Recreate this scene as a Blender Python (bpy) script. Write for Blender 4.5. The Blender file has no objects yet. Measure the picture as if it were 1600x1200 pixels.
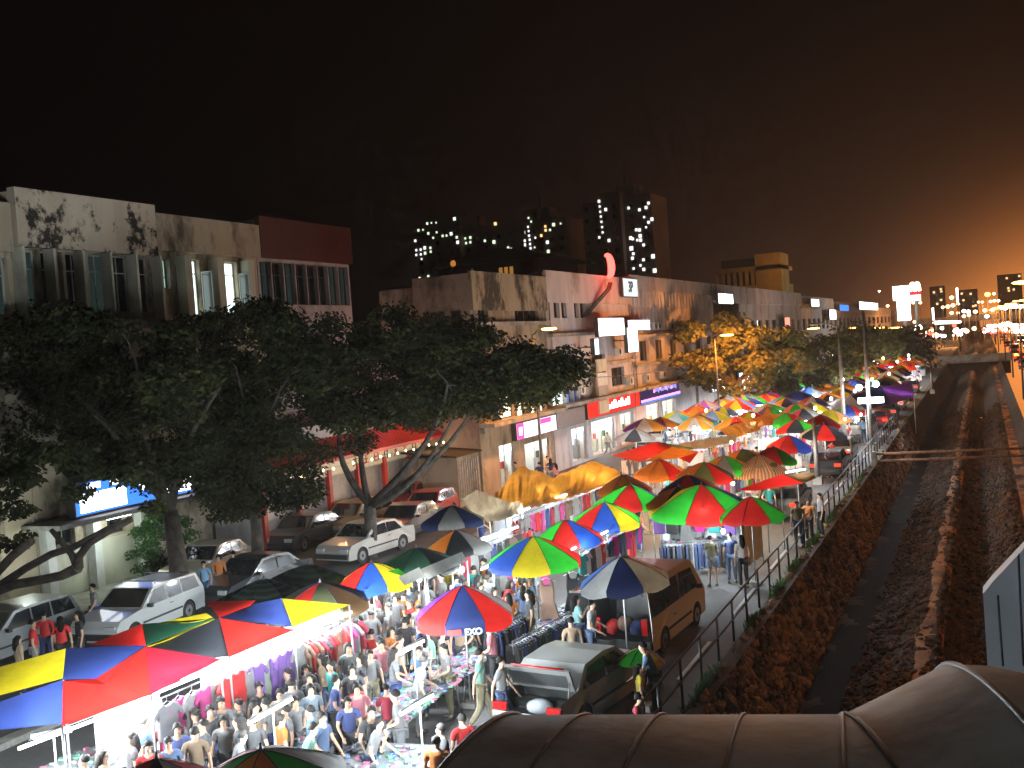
import bpy, math, random
import numpy as np
from mathutils import Vector, Matrix
random.seed(7); rng=np.random.default_rng(7)
S=bpy.context.scene; COL=S.collection
PI=math.pi; R=math.radians
# ------------------------------------------------------------------ camera frame (street runs along +Y, vanishing right of centre)
FPX=1700.0; HC=8.0
_V=Vector((735,-110,FPX)).normalized(); _h=Vector((1,-.073,0))
_Z=_h.cross(Vector((735,-110,FPX))).normalized()
if _Z.y>0: _Z=-_Z
_X=_V.cross(_Z)
CM=Matrix((_X,_V,_Z))           # camera(right,down,forward) -> world
def ray(px,py): return CM@Vector((px-800,py-600,FPX))
def G(px,py,z=0.0):
    r=ray(px,py); t=(z-HC)/r.z; return Vector((r.x*t,r.y*t,z))
def FX(px,py,x):
    r=ray(px,py); t=x/r.x; return Vector((x,r.y*t,HC+r.z*t))
def FYp(px,py,y):
    r=ray(px,py); t=y/r.y; return Vector((r.x*t,y,HC+r.z*t))
def PX(x,y,z):
    c=CM.transposed()@Vector((x,y,z-HC)); return (c.x/c.z*FPX+800,c.y/c.z*FPX+600)
# ------------------------------------------------------------------ materials
def lin(c):
    return tuple(((v/255)/12.92 if v/255<=.04045 else ((v/255+.055)/1.055)**2.4) for v in c)
MATS={}
def base_mat(name):
    m=bpy.data.materials.new(name); m.use_nodes=True; nt=m.node_tree; nt.nodes.clear(); MATS[name]=m
    out=nt.nodes.new('ShaderNodeOutputMaterial'); return m,nt,out
def pmat(name,rgb,rough=.6,metal=0,var=.25,scale=3.0,bump=.0,rgb2=None,lo=.4,hi=.6,trans=0,spec=.5,objcol=False,coat=0):
    m,nt,out=base_mat(name); N=nt.nodes.new; L=nt.links.new
    b=N('ShaderNodeBsdfPrincipled'); b.inputs['Roughness'].default_value=rough; b.inputs['Metallic'].default_value=metal
    b.inputs['Specular IOR Level'].default_value=spec; b.inputs['Coat Weight'].default_value=coat
    tc=N('ShaderNodeTexCoord'); no=N('ShaderNodeTexNoise'); no.inputs['Scale'].default_value=scale; no.inputs['Detail'].default_value=7; no.inputs['Roughness'].default_value=.65
    L(tc.outputs['Object'],no.inputs['Vector'])
    cr=N('ShaderNodeValToRGB'); cr.color_ramp.elements[0].position=lo; cr.color_ramp.elements[1].position=hi
    if objcol:
        oi=N('ShaderNodeObjectInfo'); mp=N('ShaderNodeMapRange'); mp.inputs[1].default_value=.3; mp.inputs[2].default_value=.7; mp.inputs[3].default_value=1-var; mp.inputs[4].default_value=1
        L(no.outputs['Fac'],mp.inputs[0]); mx=N('ShaderNodeVectorMath'); mx.operation='SCALE'
        L(oi.outputs['Color'],mx.inputs[0]); L(mp.outputs[0],mx.inputs['Scale']); colout=mx.outputs[0]
    else:
        c2=rgb2 if rgb2 else tuple(v*(1-var) for v in rgb)
        cr.color_ramp.elements[0].color=(*c2,1); cr.color_ramp.elements[1].color=(*rgb,1)
        L(no.outputs['Fac'],cr.inputs[0]); colout=cr.outputs[0]
    L(colout,b.inputs['Base Color'])
    if bump:
        bp=N('ShaderNodeBump'); bp.inputs['Strength'].default_value=bump; bp.inputs['Distance'].default_value=.03
        n2=N('ShaderNodeTexNoise'); n2.inputs['Scale'].default_value=scale*6; n2.inputs['Detail'].default_value=5; L(tc.outputs['Object'],n2.inputs['Vector'])
        L(n2.outputs['Fac'],bp.inputs['Height']); L(bp.outputs[0],b.inputs['Normal'])
    if trans:
        t=N('ShaderNodeBsdfTranslucent'); L(colout,t.inputs['Color']); mi=N('ShaderNodeMixShader'); mi.inputs[0].default_value=trans
        L(b.outputs[0],mi.inputs[1]); L(t.outputs[0],mi.inputs[2]); L(mi.outputs[0],out.inputs[0])
    else: L(b.outputs[0],out.inputs[0])
    return m
def emat(name,rgb,s):
    m,nt,out=base_mat(name); e=nt.nodes.new('ShaderNodeEmission'); e.inputs[0].default_value=(*rgb,1); e.inputs[1].default_value=s
    nt.links.new(e.outputs[0],out.inputs[0]); return m
def glassmat(name,rgb=(.012,.014,.016),rough=.06):
    return pmat(name,rgb,rough,0,.1,2,spec=.8)
asphalt=pmat('asphalt',(.085,.082,.08),.75,0,.45,.9,.5,lo=.3,hi=.7)
concrete=pmat('concrete',(.33,.31,.28),.85,0,.5,.8,.4)
paving=pmat('paving',(.36,.34,.29),.8,0,.4,1.2,.3)
kerbm=pmat('kerb_stone',(.30,.29,.26),.8,0,.4,2,.3)
grassm=pmat('grass_blade',(.06,.13,.03),.6,0,.5,2,0,trans=.3)
soil=pmat('soil',(.055,.042,.03),.95,0,.6,1.5,.8,lo=.35,hi=.65)
metal_dark=pmat('dark_painted_metal',(.03,.03,.032),.4,.6,.4,6)
steel=pmat('galvanised_steel',(.45,.45,.45),.35,.9,.3,5)
pole_m=pmat('lamp_post_paint',(.20,.18,.16),.5,.3,.4,4)
barkm=pmat('bark',(.085,.065,.05),.9,0,.6,4,.9)
leafm=pmat('leaf_green',(.055,.060,.016),.7,0,.5,1.6,0,trans=.35,rgb2=(.012,.017,.006),spec=.2)
leafy=pmat('leaf_olive',(.15,.13,.025),.55,0,.5,1.2,0,trans=.35,rgb2=(.05,.06,.015))
bushm=pmat('bush_leaf',(.05,.14,.03),.5,0,.5,2,0,trans=.3)
skin=pmat('skin',(.50,.31,.21),.55,0,.12,5,spec=.3)
hairm=pmat('black_hair',(.009,.007,.006),.85,0,.3,20,spec=.15)
hairb=pmat('brown_hair',(.07,.035,.015),.45,0,.3,20)
clothm=pmat('garment_cloth',(1,1,1),.85,0,.22,6,objcol=True,trans=.12)
shoem=pmat('shoe',(.03,.028,.027),.6)
rubber=pmat('rubber',(.02,.02,.02),.85)
glassd=glassmat('dark_glass')
chrome=pmat('chrome',(.6,.6,.6),.18,1,.1,3)
paintm=pmat('car_paint',(1,1,1),.32,.15,.06,1.5,objcol=True,coat=.5)
plastic_dark=pmat('dark_plastic',(.03,.03,.03),.5)
white_paint=pmat('white_paint',(.75,.75,.72),.5,0,.15,3)
redlamp=emat('tail_lamp_glow',(1,.03,.01),4)
redglass=pmat('red_lens',(.35,.01,.01),.2,0,.1)
clearlens=pmat('clear_lens',(.6,.6,.6),.15,0,.1)
platem=pmat('number_plate',(.02,.02,.02),.5)
lightw=emat('tube_glow_white',(.80,.93,1),55)
lightw2=emat('bulb_glow_white',(.95,.97,1),60)
lightwarm=emat('bulb_glow_warm',(1,.72,.38),60)
sodium=emat('sodium_glow',(1,.42,.08),70)
# ------------------------------------------------------------------ objects
def tag(o,label=None,cat=None,group=None,kind=None):
    if label: o['label']=label
    if cat: o['category']=cat
    if group: o['group']=group
    if kind: o['kind']=kind
    return o
def thing(name,label,cat,loc=(0,0,0),rz=0,group=None):
    o=bpy.data.objects.new(name,None); COL.objects.link(o); o.location=loc; o.rotation_euler=(0,0,rz); o.empty_display_size=.2
    return tag(o,label,cat,group)
class MB:
    def __init__(s): s.v=[]; s.f=[]; s.m=[]; s.sm=[]; s.mats=[]
    def mi(s,mat):
        if mat not in s.mats: s.mats.append(mat)
        return s.mats.index(mat)
    def poly(s,pts,mat,smooth=False):
        n=len(s.v); s.v+= [tuple(p) for p in pts]; s.f.append(tuple(range(n,n+len(pts)))); s.m.append(s.mi(mat)); s.sm.append(smooth); return s
    def raw(s,vs,fs,mat,smooth=False):
        n=len(s.v); s.v+=[tuple(p) for p in vs]; k=s.mi(mat)
        for f in fs: s.f.append(tuple(i+n for i in f)); s.m.append(k); s.sm.append(smooth)
        return s
    def box(s,c,d,mat,rz=0,rot=None):
        hx,hy,hz=d[0]/2,d[1]/2,d[2]/2
        M=rot if rot else Matrix.Rotation(rz,3,'Z')
        vs=[M@Vector((x*hx,y*hy,z*hz))+Vector(c) for x in(-1,1) for y in(-1,1) for z in(-1,1)]
        return s.raw(vs,[(0,1,3,2),(4,6,7,5),(0,4,5,1),(2,3,7,6),(0,2,6,4),(1,5,7,3)],mat)
    def tube(s,pts,rad,mat,n=8,cap=True):
        pts=[Vector(p) for p in pts]; rad=rad if isinstance(rad,(list,tuple)) else [rad]*len(pts); vs=[];fs=[]
        up=Vector((0,0,1)); prev=None
        for i,p in enumerate(pts):
            d=(pts[min(i+1,len(pts)-1)]-pts[max(i-1,0)]).normalized()
            if prev is None: a=d.orthogonal().normalized()
            else: a=(prev-d*prev.dot(d)).normalized() if (prev-d*prev.dot(d)).length>1e-5 else d.orthogonal().normalized()
            prev=a; b=d.cross(a)
            for k in range(n): t=2*PI*k/n; vs.append(p+(a*math.cos(t)+b*math.sin(t))*rad[i])
        for i in range(len(pts)-1):
            for k in range(n): fs.append((i*n+k,i*n+(k+1)%n,(i+1)*n+(k+1)%n,(i+1)*n+k))
        s.raw(vs,fs,mat,True)
        if cap:
            m=len(vs); base=len(s.v)-m; k=s.mi(mat)
            s.f.append(tuple(base+i for i in reversed(range(n)))); s.m.append(k); s.sm.append(False)
            s.f.append(tuple(base+m-n+i for i in range(n))); s.m.append(k); s.sm.append(False)
        return s
    def ell(s,c,r,mat,nu=10,nv=6,smooth=True,rz=0):
        vs=[];fs=[]; M=Matrix.Rotation(rz,3,'Z')
        for j in range(nv+1):
            ph=PI*j/nv
            for i in range(nu):
                t=2*PI*i/nu; vs.append(M@Vector((r[0]*math.sin(ph)*math.cos(t),r[1]*math.sin(ph)*math.sin(t),r[2]*math.cos(ph)))+Vector(c))
        for j in range(nv):
            for i in range(nu): fs.append((j*nu+i,(j+1)*nu+i,(j+1)*nu+(i+1)%nu,j*nu+(i+1)%nu))
        return s.raw(vs,fs,mat,smooth)
    def prism(s,poly,axis,a,b,mat,smooth=False):
        """poly of 2D pts in the plane normal to axis ('x': (y,z)), extruded a..b"""
        def P(p,t): return {'x':(t,p[0],p[1]),'y':(p[0],t,p[1]),'z':(p[0],p[1],t)}[axis]
        n=len(poly); vs=[P(p,a) for p in poly]+[P(p,b) for p in poly]
        fs=[tuple(range(n)),tuple(range(2*n-1,n-1,-1))]+[(i,i+n,(i+1)%n+n,(i+1)%n) for i in range(n)]
        return s.raw(vs,fs,mat,smooth)
    def build(s,name,parent=None,bevel=0):
        me=bpy.data.meshes.new(name); me.from_pydata(s.v,[],s.f)
        for m in s.mats: me.materials.append(m)
        me.polygons.foreach_set('material_index',s.m); me.polygons.foreach_set('use_smooth',s.sm); me.update()
        o=bpy.data.objects.new(name,me); COL.objects.link(o)
        if parent: o.parent=parent
        if bevel:
            b=o.modifiers.new('bevel','BEVEL'); b.width=bevel; b.segments=2; b.limit_method='ANGLE'; b.angle_limit=R(35)
        return o
def kids(o): return [c for c in bpy.data.objects if c.parent==o]
def copy_tree(o,tree=None,parent=None):
    c=o.copy(); COL.objects.link(c); c.parent=parent
    for ch,sub in (tree or []): copy_tree(ch,sub,c)
    return c
def tree_of(o,idx):
    return [(c,tree_of(c,idx)) for c in idx.get(o.name,[])]
def child_index():
    d={}
    for c in bpy.data.objects:
        if c.parent: d.setdefault(c.parent.name,[]).append(c)
    return d
USED={}
def uniq(cands,group=None):
    for c in cands:
        w=c.split()
        if len(w)>16: c=' '.join(w[:16])
        if c not in USED: USED[c]=1; return c
    return cands[-1] if len(cands[-1].split())<=16 else ' '.join(cands[-1].split()[:16])
def text_mesh(txt,size,mat,parent,name='lettering',depth=.01,loc=(0,0,0),rot=(0,0,0),bold=0):
    cu=bpy.data.curves.new(name,'FONT'); cu.body=txt; cu.size=size; cu.extrude=depth; cu.align_x='CENTER'; cu.align_y='CENTER'; cu.offset=bold
    t=bpy.data.objects.new(name,cu); COL.objects.link(t)
    dg=bpy.context.evaluated_depsgraph_get(); me=bpy.data.meshes.new_from_object(t.evaluated_get(dg)); bpy.data.objects.remove(t)
    me.materials.clear(); me.materials.append(mat)
    o=bpy.data.objects.new(name,me); COL.objects.link(o); o.location=loc; o.rotation_euler=rot
    if parent: o.parent=parent
    return o
FACE_STREET=(PI/2,0,PI/2)    # text facing +X, reading along +Y
# ------------------------------------------------------------------ camera
cam=bpy.data.cameras.new('Camera'); co=bpy.data.objects.new('Camera',cam); COL.objects.link(co)
cam.sensor_width=36; cam.lens=36*FPX/1600; cam.clip_end=3000; cam.clip_start=.1
rx=CM@Vector((1,0,0)); uy=CM@Vector((0,-1,0)); bz=CM@Vector((0,0,-1))
co.matrix_world=Matrix(((rx.x,uy.x,bz.x,0),(rx.y,uy.y,bz.y,0),(rx.z,uy.z,bz.z,HC),(0,0,0,1)))
S.camera=co
S.view_settings.view_transform='Standard'; S.view_settings.look='None'; S.view_settings.exposure=0; S.view_settings.gamma=1
S.render.engine='CYCLES'; S.cycles.use_denoising=True; S.cycles.use_light_tree=True
S.cycles.use_adaptive_sampling=True; S.cycles.adaptive_threshold=.03; S.cycles.adaptive_min_samples=24; S.cycles.max_bounces=4; S.cycles.diffuse_bounces=2; S.cycles.glossy_bounces=2; S.cycles.transmission_bounces=3; S.cycles.sample_clamp_indirect=2.5; S.cycles.sample_clamp_direct=12
S.cycles.caustics_reflective=False; S.cycles.caustics_refractive=False
# world: night sky with a sodium glow low over the far end of the street
w=bpy.data.worlds.new('World'); S.world=w; w.use_nodes=True; nt=w.node_tree; nt.nodes.clear(); N=nt.nodes.new; L=nt.links.new
out=N('ShaderNodeOutputWorld'); bg=N('ShaderNodeBackground'); tc=N('ShaderNodeTexCoord')
def mth(op,a,b=None,c=None):
    n=N('ShaderNodeMath'); n.operation=op
    for i,v in enumerate((a,b,c)):
        if v is None: continue
        if isinstance(v,(int,float)): n.inputs[i].default_value=v
        else: L(v,n.inputs[i])
    return n.outputs[0]
sx=N('ShaderNodeSeparateXYZ'); L(tc.outputs['Generated'],sx.inputs[0])
dt=N('ShaderNodeVectorMath'); dt.operation='DOT_PRODUCT'; L(tc.outputs['Generated'],dt.inputs[0]); gd=Vector((.09,1,-.02)).normalized(); dt.inputs[1].default_value=gd
d0=mth('MAXIMUM',dt.outputs['Value'],0)
g1=mth('POWER',d0,170); g2=mth('POWER',d0,22); g3=mth('POWER',d0,5)
el=mth('MAXIMUM',sx.outputs['Z'],0); fall=mth('POWER',2.718,mth('MULTIPLY',el,-15)); f2=mth('POWER',2.718,mth('MULTIPLY',el,-5.5))
def col(rgb,fac):
    n=N('ShaderNodeVectorMath'); n.operation='SCALE'; n.inputs[0].default_value=rgb; L(fac,n.inputs['Scale']); return n.outputs[0]
def add(a,b):
    n=N('ShaderNodeVectorMath'); L(a,n.inputs[0]); L(b,n.inputs[1]); return n.outputs[0]
nz=N('ShaderNodeTexNoise'); nz.inputs['Scale'].default_value=3; L(tc.outputs['Generated'],nz.inputs['Vector'])
nzf=mth('MULTIPLY_ADD',nz.outputs['Fac'],.5,.75)
c1=col((1.5,.46,.09),mth('MULTIPLY',g1,fall)); c2=col((.055,.021,.009),mth('MULTIPLY',g2,f2)); c3=col((.006,.0028,.002),mth('MULTIPLY',g3,f2))
base=N('ShaderNodeRGB'); base.outputs[0].default_value=(.0009,.0005,.0005,1)
tot=add(add(add(c1,c2),c3),base.outputs[0]); sc=N('ShaderNodeVectorMath'); sc.operation='SCALE'; L(tot,sc.inputs[0]); L(nzf,sc.inputs['Scale'])
L(sc.outputs[0],bg.inputs[0]); bg.inputs[1].default_value=1.0; L(bg.outputs[0],out.inputs[0])
def plight(parent,loc,rgb,W,rad=.06,typ='POINT'):
    l=bpy.data.lights.new('lamp_light',typ); l.color=rgb; l.energy=W
    if typ!='SUN': l.shadow_soft_size=rad
    o=bpy.data.objects.new('lamp_light',l); COL.objects.link(o); o.location=loc
    if parent: o.parent=parent
    return o
# ================================================================== SETTING
def struct(name,mb,label=None):
    o=mb.build(name); o['kind']='structure'
    if label: o['label']=label
    return o
def strip(name,x0,x1,z,mat,y0=-60,y1=1400,dz=0):
    m=MB(); m.poly([(x0,y0,z),(x1,y0,z),(x1,y1,z),(x0,y1,z)],mat); return struct(name,m)
strip('ground',-1500,-5.9,-.004,soil)
strip('market_road',-20.2,-6.3,.0,asphalt)
strip('side_road',-28.3,-20.6,.001,asphalt)
mb=MB()
for k in range(0,70):
    y=12+k*2.6
    mb.box((-20.4,y+1.3,.07),(.4,2.58,.15),kerbm)
    mb.box((-28.5,y+1.3,.08),(.3,2.58,.17),kerbm)
struct('kerb',mb)
m=MB(); m.poly([(-40,-20,.16),(-28.64,-20,.16),(-28.64,260,.16),(-40,260,.16)],paving); struct('pavement',m)
# yellow parking marks on the market road
m=MB(); ylw=pmat('road_paint_yellow',(.55,.40,.03),.7,0,.5,4)
for y in (22.6,25.4,28.4,31.6): m.box((-9.2,y,.006),(2.4,.12,.004),ylw)
for y in range(20,140,6): m.box((-6.95,y,.006),(.1,3.2,.004),white_paint)
struct('road_marking',m)
# canal: terrain, steep rubble bank, bed, concrete strip
bedm=pmat('canal_bed_soil',(.035,.020,.011),.95,0,.8,1.6,1.0,lo=.3,hi=.7)
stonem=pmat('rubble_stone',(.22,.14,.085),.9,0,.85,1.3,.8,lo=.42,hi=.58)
def grid(name,x0,x1,y0,y1,nx,ny,zf,mat,smooth=True):
    xs=np.linspace(x0,x1,nx); ys=np.linspace(y0,y1,ny); v=[];f=[]
    for j in range(ny):
        for i in range(nx): v.append((xs[i],ys[j],zf(xs[i],ys[j])))
    for j in range(ny-1):
        for i in range(nx-1): a=j*nx+i; f.append((a,a+1,a+nx+1,a+nx))
    m=MB(); m.raw(v,f,mat,smooth); return struct(name,m)
from mathutils import noise
PROF=[(-6.12,-.02),(-5.35,-2.5),(-4.3,-2.62),(-3.9,-2.45),(-2.35,-1.65),(-1.75,-1.6),(-1.45,-2.3),(-.6,-2.6),(.5,-1.2),(.75,-1.0),(1.7,-.95),(2.4,-.03)]
def pz(x):
    if x<=PROF[0][0]: return PROF[0][1]
    for (x0,z0),(x1,z1) in zip(PROF,PROF[1:]):
        if x<=x1: return z0+(z1-z0)*(x-x0)/(x1-x0)
    return PROF[-1][1]
def bedz(x,y):
    b=pz(x+ (.18*noise.noise(Vector((x*.5,y*.12,3))) if -5.2<x<1 else 0))
    n=.05 if (-2.4<x<-1.7 or x<-6) else .14
    b+=n*noise.noise(Vector((x*1.3,y*.7,0)))+n*.5*noise.noise(Vector((x*4,y*4,2)))
    if x<-5.98: b=min(b,-.02)
    return b
grid('canal_bed',-6.12,2.4,4,120,60,440,bedz,bedm)
grid('canal_bed',-6.12,2.4,120,900,30,40,lambda x,y:bedz(x,y),bedm)
grid('canal_path',-2.5,-1.6,4,200,14,700,lambda x,y:-1.60-1.0*max(0,abs(x+2.05)-.18-.22*noise.noise(Vector((x*.6,y*.35,5))))+.03*noise.noise(Vector((x*2.5,y*2.5,5))),pmat('sodium_tinted_concrete',(.34,.165,.06),.85,0,.8,.8,.6,lo=.38,hi=.62,rgb2=(.09,.045,.02)))  # orange of the sodium lamplight is mixed into this concrete colour
grid('canal_ledge',1.15,1.7,4,300,9,500,lambda x,y:-.93+.10*noise.noise(Vector((x*1.2,y*.35,9))),MATS['sodium_tinted_concrete'])  # ledge reuses the concrete coloured with lamplight orange
m=MB(); wat=pmat('canal_water',(.010,.007,.005),.8,0,.5,1.5,.3,spec=.05); m.poly([(-5.5,4,-2.52),(-4.0,4,-2.52),(-4.0,400,-2.52),(-5.5,400,-2.52)],wat); struct('water',m)
def stones(name,n,f,mat,s0,s1,up=1.0):
    r=np.random.default_rng(n); P=np.array([f(r) for _ in range(n)]); S_=(s0+(s1-s0)*r.random(n)**2)[:,None,None]
    q=r.normal(size=(n,3,3)); Q=np.linalg.qr(q)[0]; c=np.array([(x,y,z) for x in(-1,1) for y in(-1,1) for z in(-1,1)],float)
    dim=np.stack([.7+.6*r.random(n),.7+.6*r.random(n),.5+.4*r.random(n)],1)[:,None,:]; V=(c[None]*dim*S_)*(.75+.5*r.random((n,8,1))); V=np.einsum('nij,nkj->nki',Q,V)*np.array([1,1,up])+P[:,None,:]
    F=np.array([(0,1,3,2),(4,6,7,5),(0,4,5,1),(2,3,7,6),(0,2,6,4),(1,5,7,3)]); FF=(F[None]+(np.arange(n)*8)[:,None,None]).reshape(-1)
    me=bpy.data.meshes.new(name); me.vertices.add(8*n); me.vertices.foreach_set('co',V.ravel()); me.loops.add(24*n); me.loops.foreach_set('vertex_index',FF); me.polygons.add(6*n); me.polygons.foreach_set('loop_start',np.arange(6*n)*4); me.polygons.foreach_set('loop_total',np.full(6*n,4)); me.materials.append(mat); me.update(); me.validate()
    o=bpy.data.objects.new(name,me); COL.objects.link(o); return o
def f1(r): y=9+r.random()**1.5*85; t=r.random()**.8; x=-6.14+t*.82; return x+.02,y,pz(x)+.02
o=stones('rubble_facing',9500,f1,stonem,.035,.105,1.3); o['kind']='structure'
rub=pmat('rubble_bed',(.11,.065,.038),.95,0,.85,1.5,.8,lo=.4,hi=.6)
def f2(r):
    y=9+r.random()**1.6*110; x=-4.15+r.random()*5.2
    if -2.35<x<-1.75 and r.random()<.7: x-=1.2
    return x,y,bedz(x,y)+.01
o=stones('rubble',17000,f2,rub,.03,.10); tag(o,'loose broken stones covering the sloping canal bed','rubble',None,'stuff')
# weeds
def blades(name,label,n,place,mat,h0=.1,h1=.35,w=.02):
    m=MB(); vs=[];fs=[]
    for k in range(n):
        x,y,z=place(); a=rng.random()*6.28; h=h0+(h1-h0)*rng.random()**2; l=(rng.random(2)-.5)*h*.9; d=np.array([math.cos(a),math.sin(a)])*w*(.6+rng.random())
        i=len(vs); vs+=[(x-d[0],y-d[1],z-.02),(x+d[0],y+d[1],z-.02),(x+l[0]*.5+d[0]*.6,y+l[1]*.5+d[1]*.6,z+h*.6),(x+l[0],y+l[1],z+h)]
        fs+=[(i,i+1,i+2),(i,i+2,i+3)]
    m.raw(vs,fs,mat); o=m.build(name); tag(o,label,'grass',None,'stuff'); return o
patches=[(33.5,.9,.55),(36.5,.8,.5),(41,1.3,.3),(47,2.5,.35),(56,5,.35),(24,1.0,.15),(29.5,.5,.2)]
def bankplace():
    y0,sp,wd=patches[int(rng.random()**1.3*len(patches))]; y=rng.normal(y0,sp*.6); x=-6.28+abs(rng.normal(0,wd*.7)); return x,y,min(0,pz(x))+(0 if x>-6.1 else .0)
blades('grass_verge','ragged green grass tufts along the foot of the canal railing',9000,bankplace,grassm,.06,.32,.016)
# litter on the canal bed / verge
for i,(px,py,z) in enumerate([(1345,797,-2.3),(1210,1000,-2.3),(1330,822,-2.4),(1265,1010,-2.3),(1375,775,-2.4)]):
    p=G(px,py,z); m=MB(); a=i*.9
    pts=[]; 
    for k in range(9):
        t=2*PI*k/9; pts.append((p.x+.16*math.cos(t)*(1+.3*math.sin(3*t+i)),p.y+.3*math.sin(t),p.z+.06+.03*math.sin(5*t)))
    m.poly(pts,white_paint); m.poly([(q[0],q[1],q[2]-.02) for q in reversed(pts)],white_paint)
    tag(m.build('plastic_bag'),['pale scrap of plastic furthest up the dark canal bed','torn scrap of plastic beside the nearest stretch of rubble','flattened pale bag near the middle of the canal bed','crumpled pale wrapper below the grassy bank','small pale scrap under the pipe crossing'][i],'litter')
# pipes crossing the canal
pr=thing('pipe_crossing','pair of thin rusty pipes crossing the canal from bank to bank','pipe',(-6,64,0))
pipem=pmat('rusty_pipe',(.35,.20,.11),.7,.4,.5,6)
for dz in (.15,.55):
    m=MB(); m.tube([(0,0,dz),(9.5,1.2,dz)],.07,pipem); m.build('pipe',pr)
for x in (0,9.4):
    m=MB(); m.box((x,x*.126,.2),(.25,.5,1.0),concrete); m.build('support',pr)
# railing
rl=thing('canal_railing','dark two-bar metal railing running along the canal edge','railing',(-6.35,12,0))
for k in range(44):
    m=MB(); m.tube([(0,k*1.75,-.05),(0,k*1.75,1.08)],.035,metal_dark,6); m.build('post',rl)
for z in (1.08,.58):
    m=MB(); m.tube([(0,k*1.75,z+.012*math.sin(k*1.3)) for k in range(44)],.03,metal_dark,6); m.build('rail',rl)
# ================================================================== BUILDINGS
stained=pmat('stained_render',(.42,.36,.28),.9,0,.8,.55,.3,rgb2=(.035,.03,.022),lo=.40,hi=.56)
stained2=pmat('mildewed_cream_render',(.50,.43,.33),.9,0,.5,.5,.3,rgb2=(.20,.16,.11),lo=.36,hi=.62)
def stain_mat(name,clean,dirt,sc=.35,lo=.42,hi=.5,vert=.25):
    m,nt,out=base_mat(name); N=nt.nodes.new; L=nt.links.new
    b=N('ShaderNodeBsdfPrincipled'); b.inputs['Roughness'].default_value=.9; tc=N('ShaderNodeTexCoord'); mp=N('ShaderNodeMapping'); mp.inputs['Scale'].default_value=(1,1,vert*2); L(tc.outputs['Object'],mp.inputs[0])
    n1=N('ShaderNodeTexNoise'); n1.inputs['Scale'].default_value=sc; n1.inputs['Detail'].default_value=12; n1.inputs['Roughness'].default_value=.72; L(mp.outputs[0],n1.inputs['Vector'])
    r=N('ShaderNodeValToRGB'); r.color_ramp.elements[0].position=lo; r.color_ramp.elements[1].position=hi; r.color_ramp.elements[0].color=(*dirt,1); r.color_ramp.elements[1].color=(*clean,1); L(n1.outputs['Fac'],r.inputs[0])
    mp2=N('ShaderNodeMapping'); mp2.inputs['Scale'].default_value=(1.1,1.1,.35); L(tc.outputs['Object'],mp2.inputs[0]); n2=N('ShaderNodeTexNoise'); n2.inputs['Scale'].default_value=1.2; n2.inputs['Detail'].default_value=6; L(mp2.outputs[0],n2.inputs['Vector'])
    r2=N('ShaderNodeValToRGB'); r2.color_ramp.elements[0].position=.38; r2.color_ramp.elements[0].color=(.62,.60,.56,1); r2.color_ramp.elements[1].position=.62; r2.color_ramp.elements[1].color=(1,1,1,1); L(n2.outputs['Fac'],r2.inputs[0])
    mx=N('ShaderNodeMix'); mx.data_type='RGBA'; mx.blend_type='MULTIPLY'; mx.inputs[0].default_value=.4; L(r.outputs[0],mx.inputs[6]); L(r2.outputs[0],mx.inputs[7]); L(mx.outputs[2],b.inputs['Base Color']); L(b.outputs[0],out.inputs[0]); return m
stA=stain_mat('mildew_patched_wall',(.60,.50,.38),(.025,.022,.016),.35,.43,.475,.5)
stB=stain_mat('weathered_wall',(.52,.43,.31),(.10,.08,.055),.5,.36,.5)
stD=stain_mat('dark_weathered_wall',(.30,.24,.18),(.06,.05,.035),.5,.36,.52)
stD2=stain_mat('dark_mildewed_parapet',(.30,.25,.18),(.02,.018,.014),.45,.44,.53)
creamw=stain_mat('cream_wall',(.62,.60,.48),(.35,.33,.26),.6,.3,.5)
greyw=stain_mat('grey_wall',(.38,.35,.34),(.16,.14,.13),.4,.33,.5)
mauvew=stain_mat('mauve_grey_wall',(.50,.46,.48),(.24,.21,.21),.4,.34,.5)
redw=pmat('dark_red_fascia',(.10,.018,.012),.6,0,.3,.6)
redpaint=pmat('red_paint',(.42,.03,.02),.45,0,.3,1)
roofm=pmat('dark_roof',(.025,.022,.02),.9,0,.4,1)
framew=pmat('window_frame_paint',(.5,.5,.46),.5)
framed=pmat('window_frame_dark',(.06,.055,.05),.5)
shutterm=pmat('grey_shutter',(.33,.31,.30),.5,.3,.3,1)
wlit_green=emat('lit_window_cool',(.55,.95,.80),.9)
wlit_white=emat('lit_window_white',(.80,.95,.92),2.6)
wlit_warm=emat('lit_window_warm',(1,.88,.62),2.4)
wdim=emat('dim_window',(.30,.5,.45),.05)
wblue=emat('lit_window_blue',(.12,.30,.75),1.0)
def wall_open(m,X,y0,y1,z0,z1,ops,mat,rec=.3,jmat=None):
    jmat=jmat or mat
    ys=sorted({y0,y1,*[a for o in ops for a in o[:2]]}); zs=sorted({z0,z1,*[a for o in ops for a in o[2:4]]})
    for i in range(len(ys)-1):
        for j in range(len(zs)-1):
            cy=(ys[i]+ys[i+1])/2; cz=(zs[j]+zs[j+1])/2
            if any(o[0]<cy<o[1] and o[2]<cz<o[3] for o in ops): continue
            m.poly([(X,ys[i],zs[j]),(X,ys[i+1],zs[j]),(X,ys[i+1],zs[j+1]),(X,ys[i],zs[j+1])],mat)
    for a,b,c,d in [o[:4] for o in ops]:
        m.poly([(X,a,c),(X-rec,a,c),(X-rec,b,c),(X,b,c)],jmat); m.poly([(X,a,d),(X,b,d),(X-rec,b,d),(X-rec,a,d)],jmat)
        m.poly([(X,a,c),(X,a,d),(X-rec,a,d),(X-rec,a,c)],jmat); m.poly([(X,b,c),(X-rec,b,c),(X-rec,b,d),(X,b,d)],jmat)
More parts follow.
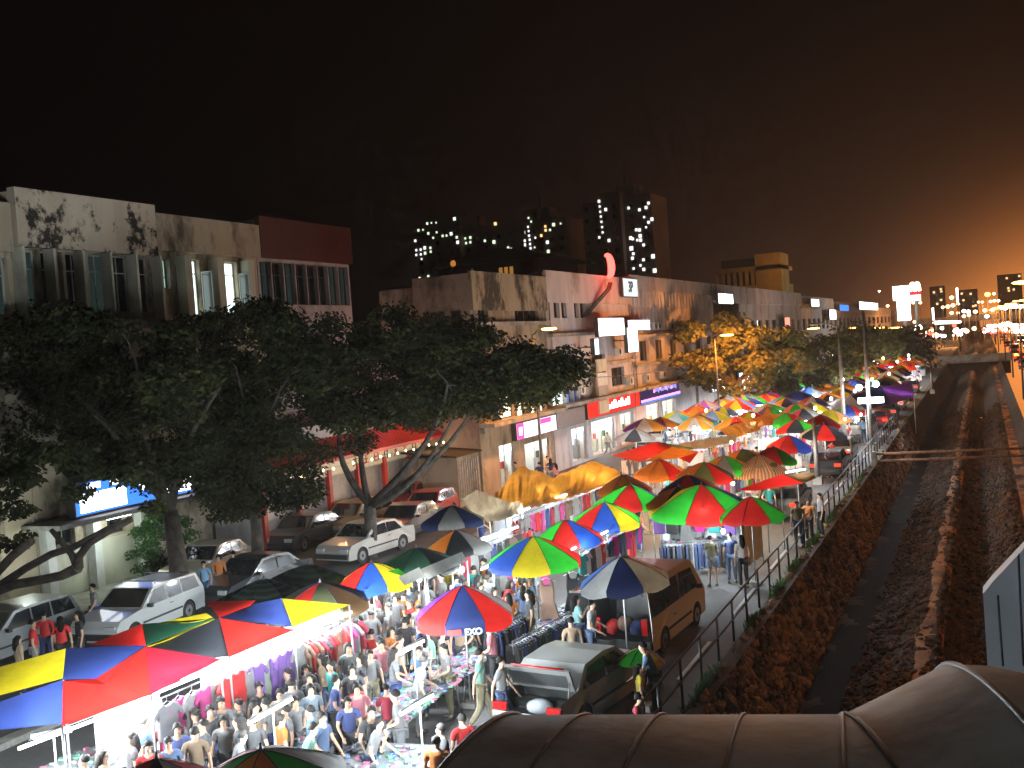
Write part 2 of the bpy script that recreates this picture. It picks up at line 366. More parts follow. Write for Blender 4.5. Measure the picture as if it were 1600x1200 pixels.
def window(parent,X,a,b,c,d,pane,frame=framew,rec=.3,mull=1,cross=0,name='window'):
    m=MB(); t=.06; x=X-rec+.05
    for (y0,y1,z0,z1) in [(a,a+t,c,d),(b-t,b,c,d),(a+t,b-t,c,c+t),(a+t,b-t,d-t,d)]: m.box((x,(y0+y1)/2,(z0+z1)/2),(.07,y1-y0,z1-z0),frame)
    for k in range(mull):
        y=a+(b-a)*(k+1)/(mull+1); m.box((x+.002,y,(c+d)/2),(.06,.04,d-c-2*t),frame)
    if cross: m.box((x+.004,(a+b)/2,c+(d-c)*cross),(.055,b-a-2*t,.04),frame)
    f=m.build(name,parent); p=MB(); p.poly([(x-.02,a+.01,c+.01),(x-.02,b-.01,c+.01),(x-.02,b-.01,d-.01),(x-.02,a+.01,d-.01)],pane); p.build('pane',f); return f
def building(name,label,X,y0,y1,ztop,mat,wins,par=None,parmat=None,depth=12,roof=True,cat='building',proud=.18,z0=0,cut=None):
    """wins: list of (ya,yb,za,zb,pane,frame,mullions,cross)"""
    b=thing(name,label,cat,(X,(y0+y1)/2,0)); inv=Vector((-X,-(y0+y1)/2,0))
    class W: pass
    ops=[w[:4] for w in wins]+(cut or [])
    m=MB(); wall_open(m,X,y0,y1,z0,ztop,ops,mat)
    m.poly([(X,y0,z0),(X,y0,ztop),(X-depth,y0,ztop),(X-depth,y0,z0)],mat); m.poly([(X,y1,z0),(X-depth,y1,z0),(X-depth,y1,ztop),(X,y1,ztop)],mat)
    m.poly([(X-depth,y0,z0),(X-depth,y0,ztop),(X-depth,y1,ztop),(X-depth,y1,z0)],mat)
    wl=m.build('wall',b); wl.location=inv
    r=MB(); zr=ztop-.01; r.poly([(X-.05,y0,zr),(X-.05,y1,zr),(X-depth,y1,zr),(X-depth,y0,zr)],roofm)
    rf=r.build('roof',b); rf.location=inv
    if par:
        p=MB(); p.box((X+proud/2+.002,(y0+y1)/2,(par+ztop)/2+.06),(proud,y1-y0-.02,ztop-par+.12),parmat or mat); q=p.build('parapet',b); q.location=inv
    for w in wins:
        a,bb,c,d,pane=w[:5]; fr=w[5] if len(w)>5 else framew; mu=w[6] if len(w)>6 else 1; cr=w[7] if len(w)>7 else 0
        f=window(b,X,a,bb,c,d,pane,fr,.3,mu,cr); f.location=inv
    b['_inv']=0; del b['_inv']
    b_inv[b.name]=inv
    return b
b_inv={}
def bpart(b,mb,name,bevel=0):
    o=mb.build(name,b,bevel); o.location=b_inv[b.name]; return o
# --- left row, X=-31
XL=-31.0
def fins(b,X,y0,y1,z0,z1,n,out,mat,th=.12):
    for k in range(n+1):
        y=y0+(y1-y0)*k/n; m=MB(); m.box((X+out/2+.002,y,(z0+z1)/2),(out,th,z1-z0),mat); bpart(b,m,'fin')
b=building('shophouse','three-storey shophouse with dim stained parapet at the far left edge',XL,20.0,28.2,14.2,stB,
  [(20.5+k*1.3,21.5+k*1.3,10.4,12.4,wdim if k%2 else glassd,framew,1,.7) for k in range(6)]+[(21+k*2.4,22.6+k*2.4,6.6,8.6,glassd) for k in range(3)],12.6)
b=building('shophouse','three-storey shophouse with patchy black mildew and deep window fins',XL,28.25,35.3,14.75,stB,
  [(28.35+k*1.15,29.35+k*1.15,10.5,12.75,[wdim,glassd,glassd,wdim,glassd,glassd][k],framew,1,.7) for k in range(6)]+[(29+k*2.3,30.6+k*2.3,6.8,8.8,glassd) for k in range(3)]
  +[(28.7,30.0,2.0,2.6,glassd,framed,2),(31.6,32.6,2.0,2.6,glassd,framed,2),(34.0,35.0,.2,2.5,glassd,steel,4,.5)],12.8,stA,proud=.35)
fins(b,XL,28.3,35.25,10.2,12.78,5,.5,creamw)
m=MB(); m.box((XL+.43,31.75,10.0),(.86,7.0,.3),stB); bpart(b,m,'sill_ledge')
for y in (28.5,30.7,33.2): 
    m=MB(); m.box((XL+.2,y,1.55),(.38,.38,2.8),white_paint); bpart(b,m,'column',.01)
m=MB(); m.box((XL+.9,32.2,2.98),(1.8,9.2,.16),concrete); bpart(b,m,'canopy_ledge')
m=MB(); m.poly([(XL+.012,28.27,.17),(XL+.012,35.28,.17),(XL+.012,35.28,1.9),(XL+.012,28.27,1.9)],creamw); bpart(b,m,'dado')
b=building('shophouse','three-storey shophouse with two bright open casement windows',XL,35.35,42.3,14.45,stB,
  [(35.6,36.3,11.5,12.75,wlit_green,framed,0,.4),(37.3,38.2,10.4,12.8,wlit_white,framew,0,.75),(39.9,40.8,10.4,12.8,wlit_white,framew,0,.75),(41.3,41.9,10.6,12.7,glassd)]+[(36+k*2.2,37.4+k*2.2,6.8,8.8,glassd) for k in range(3)],13.05,stB,proud=.3)
for y in (36.9,39.0,41.2):
    m=MB(); m.box((XL+.25,y,11.5),(.5,.42,2.75),creamw); bpart(b,m,'pier')
for y in (38.2,40.8):
    m=MB(); c=(XL+.05,y+.02,11.4)
    for (dx,dz,sx_,sz) in ((.02,0,.05,1.7),(.55,0,.05,1.7),(.285,.85,.58,.05),(.285,-.85,.58,.05)): m.box((c[0]+dx,c[1],c[2]+dz),(sx_,.05,sz),framew)
    m.box((c[0]+.285,c[1],c[2]),(.5,.012,1.62),glassmat('casement_glass',(.1,.13,.13),.1)); bpart(b,m,'open_casement')
b=building('shophouse','three-storey shophouse with plain dark red fascia and dark windows',XL,42.35,50.4,14.9,mauvew,
  [(42.5+k*.98,43.4+k*.98,10.9,12.95,[wdim,glassd,wdim,glassd,glassd,glassd,wdim,wdim][k],framed,1,.7) for k in range(8)]+[(43+k*2.3,44.6+k*2.3,6.8,8.8,glassd) for k in range(3)],13.1,redw,proud=.3)
b=building('shophouse','low dark shophouse hidden behind the middle tree crown',XL,50.5,61,9.2,mauvew,[(51+k*2,52.4+k*2,5.8,7.6,glassd) for k in range(5)],8.2,stB)
# --- restaurant, X=-28.4
XR=-28.4
ya=FX(398,700,XR).y; yb=FX(704,700,XR).y
b=building('restaurant','red-roofed restaurant with cream sign boards and grey roller shutters',XR,ya,yb,5.1,mauvew,
  [],None,cut=[(ya+.4+k*2.55,ya+2.6+k*2.55,.17,2.6) for k in range(int((yb-ya)/2.55))],depth=2.4)
for k in range(int((yb-ya)/2.55)):
    a=ya+.4+k*2.55; m=MB()
    for j in range(24): m.box((XR-.25+.012*(j%2),a+1.1,.22+j*.1),(.03,2.2,.098),shutterm)
    bpart(b,m,'roller_shutter')
for k in range(int((yb-ya)/2.55)+1):
    m=MB(); m.box((XR+.12,ya+.1+k*2.55,1.5),(.22,.26,2.9),redpaint); bpart(b,m,'pillar',.01)
m=MB()
nr=60
for k in range(nr):
    y=ya-.2+(yb-ya+.4)*k/nr
    m.prism([(XR+1.3,3.55),(XR+1.3,3.62),(XR-.1,4.55),(XR-.1,4.46)],'y',y,y+(yb-ya+.4)/nr*.55,redpaint)
    m.prism([(XR+1.28,3.54),(XR+1.28,3.58),(XR-.1,4.5),(XR-.1,4.44)],'y',y+(yb-ya+.4)/nr*.55,y+(yb-ya+.4)/nr,redpaint)
m.box((XR+1.33,(ya+yb)/2,3.55),(.08,yb-ya+.5,.16),redpaint); bpart(b,m,'awning_roof')
m=MB(); m.box((XR+.06,(ya+yb)/2,3.05),(.12,yb-ya-.1,.75),creamw); bpart(b,m,'sign_board')
# characters-like strokes on the cream board
m=MB()
def glyph(m,X,y,z,s,mat,kind,th=.03):
    st={0:[(-.4,.2,.4,.2),(0,.5,0,.1),(0,.15,-.4,-.5),(0,.15,.4,-.5)],1:[(-.4,.35,.4,.35),(-.4,-.4,.4,-.4),(0,.5,0,-.4),(-.3,0,.3,0)],2:[(-.35,.4,-.35,-.4),(.35,.4,.35,-.4),(-.35,.4,.35,.4),(-.35,0,.35,0),(-.35,-.4,.35,-.4)],3:[(-.2,.5,-.4,0),(-.3,.1,-.3,-.5),(0,.3,.45,.3),(.2,.5,.2,-.5),(0,-.1,.4,-.1)]}[kind%4]
    for a,b_,c,d in st:
        m.tube([(X,y+a*s,z+b_*s),(X,y+c*s,z+d*s)],th*s*2,mat,5)
for k in range(9): glyph(m,XR+.13,ya+(yb-ya)*(.42+k*.055),3.08,.5,redpaint if k%3 else framed,k)
bpart(b,m,'sign_lettering')
# red neon characters above the restaurant roof
ng=thing('neon_sign','red glowing neon characters standing over the restaurant roof','sign',(XR,0,0))
neonr=emat('red_neon',(1,.10,.09),7); neonp=emat('violet_neon',(.5,.25,1),4)
p=FX(610,625,XR); p2=FX(632,622,XR)
m=MB(); m.box((0,(p.y+p2.y)/2,p.z-.85),(.12,p2.y-p.y+.6,.06),framed); m.tube([(0,p.y,5.05),(0,p.y,p.z-.85)],.04,framed); m.tube([(0,p2.y,5.05),(0,p2.y,p.z-.85)],.04,framed); m.build('support',ng)
m=MB(); glyph(m,.08,p.y,p.z+.1,.95,neonr,3,.05); m.build('character',ng); m=MB(); glyph(m,.08,p2.y,p2.z+.1,.9,neonr,0,.05); m.build('character',ng)
m=MB(); glyph(m,.08,p.y,p.z-.6,.45,neonp,1,.05); m.build('character',ng)
plight(ng,(.6,(p.y+p2.y)/2,p.z),(1,.06,.04),90,.3)
# string of warm bulbs under the eave
st=thing('string_of_lanterns','string of small warm bulbs along the restaurant eave','string lights',(XR+1.45,0,3.3))
cbl=MB(); N_=22
for k in range(N_):
    y=ya+.3+(yb-ya-.6)*k/(N_-1); z=-.05*abs(math.sin(k*PI/3))
    mb_=MB(); mb_.ell((0,y,z-.06),(.045,.045,.06),lightwarm,6,4); mb_.build('bulb',st)
cbl.tube([(0,ya+.3+(yb-ya-.6)*k/(N_-1),-.05*abs(math.sin(k*PI/3))) for k in range(N_)],.008,framed,4); cbl.build('cable',st)
for y in (ya+3,ya+8,ya+13): plight(st,(.2,y,-.1),(1,.5,.2),30,.3)
# --- right row
def rowY(px,X): return FX(px,500,X).y
def rect(X,pl,yt,ybot,pr,yc=None):
    a=FX(pl,yt,X); c=FX(pl,ybot,X); r=FX(pr,yt,X); return a.y,r.y,c.z,a.z
XM=-28.45
y0=rowY(650,XM); y1=rowY(733,XM)
b=building('shophouse','shophouse with low mildewed parapet beside the restaurant',XM,y0,y1,FX(700,452,XM).z,stB,
  [(y0+.6+k*1.9,y0+1.7+k*1.9,7.6,9.3,glassd) for k in range(4)],FX(700,452,XM).z-1.6,stD2,depth=2.2)
XF=-25.0
def yy(px): return rowY(px,XF)
y0,y1=yy(736),yy(853); zt=FX(800,432,XF).z
wr=lambda pl,yt,ybt,pr: rect(XF,pl,yt,ybt,pr)
def W(pl,yt,ybt,pr,pane,fr=framed,mu=0,cr=0):
    a,b_,c,d=rect(XF,pl,yt,ybt,pr); return (a,b_,c,d,pane,fr,mu,cr)
b=building('shophouse','mildewed shophouse with tall dark windows and warm lit first floor',XF,y0,y1,zt,stD,
  [W(746,478,520,762,glassd,framed,2),W(803,470,505,840,glassd,framed,3),W(776,615,657,803,wlit_warm,framed,0),W(806,610,653,820,wlit_warm,framed,0),W(827,606,650,839,wlit_warm),W(842,603,645,851,wlit_warm)],zt-2.0,stD2,
  cut=[(yy(765),yy(790),.17,2.6),(yy(805),yy(846),.17,2.3)],depth=3.4)
shop_b=b
for (xo,za,zb_) in ((.5,8.2,10.2),(1.5,8.2,10.2),(.6,4.6,6.4),(1.6,4.6,6.4)):
    m=MB(); m.box((XF-xo-.35,y0-.03,(za+zb_)/2),(.62,.05,zb_-za),framed); m.box((XF-xo-.35,y0-.06,(za+zb_)/2),(.5,.03,zb_-za-.12),glassd); bpart(b,m,'side_window')
ax=thing('annex','low lean-to with dark roof and barred front beside the mildewed shophouse','building',(XF-1.6,y0-1.6,0)); m=MB(); m.box((0,.2,1.3),(3.0,2.6,2.6),stD); m.build('wall',ax); m=MB(); m.prism([(-1.5,2.9),(1.7,2.62),(1.7,2.7),(-1.5,3.0)],'y',-1.6,1.55,roofm); m.build('roof',ax)
for k in range(9): m=MB(); m.box((1.54,-.95+k*.27,1.35),(.04,.05,2.1),steel); m.build('bar',ax)
y0,y1=yy(853.5),yy(984); zt=FX(920,432,XF).z
b=building('shophouse','pale shophouse with four narrow dark window slits',XF,y0,y1,zt,mauvew,
  [W(864,466,497,873,glassd),W(876,466,497,884,glassd),W(896,465,497,903,glassd),W(905,465,497,914,glassd),W(925,555,585,945,glassd,framed,2),W(955,575,605,975,glassd,framed,2),W(860,610,643,884,wlit_white,framew,0),W(885,607,640,894,wblue),W(896,606,637,903,wblue),W(906,605,634,912,glassd)],zt-1.9,stain_mat('mauve_parapet',(.50,.44,.45),(.22,.18,.18),.5,.36,.5),
  cut=[(yy(880),yy(905),.17,2.4),(yy(912),yy(950),.17,2.5),(yy(958),yy(980),.17,2.5)])
shop_c=b
y0,y1=yy(984.5),yy(1112); zt=FX(1030,437,XF).z
b=building('office_block','long pale office block with vertical concrete fins on top floor',XF,y0,y1,zt,mauvew,
  [(y0+2+k*4.6,y0+4.6+k*4.6,6.2,7.8,glassd,framed,2) for k in range(9)],zt-2.4,None,cut=[(yy(1000),yy(1022),.17,2.6),(yy(1026),yy(1046),.17,2.6)])
for k in range(26):
    m=MB(); y=y0+.4+(y1-y0-.8)*k/25; m.box((XF+.16,y,10.2),(.3,.14,3.2),mauvew); bpart(b,m,'fin')
shop_d=b
spans=[(1112.5,1180,449,'dim louvred office block with a white billboard on its parapet'),(1180.5,1252,456,'grey shophouse behind the lamp-lit trees'),(1252.5,1302,466,'narrow shophouse with a small square sign light'),(1302.5,1345,474,'far shophouse with a vertical light sign'),(1345.5,1392,481,'farthest shophouse at the end of the terrace')]
for i,(pl,pr_,py,lb) in enumerate(spans):
    y0,y1=yy(pl),yy(pr_); zt=max(9.5,FX((pl+pr_)/2,py,XF).z)
    n=7
    b=building('shophouse',lb,XF,y0,y1,zt,[mauvew,greyw,mauvew,greyw,mauvew][i],
      [(y0+(y1-y0)*(k+.2)/n,y0+(y1-y0)*(k+.8)/n,7.4,9.2,wdim if (k+i)%4==0 else glassd,framed,2) for k in range(n)]+[(y0+(y1-y0)*(k+.15)/n,y0+(y1-y0)*(k+.85)/n,.4,2.7,wlit_warm if (k*3+i)%4 else wlit_white,framed,1) for k in range(n)],zt-1.8,[greyw,mauvew,greyw,mauvew,greyw][i])
def bands(b,X,y0,y1,zs,seed,acs=3):
    for z,o in zs:
        m=MB(); m.box((X+o/2+.003,(y0+y1)/2,z),(o,y1-y0-.06,.22),concrete); bpart(b,m,'ledge')
    r=random.Random(seed)
    for k in range(acs):
        m=MB(); y=r.uniform(y0+1,y1-1); z=r.choice(zs)[0]+.75; m.box((X+.2,y,z),(.35,.85,.6),white_paint); m.tube([(X+.38,y-.12,z),(X+.39,y-.12,z)],.22,plastic_dark,12); bpart(b,m,'air_conditioner')
    for y in (y0+.35,y1-.35):
        m=MB(); m.tube([(X+.12,y,3.5),(X+.12,y,zs[-1][0]+3)],.06,greyw,6); bpart(b,m,'drain_pipe')
bands(shop_b,XF,yy(736),yy(853),[(3.95,.9),(6.6,.35),(9.4,.35)],1,4)
bands(shop_c,XF,yy(853.5),yy(984),[(4.1,.9),(6.4,.35),(8.6,.35)],2,6)
bands(shop_d,XF,yy(984.5),yy(1112),[(4.1,1.1),(5.9,.35),(8.2,.5)],3,9)
# shop interiors: recessed rooms with a ceiling light and stock on shelves
inw=pmat('shop_wall_white',(.8,.8,.76),.6,0,.05); 
blackp_=pmat('matt_black',(.015,.015,.015),.6)
def shop_room(pl,pr_,zt,label,rgb,Wt,seed,stock=True):
    a,c=yy(pl),yy(pr_); t=thing('shop_interior',label,'shop',(XF,(a+c)/2,.17)); h=zt-.17; L_=(c-a)/2-.03
    m=MB(); d=2.6
    for q in ([(-.3,-L_,0),(-d,-L_,0),(-d,-L_,h),(-.3,-L_,h)],[(-.3,L_,0),(-.3,L_,h),(-d,L_,h),(-d,L_,0)],[(-d,-L_,0),(-d,L_,0),(-d,L_,h),(-d,-L_,h)],[(-.3,-L_,h),(-d,-L_,h),(-d,L_,h),(-.3,L_,h)],[(-.3,-L_,.01),(-.3,L_,.01),(-d,L_,.01),(-d,-L_,.01)]): m.poly(q,inw)
    m.build('room_shell',t)
    r=random.Random(seed)
    if stock:
        for s in range(3):
            m=MB(); m.box((-d+.25,0,.5+s*.62),(.4,2*L_*.9,.04),inw)
            for k in range(int(L_*6)):
                m.box((-d+.25,-L_*.85+k*.29,.64+s*.62),(.2,.18,.14+.2*r.random()),r.choice([redpaint,shutterm,creamw,framed,ylw,grassm]))
            m.build('shelf',t)
    m=MB(); m.box((-1.2,0,h-.06),(.12,L_*1.4,.05),lightw); m.build('ceiling_tube',t)
    for q in (-.5,.5): plight(t,(-1.1,q*L_,h-.25),rgb,Wt*.4,.25)
    for s in range(max(2,int(L_*1.2))):
        m=MB(); yq=-L_*.8+s*L_*1.6/max(1,int(L_*1.2)-1 or 1); m.box((-.75,yq,.5),(.35,.5,.9),r.choice([framed,greyw,creamw,shutterm])); m.box((-.75,yq,1.15),(.12,.36,.42),r.choice([redpaint,ylw,grassm,blackp_,greyw])); m.build('display_stand',t)
    for e_ in (-L_+.05,0,L_-.05):
        m=MB(); m.box((-.22,e_,h/2),(.07,.07,h),steel); m.build('door_frame',t)
shop_room(765,790,2.6,'bright white doorway hung with clothes racks left of the pink sign',(.9,1,.95),220,1)
shop_room(805,846,2.3,'shopfront beneath the glowing pink sign',(1,.98,.92),200,2)
shop_room(880,905,2.4,'narrow lit entrance under the blank grey sign',(.85,.9,1),90,3)
shop_room(912,950,2.5,'bright fast food shop under the red sign',(1,.98,.85),420,4)
shop_room(958,980,2.5,'pale shop with posters beside the fast food shop',(1,.93,.8),70,5)
shop_room(1000,1022,2.6,'clothes shop under the navy and magenta sign',(1,.95,.75),160,6)
shop_room(1026,1046,2.6,'cream lit shop at the far end of the navy sign',(1,.95,.7),150,7)
# ------------------------------------------------------------------ signs on the facades
def lightbox(name,label,X,y0,y1,z0,z1,face,cab=framed,th=.25,cat='sign',gap=.02):
    t=thing(name,label,cat,(X,(y0+y1)/2,(z0+z1)/2)); m=MB(); m.box((th/2+gap,0,0),(th,y1-y0,z1-z0),cab); m.build('cabinet',t)
    f=MB(); e=.05; x=th+gap+.004; f.poly([(x,-(y1-y0)/2+e,-(z1-z0)/2+e),(x,(y1-y0)/2-e,-(z1-z0)/2+e),(x,(y1-y0)/2-e,(z1-z0)/2-e),(x,-(y1-y0)/2+e,(z1-z0)/2-e)],face); f.build('lit_face',t); return t,x+.004
whitebox=emat('sign_white',(.93,.95,1),5); redbox=emat('sign_red',(1,.045,.03),1.15); pinkbox=emat('sign_pink',(1,.10,.42),1.6); bluebox=emat('sign_blue',(.05,.22,1),1.8); bluewhite=emat('sign_blue_white',(.55,.72,1),3.2); navybox=emat('sign_navy',(.10,.06,.18),.5); magstrip=emat('sign_magenta',(1,.25,.85),3); blackp=pmat('sign_black',(.01,.01,.01),.5)
greysign=pmat('blank_sign_grey',(.17,.155,.175),.6)
def LB(label,pl,yt,ybt,pr,face,th=.25,X=XF,name='shop_sign',cab=framed):
    a,b_,c,d=rect(X,pl,yt,ybt,pr); return lightbox(name,label,X,a,b_,c,d,face,cab,th)+((b_-a),(d-c))
# pink sign: magenta panel + white glowing field
t,x,w_,h_=LB('glowing pink and white shop sign over the shutters',798,662,690,862,emat('sign_pale_pink',(1,.80,.93),2.2),.3)
m=MB(); m.poly([(x,-w_/2+.05,-h_/2+.05),(x,-w_/2+1.1,-h_/2+.05),(x,-w_/2+1.1,h_/2-.05),(x,-w_/2+.05,h_/2-.05)],pinkbox); m.build('pink_panel',t)
m=MB(); m.poly([(x,w_*.08,h_*.12),(x,w_*.36,h_*.12),(x,w_*.36,h_*.42),(x,w_*.08,h_*.42)],pinkbox); m.build('pink_panel',t)
m=MB(); m.box((x,-w_/2+.6,0),(.02,.45,.45),whitebox); m.build('emblem',t)
LB('blank mauve-grey sign panel between the pink and red signs',863,644,672,908,greysign)
t,x,w_,h_=LB('long glowing red shop sign with white lettering',910,630,657,994,redbox,.3)
m=MB(); a0=-w_*.10
for k in range(9):
    hh=h_*(.22+.12*((k*7)%3)); m.box((x+.01,a0+k*w_*.045,-.02+hh/2-h_*.12),(.03,w_*.036,hh),whitebox)
m.box((x+.008,a0+w_*.18,-h_*.1),(.02,w_*.40,h_*.18),whitebox); m.build('lettering',t)
m=MB(); m.box((x+.02,w_*.40,0),(.06,.12,h_*1.02),redpaint); m.build('divider',t)
t,x,w_,h_=LB('dark shop sign with violet lettering over a magenta light strip',995.5,606,633,1058,navybox,.2)
m=MB(); m.box((x+.02,0,-h_/2+.22),(.06,w_*.98,.16),magstrip); m.build('light_strip',t)
m=MB(); m.box((x+.02,0,-h_/2+.06),(.05,w_*.98,.1),bluebox); m.build('light_strip',t)
vio=emat('violet_letters',(.35,.35,1),1.4)
m=MB()
for k in range(16): m.box((x+.01,-w_*.18+k*w_*.038,.14+.05*((k*5)%3)),(.02,w_*.024,.26+.12*((k*7)%2)),vio if k%4 else magstrip)
m.build('lettering',t)
# billboards
def board(label,pl,yt,ybt,pr,face,X=XF+.9,post=True,name='billboard'):
    a,b_,c,d=rect(X,pl,yt,ybt,pr); t,x=lightbox(name,label,X,a,b_,c,d,face,framed,.3)
    m=MB(); 
    for q in (-.3,.3): m.box((-.45,(b_-a)*q,0),(.9,.08,.08),framed)
    m.build('bracket',t); return t,x,b_-a,d-c
board('large blank white glowing billboard over the first floor',927,497,527,968,whitebox)
t,x,w_,h_=board('tall narrow white light sign hanging below a blue one',973,512,552,989,whitebox,X=XF+1.1)
board('blue and white light sign forming the top of a T',974,500,518,1009,bluewhite,X=XF+.75)
board('small vertical sign of blue and white light by a pipe',921,529,556,928,bluewhite)
t,x,w_,h_=LB('square white lit sign reading 3P on the parapet',967,434,464,990,emat('sign_cool_white',(.78,.84,.86),1.25),.25,X=XF+.25)
text_mesh('3P',h_*.80,blackp,t,'lettering',.02,(x+.01,0,.02),FACE_STREET,.02)
board('white billboard beside the lamp-lit tree crown',1117,458,475,1140,whitebox)
board('small square white sign light on the far terrace',1264,467,479,1276,whitebox)
board('small vertical white sign light on the far terrace',1293,484,500,1303,whitebox)
t,x,w_,h_=board('small blue sign light near the terrace end',1309,476,486,1323,bluebox)
board('wide white and green sign light near the terrace end',1340,471,484,1369,emat('sign_pale_green',(.75,1,.88),4))
board('blue and white shop sign behind the middle street trees',1150,583,602,1186,bluewhite,X=XF+.5)
board('warm white sign behind the first street tree',1106,595,614,1127,whitebox,X=XF+.5)
board('red and white sign above the far trees',1222,496,520,1230,emat('sign_pinkish',(1,.35,.25),1.5),X=XF+.5)
# hanging banner signs
t=thing('banner_sign','faded vertical banner sign with four stacked panels','sign',(XF,0,0)); a,b_,c,d=rect(XF+.5,930,561,650,945)
for k in range(4):
    m=MB(); z0_=c+(d-c)*k/4; m.box((.55,(a+b_)/2,z0_+(d-c)/8),(.1,b_-a,(d-c)/4-.08),[creamw,greyw,white_paint,creamw][k]); m.build('panel',t)
m=MB(); m.tube([(0.02,(a+b_)/2,d),(.6,(a+b_)/2,d)],.04,framed); m.build('bracket',t)
# red neon crescent on a dark arm
t=thing('neon_sign','glowing red crescent neon on a dark rooftop arm','sign',(XF,0,0)); X2=XF+.6
p=FX(952,416,X2); m=MB(); pts=[]
for k in range(13):
    an=R(115-k*18); pts.append((.6,p.y+.9*math.cos(an)-.4,p.z+.78*math.sin(an)))
m.tube(pts,[.08+.2*math.sin(PI*k/12) for k in range(13)],emat('crescent_neon',(1,.07,.055),6),8); m.build('crescent',t)
m=MB(); q=FX(926,492,X2); q2=FX(951,452,X2); 
for off in (-.25,.25): m.tube([(.05,q.y+off,q.z),(.6,q2.y+off,q2.z),(.6,p.y+off,p.z-1.2)],.09,framed,6)
for k in range(5): s=k/4; m.tube([(.05+.55*s,q.y-.25+(q2.y-q.y)*s,q.z+(q2.z-q.z)*s),(.05+.55*s,q.y+.25+(q2.y-q.y)*s,q.z+(q2.z-q.z)*s)],.05,framed,5)
m.build('arm',t); plight(t,(1.6,p.y,p.z),(1,.04,.02),380,.4)
# blue and white shop sign at left
a,b_,c,d=28.9,35.2,3.1,4.35
t,x=lightbox('shop_sign','blue and white glowing shop sign seen through the left tree',XL+.9,a,b_,c,d,bluebox,framed,.3); t['category']='sign'
m=MB()
for (u0,u1,v0,v1) in ((-.46,-.10,-.4,.15),(.02,.14,-.1,.4),(.16,.48,-.38,.1),(-.4,-.3,.25,.42),(-.22,-.15,.25,.42),(.3,.36,.2,.42)): m.box((x+.01,u0*6.3/2+u1*6.3/2,(v0+v1)/2*1.25),(.03,(u1-u0)*6.3,(v1-v0)*1.25),whitebox)
m.build('lettering',t)
tb=thing('tube_light','fluorescent tube under the ledge of the cream shop wall','lamp',(XL+1.2,31,2.8)); m=MB(); m.box((0,0,.05),(.1,1.3,.05),white_paint); m.build('fitting',tb); m=MB(); m.tube([(0,-.6,0),(0,.6,0)],.025,lightw,8); m.build('tube',tb); plight(tb,(.1,0,-.2),(.85,1,.85),130,.3); plight(tb,(.1,-4.5,-.2),(.85,1,.9),60,.3)
# veranda with clothes rack and small sign right of the restaurant
t=thing('wall_lamp','three small round lamps under a curved metal panel','lamp',(XM+.5,0,0)); p=FX(722,690,XM+.5); m=MB(); m.box((0,p.y,p.z+.25),(.5,3.2,.08),steel); m.build('panel',t)
for k in range(3):
    m=MB(); m.ell((.25,p.y-1+k,p.z),(.13,.13,.13),lightw2,8,6); m.build('bulb',t)
plight(t,(.8,p.y,p.z),(1,.95,.85),60,.1)
# ------------------------------------------------------------------ towers far behind
towm=pmat('tower_wall',(.34,.25,.20),.9,0,.3,.05); towlit=[emat('tower_window_green',(.80,1,.72),1.3),emat('tower_window_white',(.95,.98,1),1.5),emat('tower_window_warm',(1,.6,.25),1.8)]
def tower(label,D,pl,pr_,ytop,ybase,lits,seed,steps=None):
    a=FYp(pl,ytop,D); c=FYp(pr_,ytop,D); z1=(a.z+c.z)/2; t=thing('apartment_tower',label,'building',((a.x+c.x)/2,D,0)); w_=c.x-a.x
    m=MB()
    for (f0,f1,dz,dy) in (steps or [(0,1,0,0)]):
        m.box((-w_/2+w_*(f0+f1)/2,8+dy,(z1+dz)/2),(w_*(f1-f0)-.02,16,z1+dz),towm)
    m.build('wall',t)
    m=MB(); m.box((w_*.1,8,z1+1.5),(w_*.25,6,3.2),towm); m.tube([(w_*.1,6,z1),(w_*.1,6,z1+6)],.15,framed,5); m.build('rooftop_tank',t)
    m=MB()
    for (f0,f1,dz,dy) in (steps or [(0,1,0,0)]):
        n=max(2,int(w_*(f1-f0)/3.1))
        for i in range(n):
            for j in range(int((z1+dz)/3.1)):
                m.box((-w_/2+w_*f0+w_*(f1-f0)*(i+.5)/n,dy-.05,1.8+j*3.1),(1.3,.08,1.3),glassd)
    o=m.build('dark_windows',t); o['kind']='stuff'; o['label']='many unlit window panes across the tower face'
    r=random.Random(seed)
    for (px,py,sz,k) in lits:
        q=FYp(px,py,D-.2); m=MB(); dy=0
        for (f0,f1,dz,dyy) in (steps or []):
            if f0<=(q.x-a.x)/w_<=f1: dy=dyy
        m.box((q.x-(a.x+c.x)/2,dy-.14,q.z),(sz*.085,.1,sz*.095),towlit[k]); m.build('lit_window',t)
    return t
def Z3(lst,x0,y0,s): return [(x0+u/s,y0+v/s,w,k) for u,v,w,k in lst]
L1=Z3([(122,290,9,0),(148,287,6,0),(172,252,9,0),(196,248,6,0),(223,247,6,0),(327,225,12,0),(104,350,9,1),(178,308,9,0),(226,302,7,0),(206,333,7,0),(260,322,8,0),(282,320,7,0),(308,310,11,1),(340,330,9,0),(366,333,7,0),(395,328,9,0),(345,358,11,1),(371,360,8,0),(395,355,8,0),(110,403,8,1),(135,400,8,1),(158,390,11,1),(190,390,8,0),(110,430,8,1),(136,427,8,1),(160,420,10,0),(192,412,8,0),(140,453,7,0),(129,563,9,0),(178,552,9,0),(254,543,8,0),(134,617,8,1),(158,610,6,0),(186,605,12,1),(212,602,8,0)],620,280,3.636)
tower('wide dark apartment tower with many green-white lit windows',330,648,775,352,470,L1,1,[(0,.55,0,0),(.55,1,-3,3)])
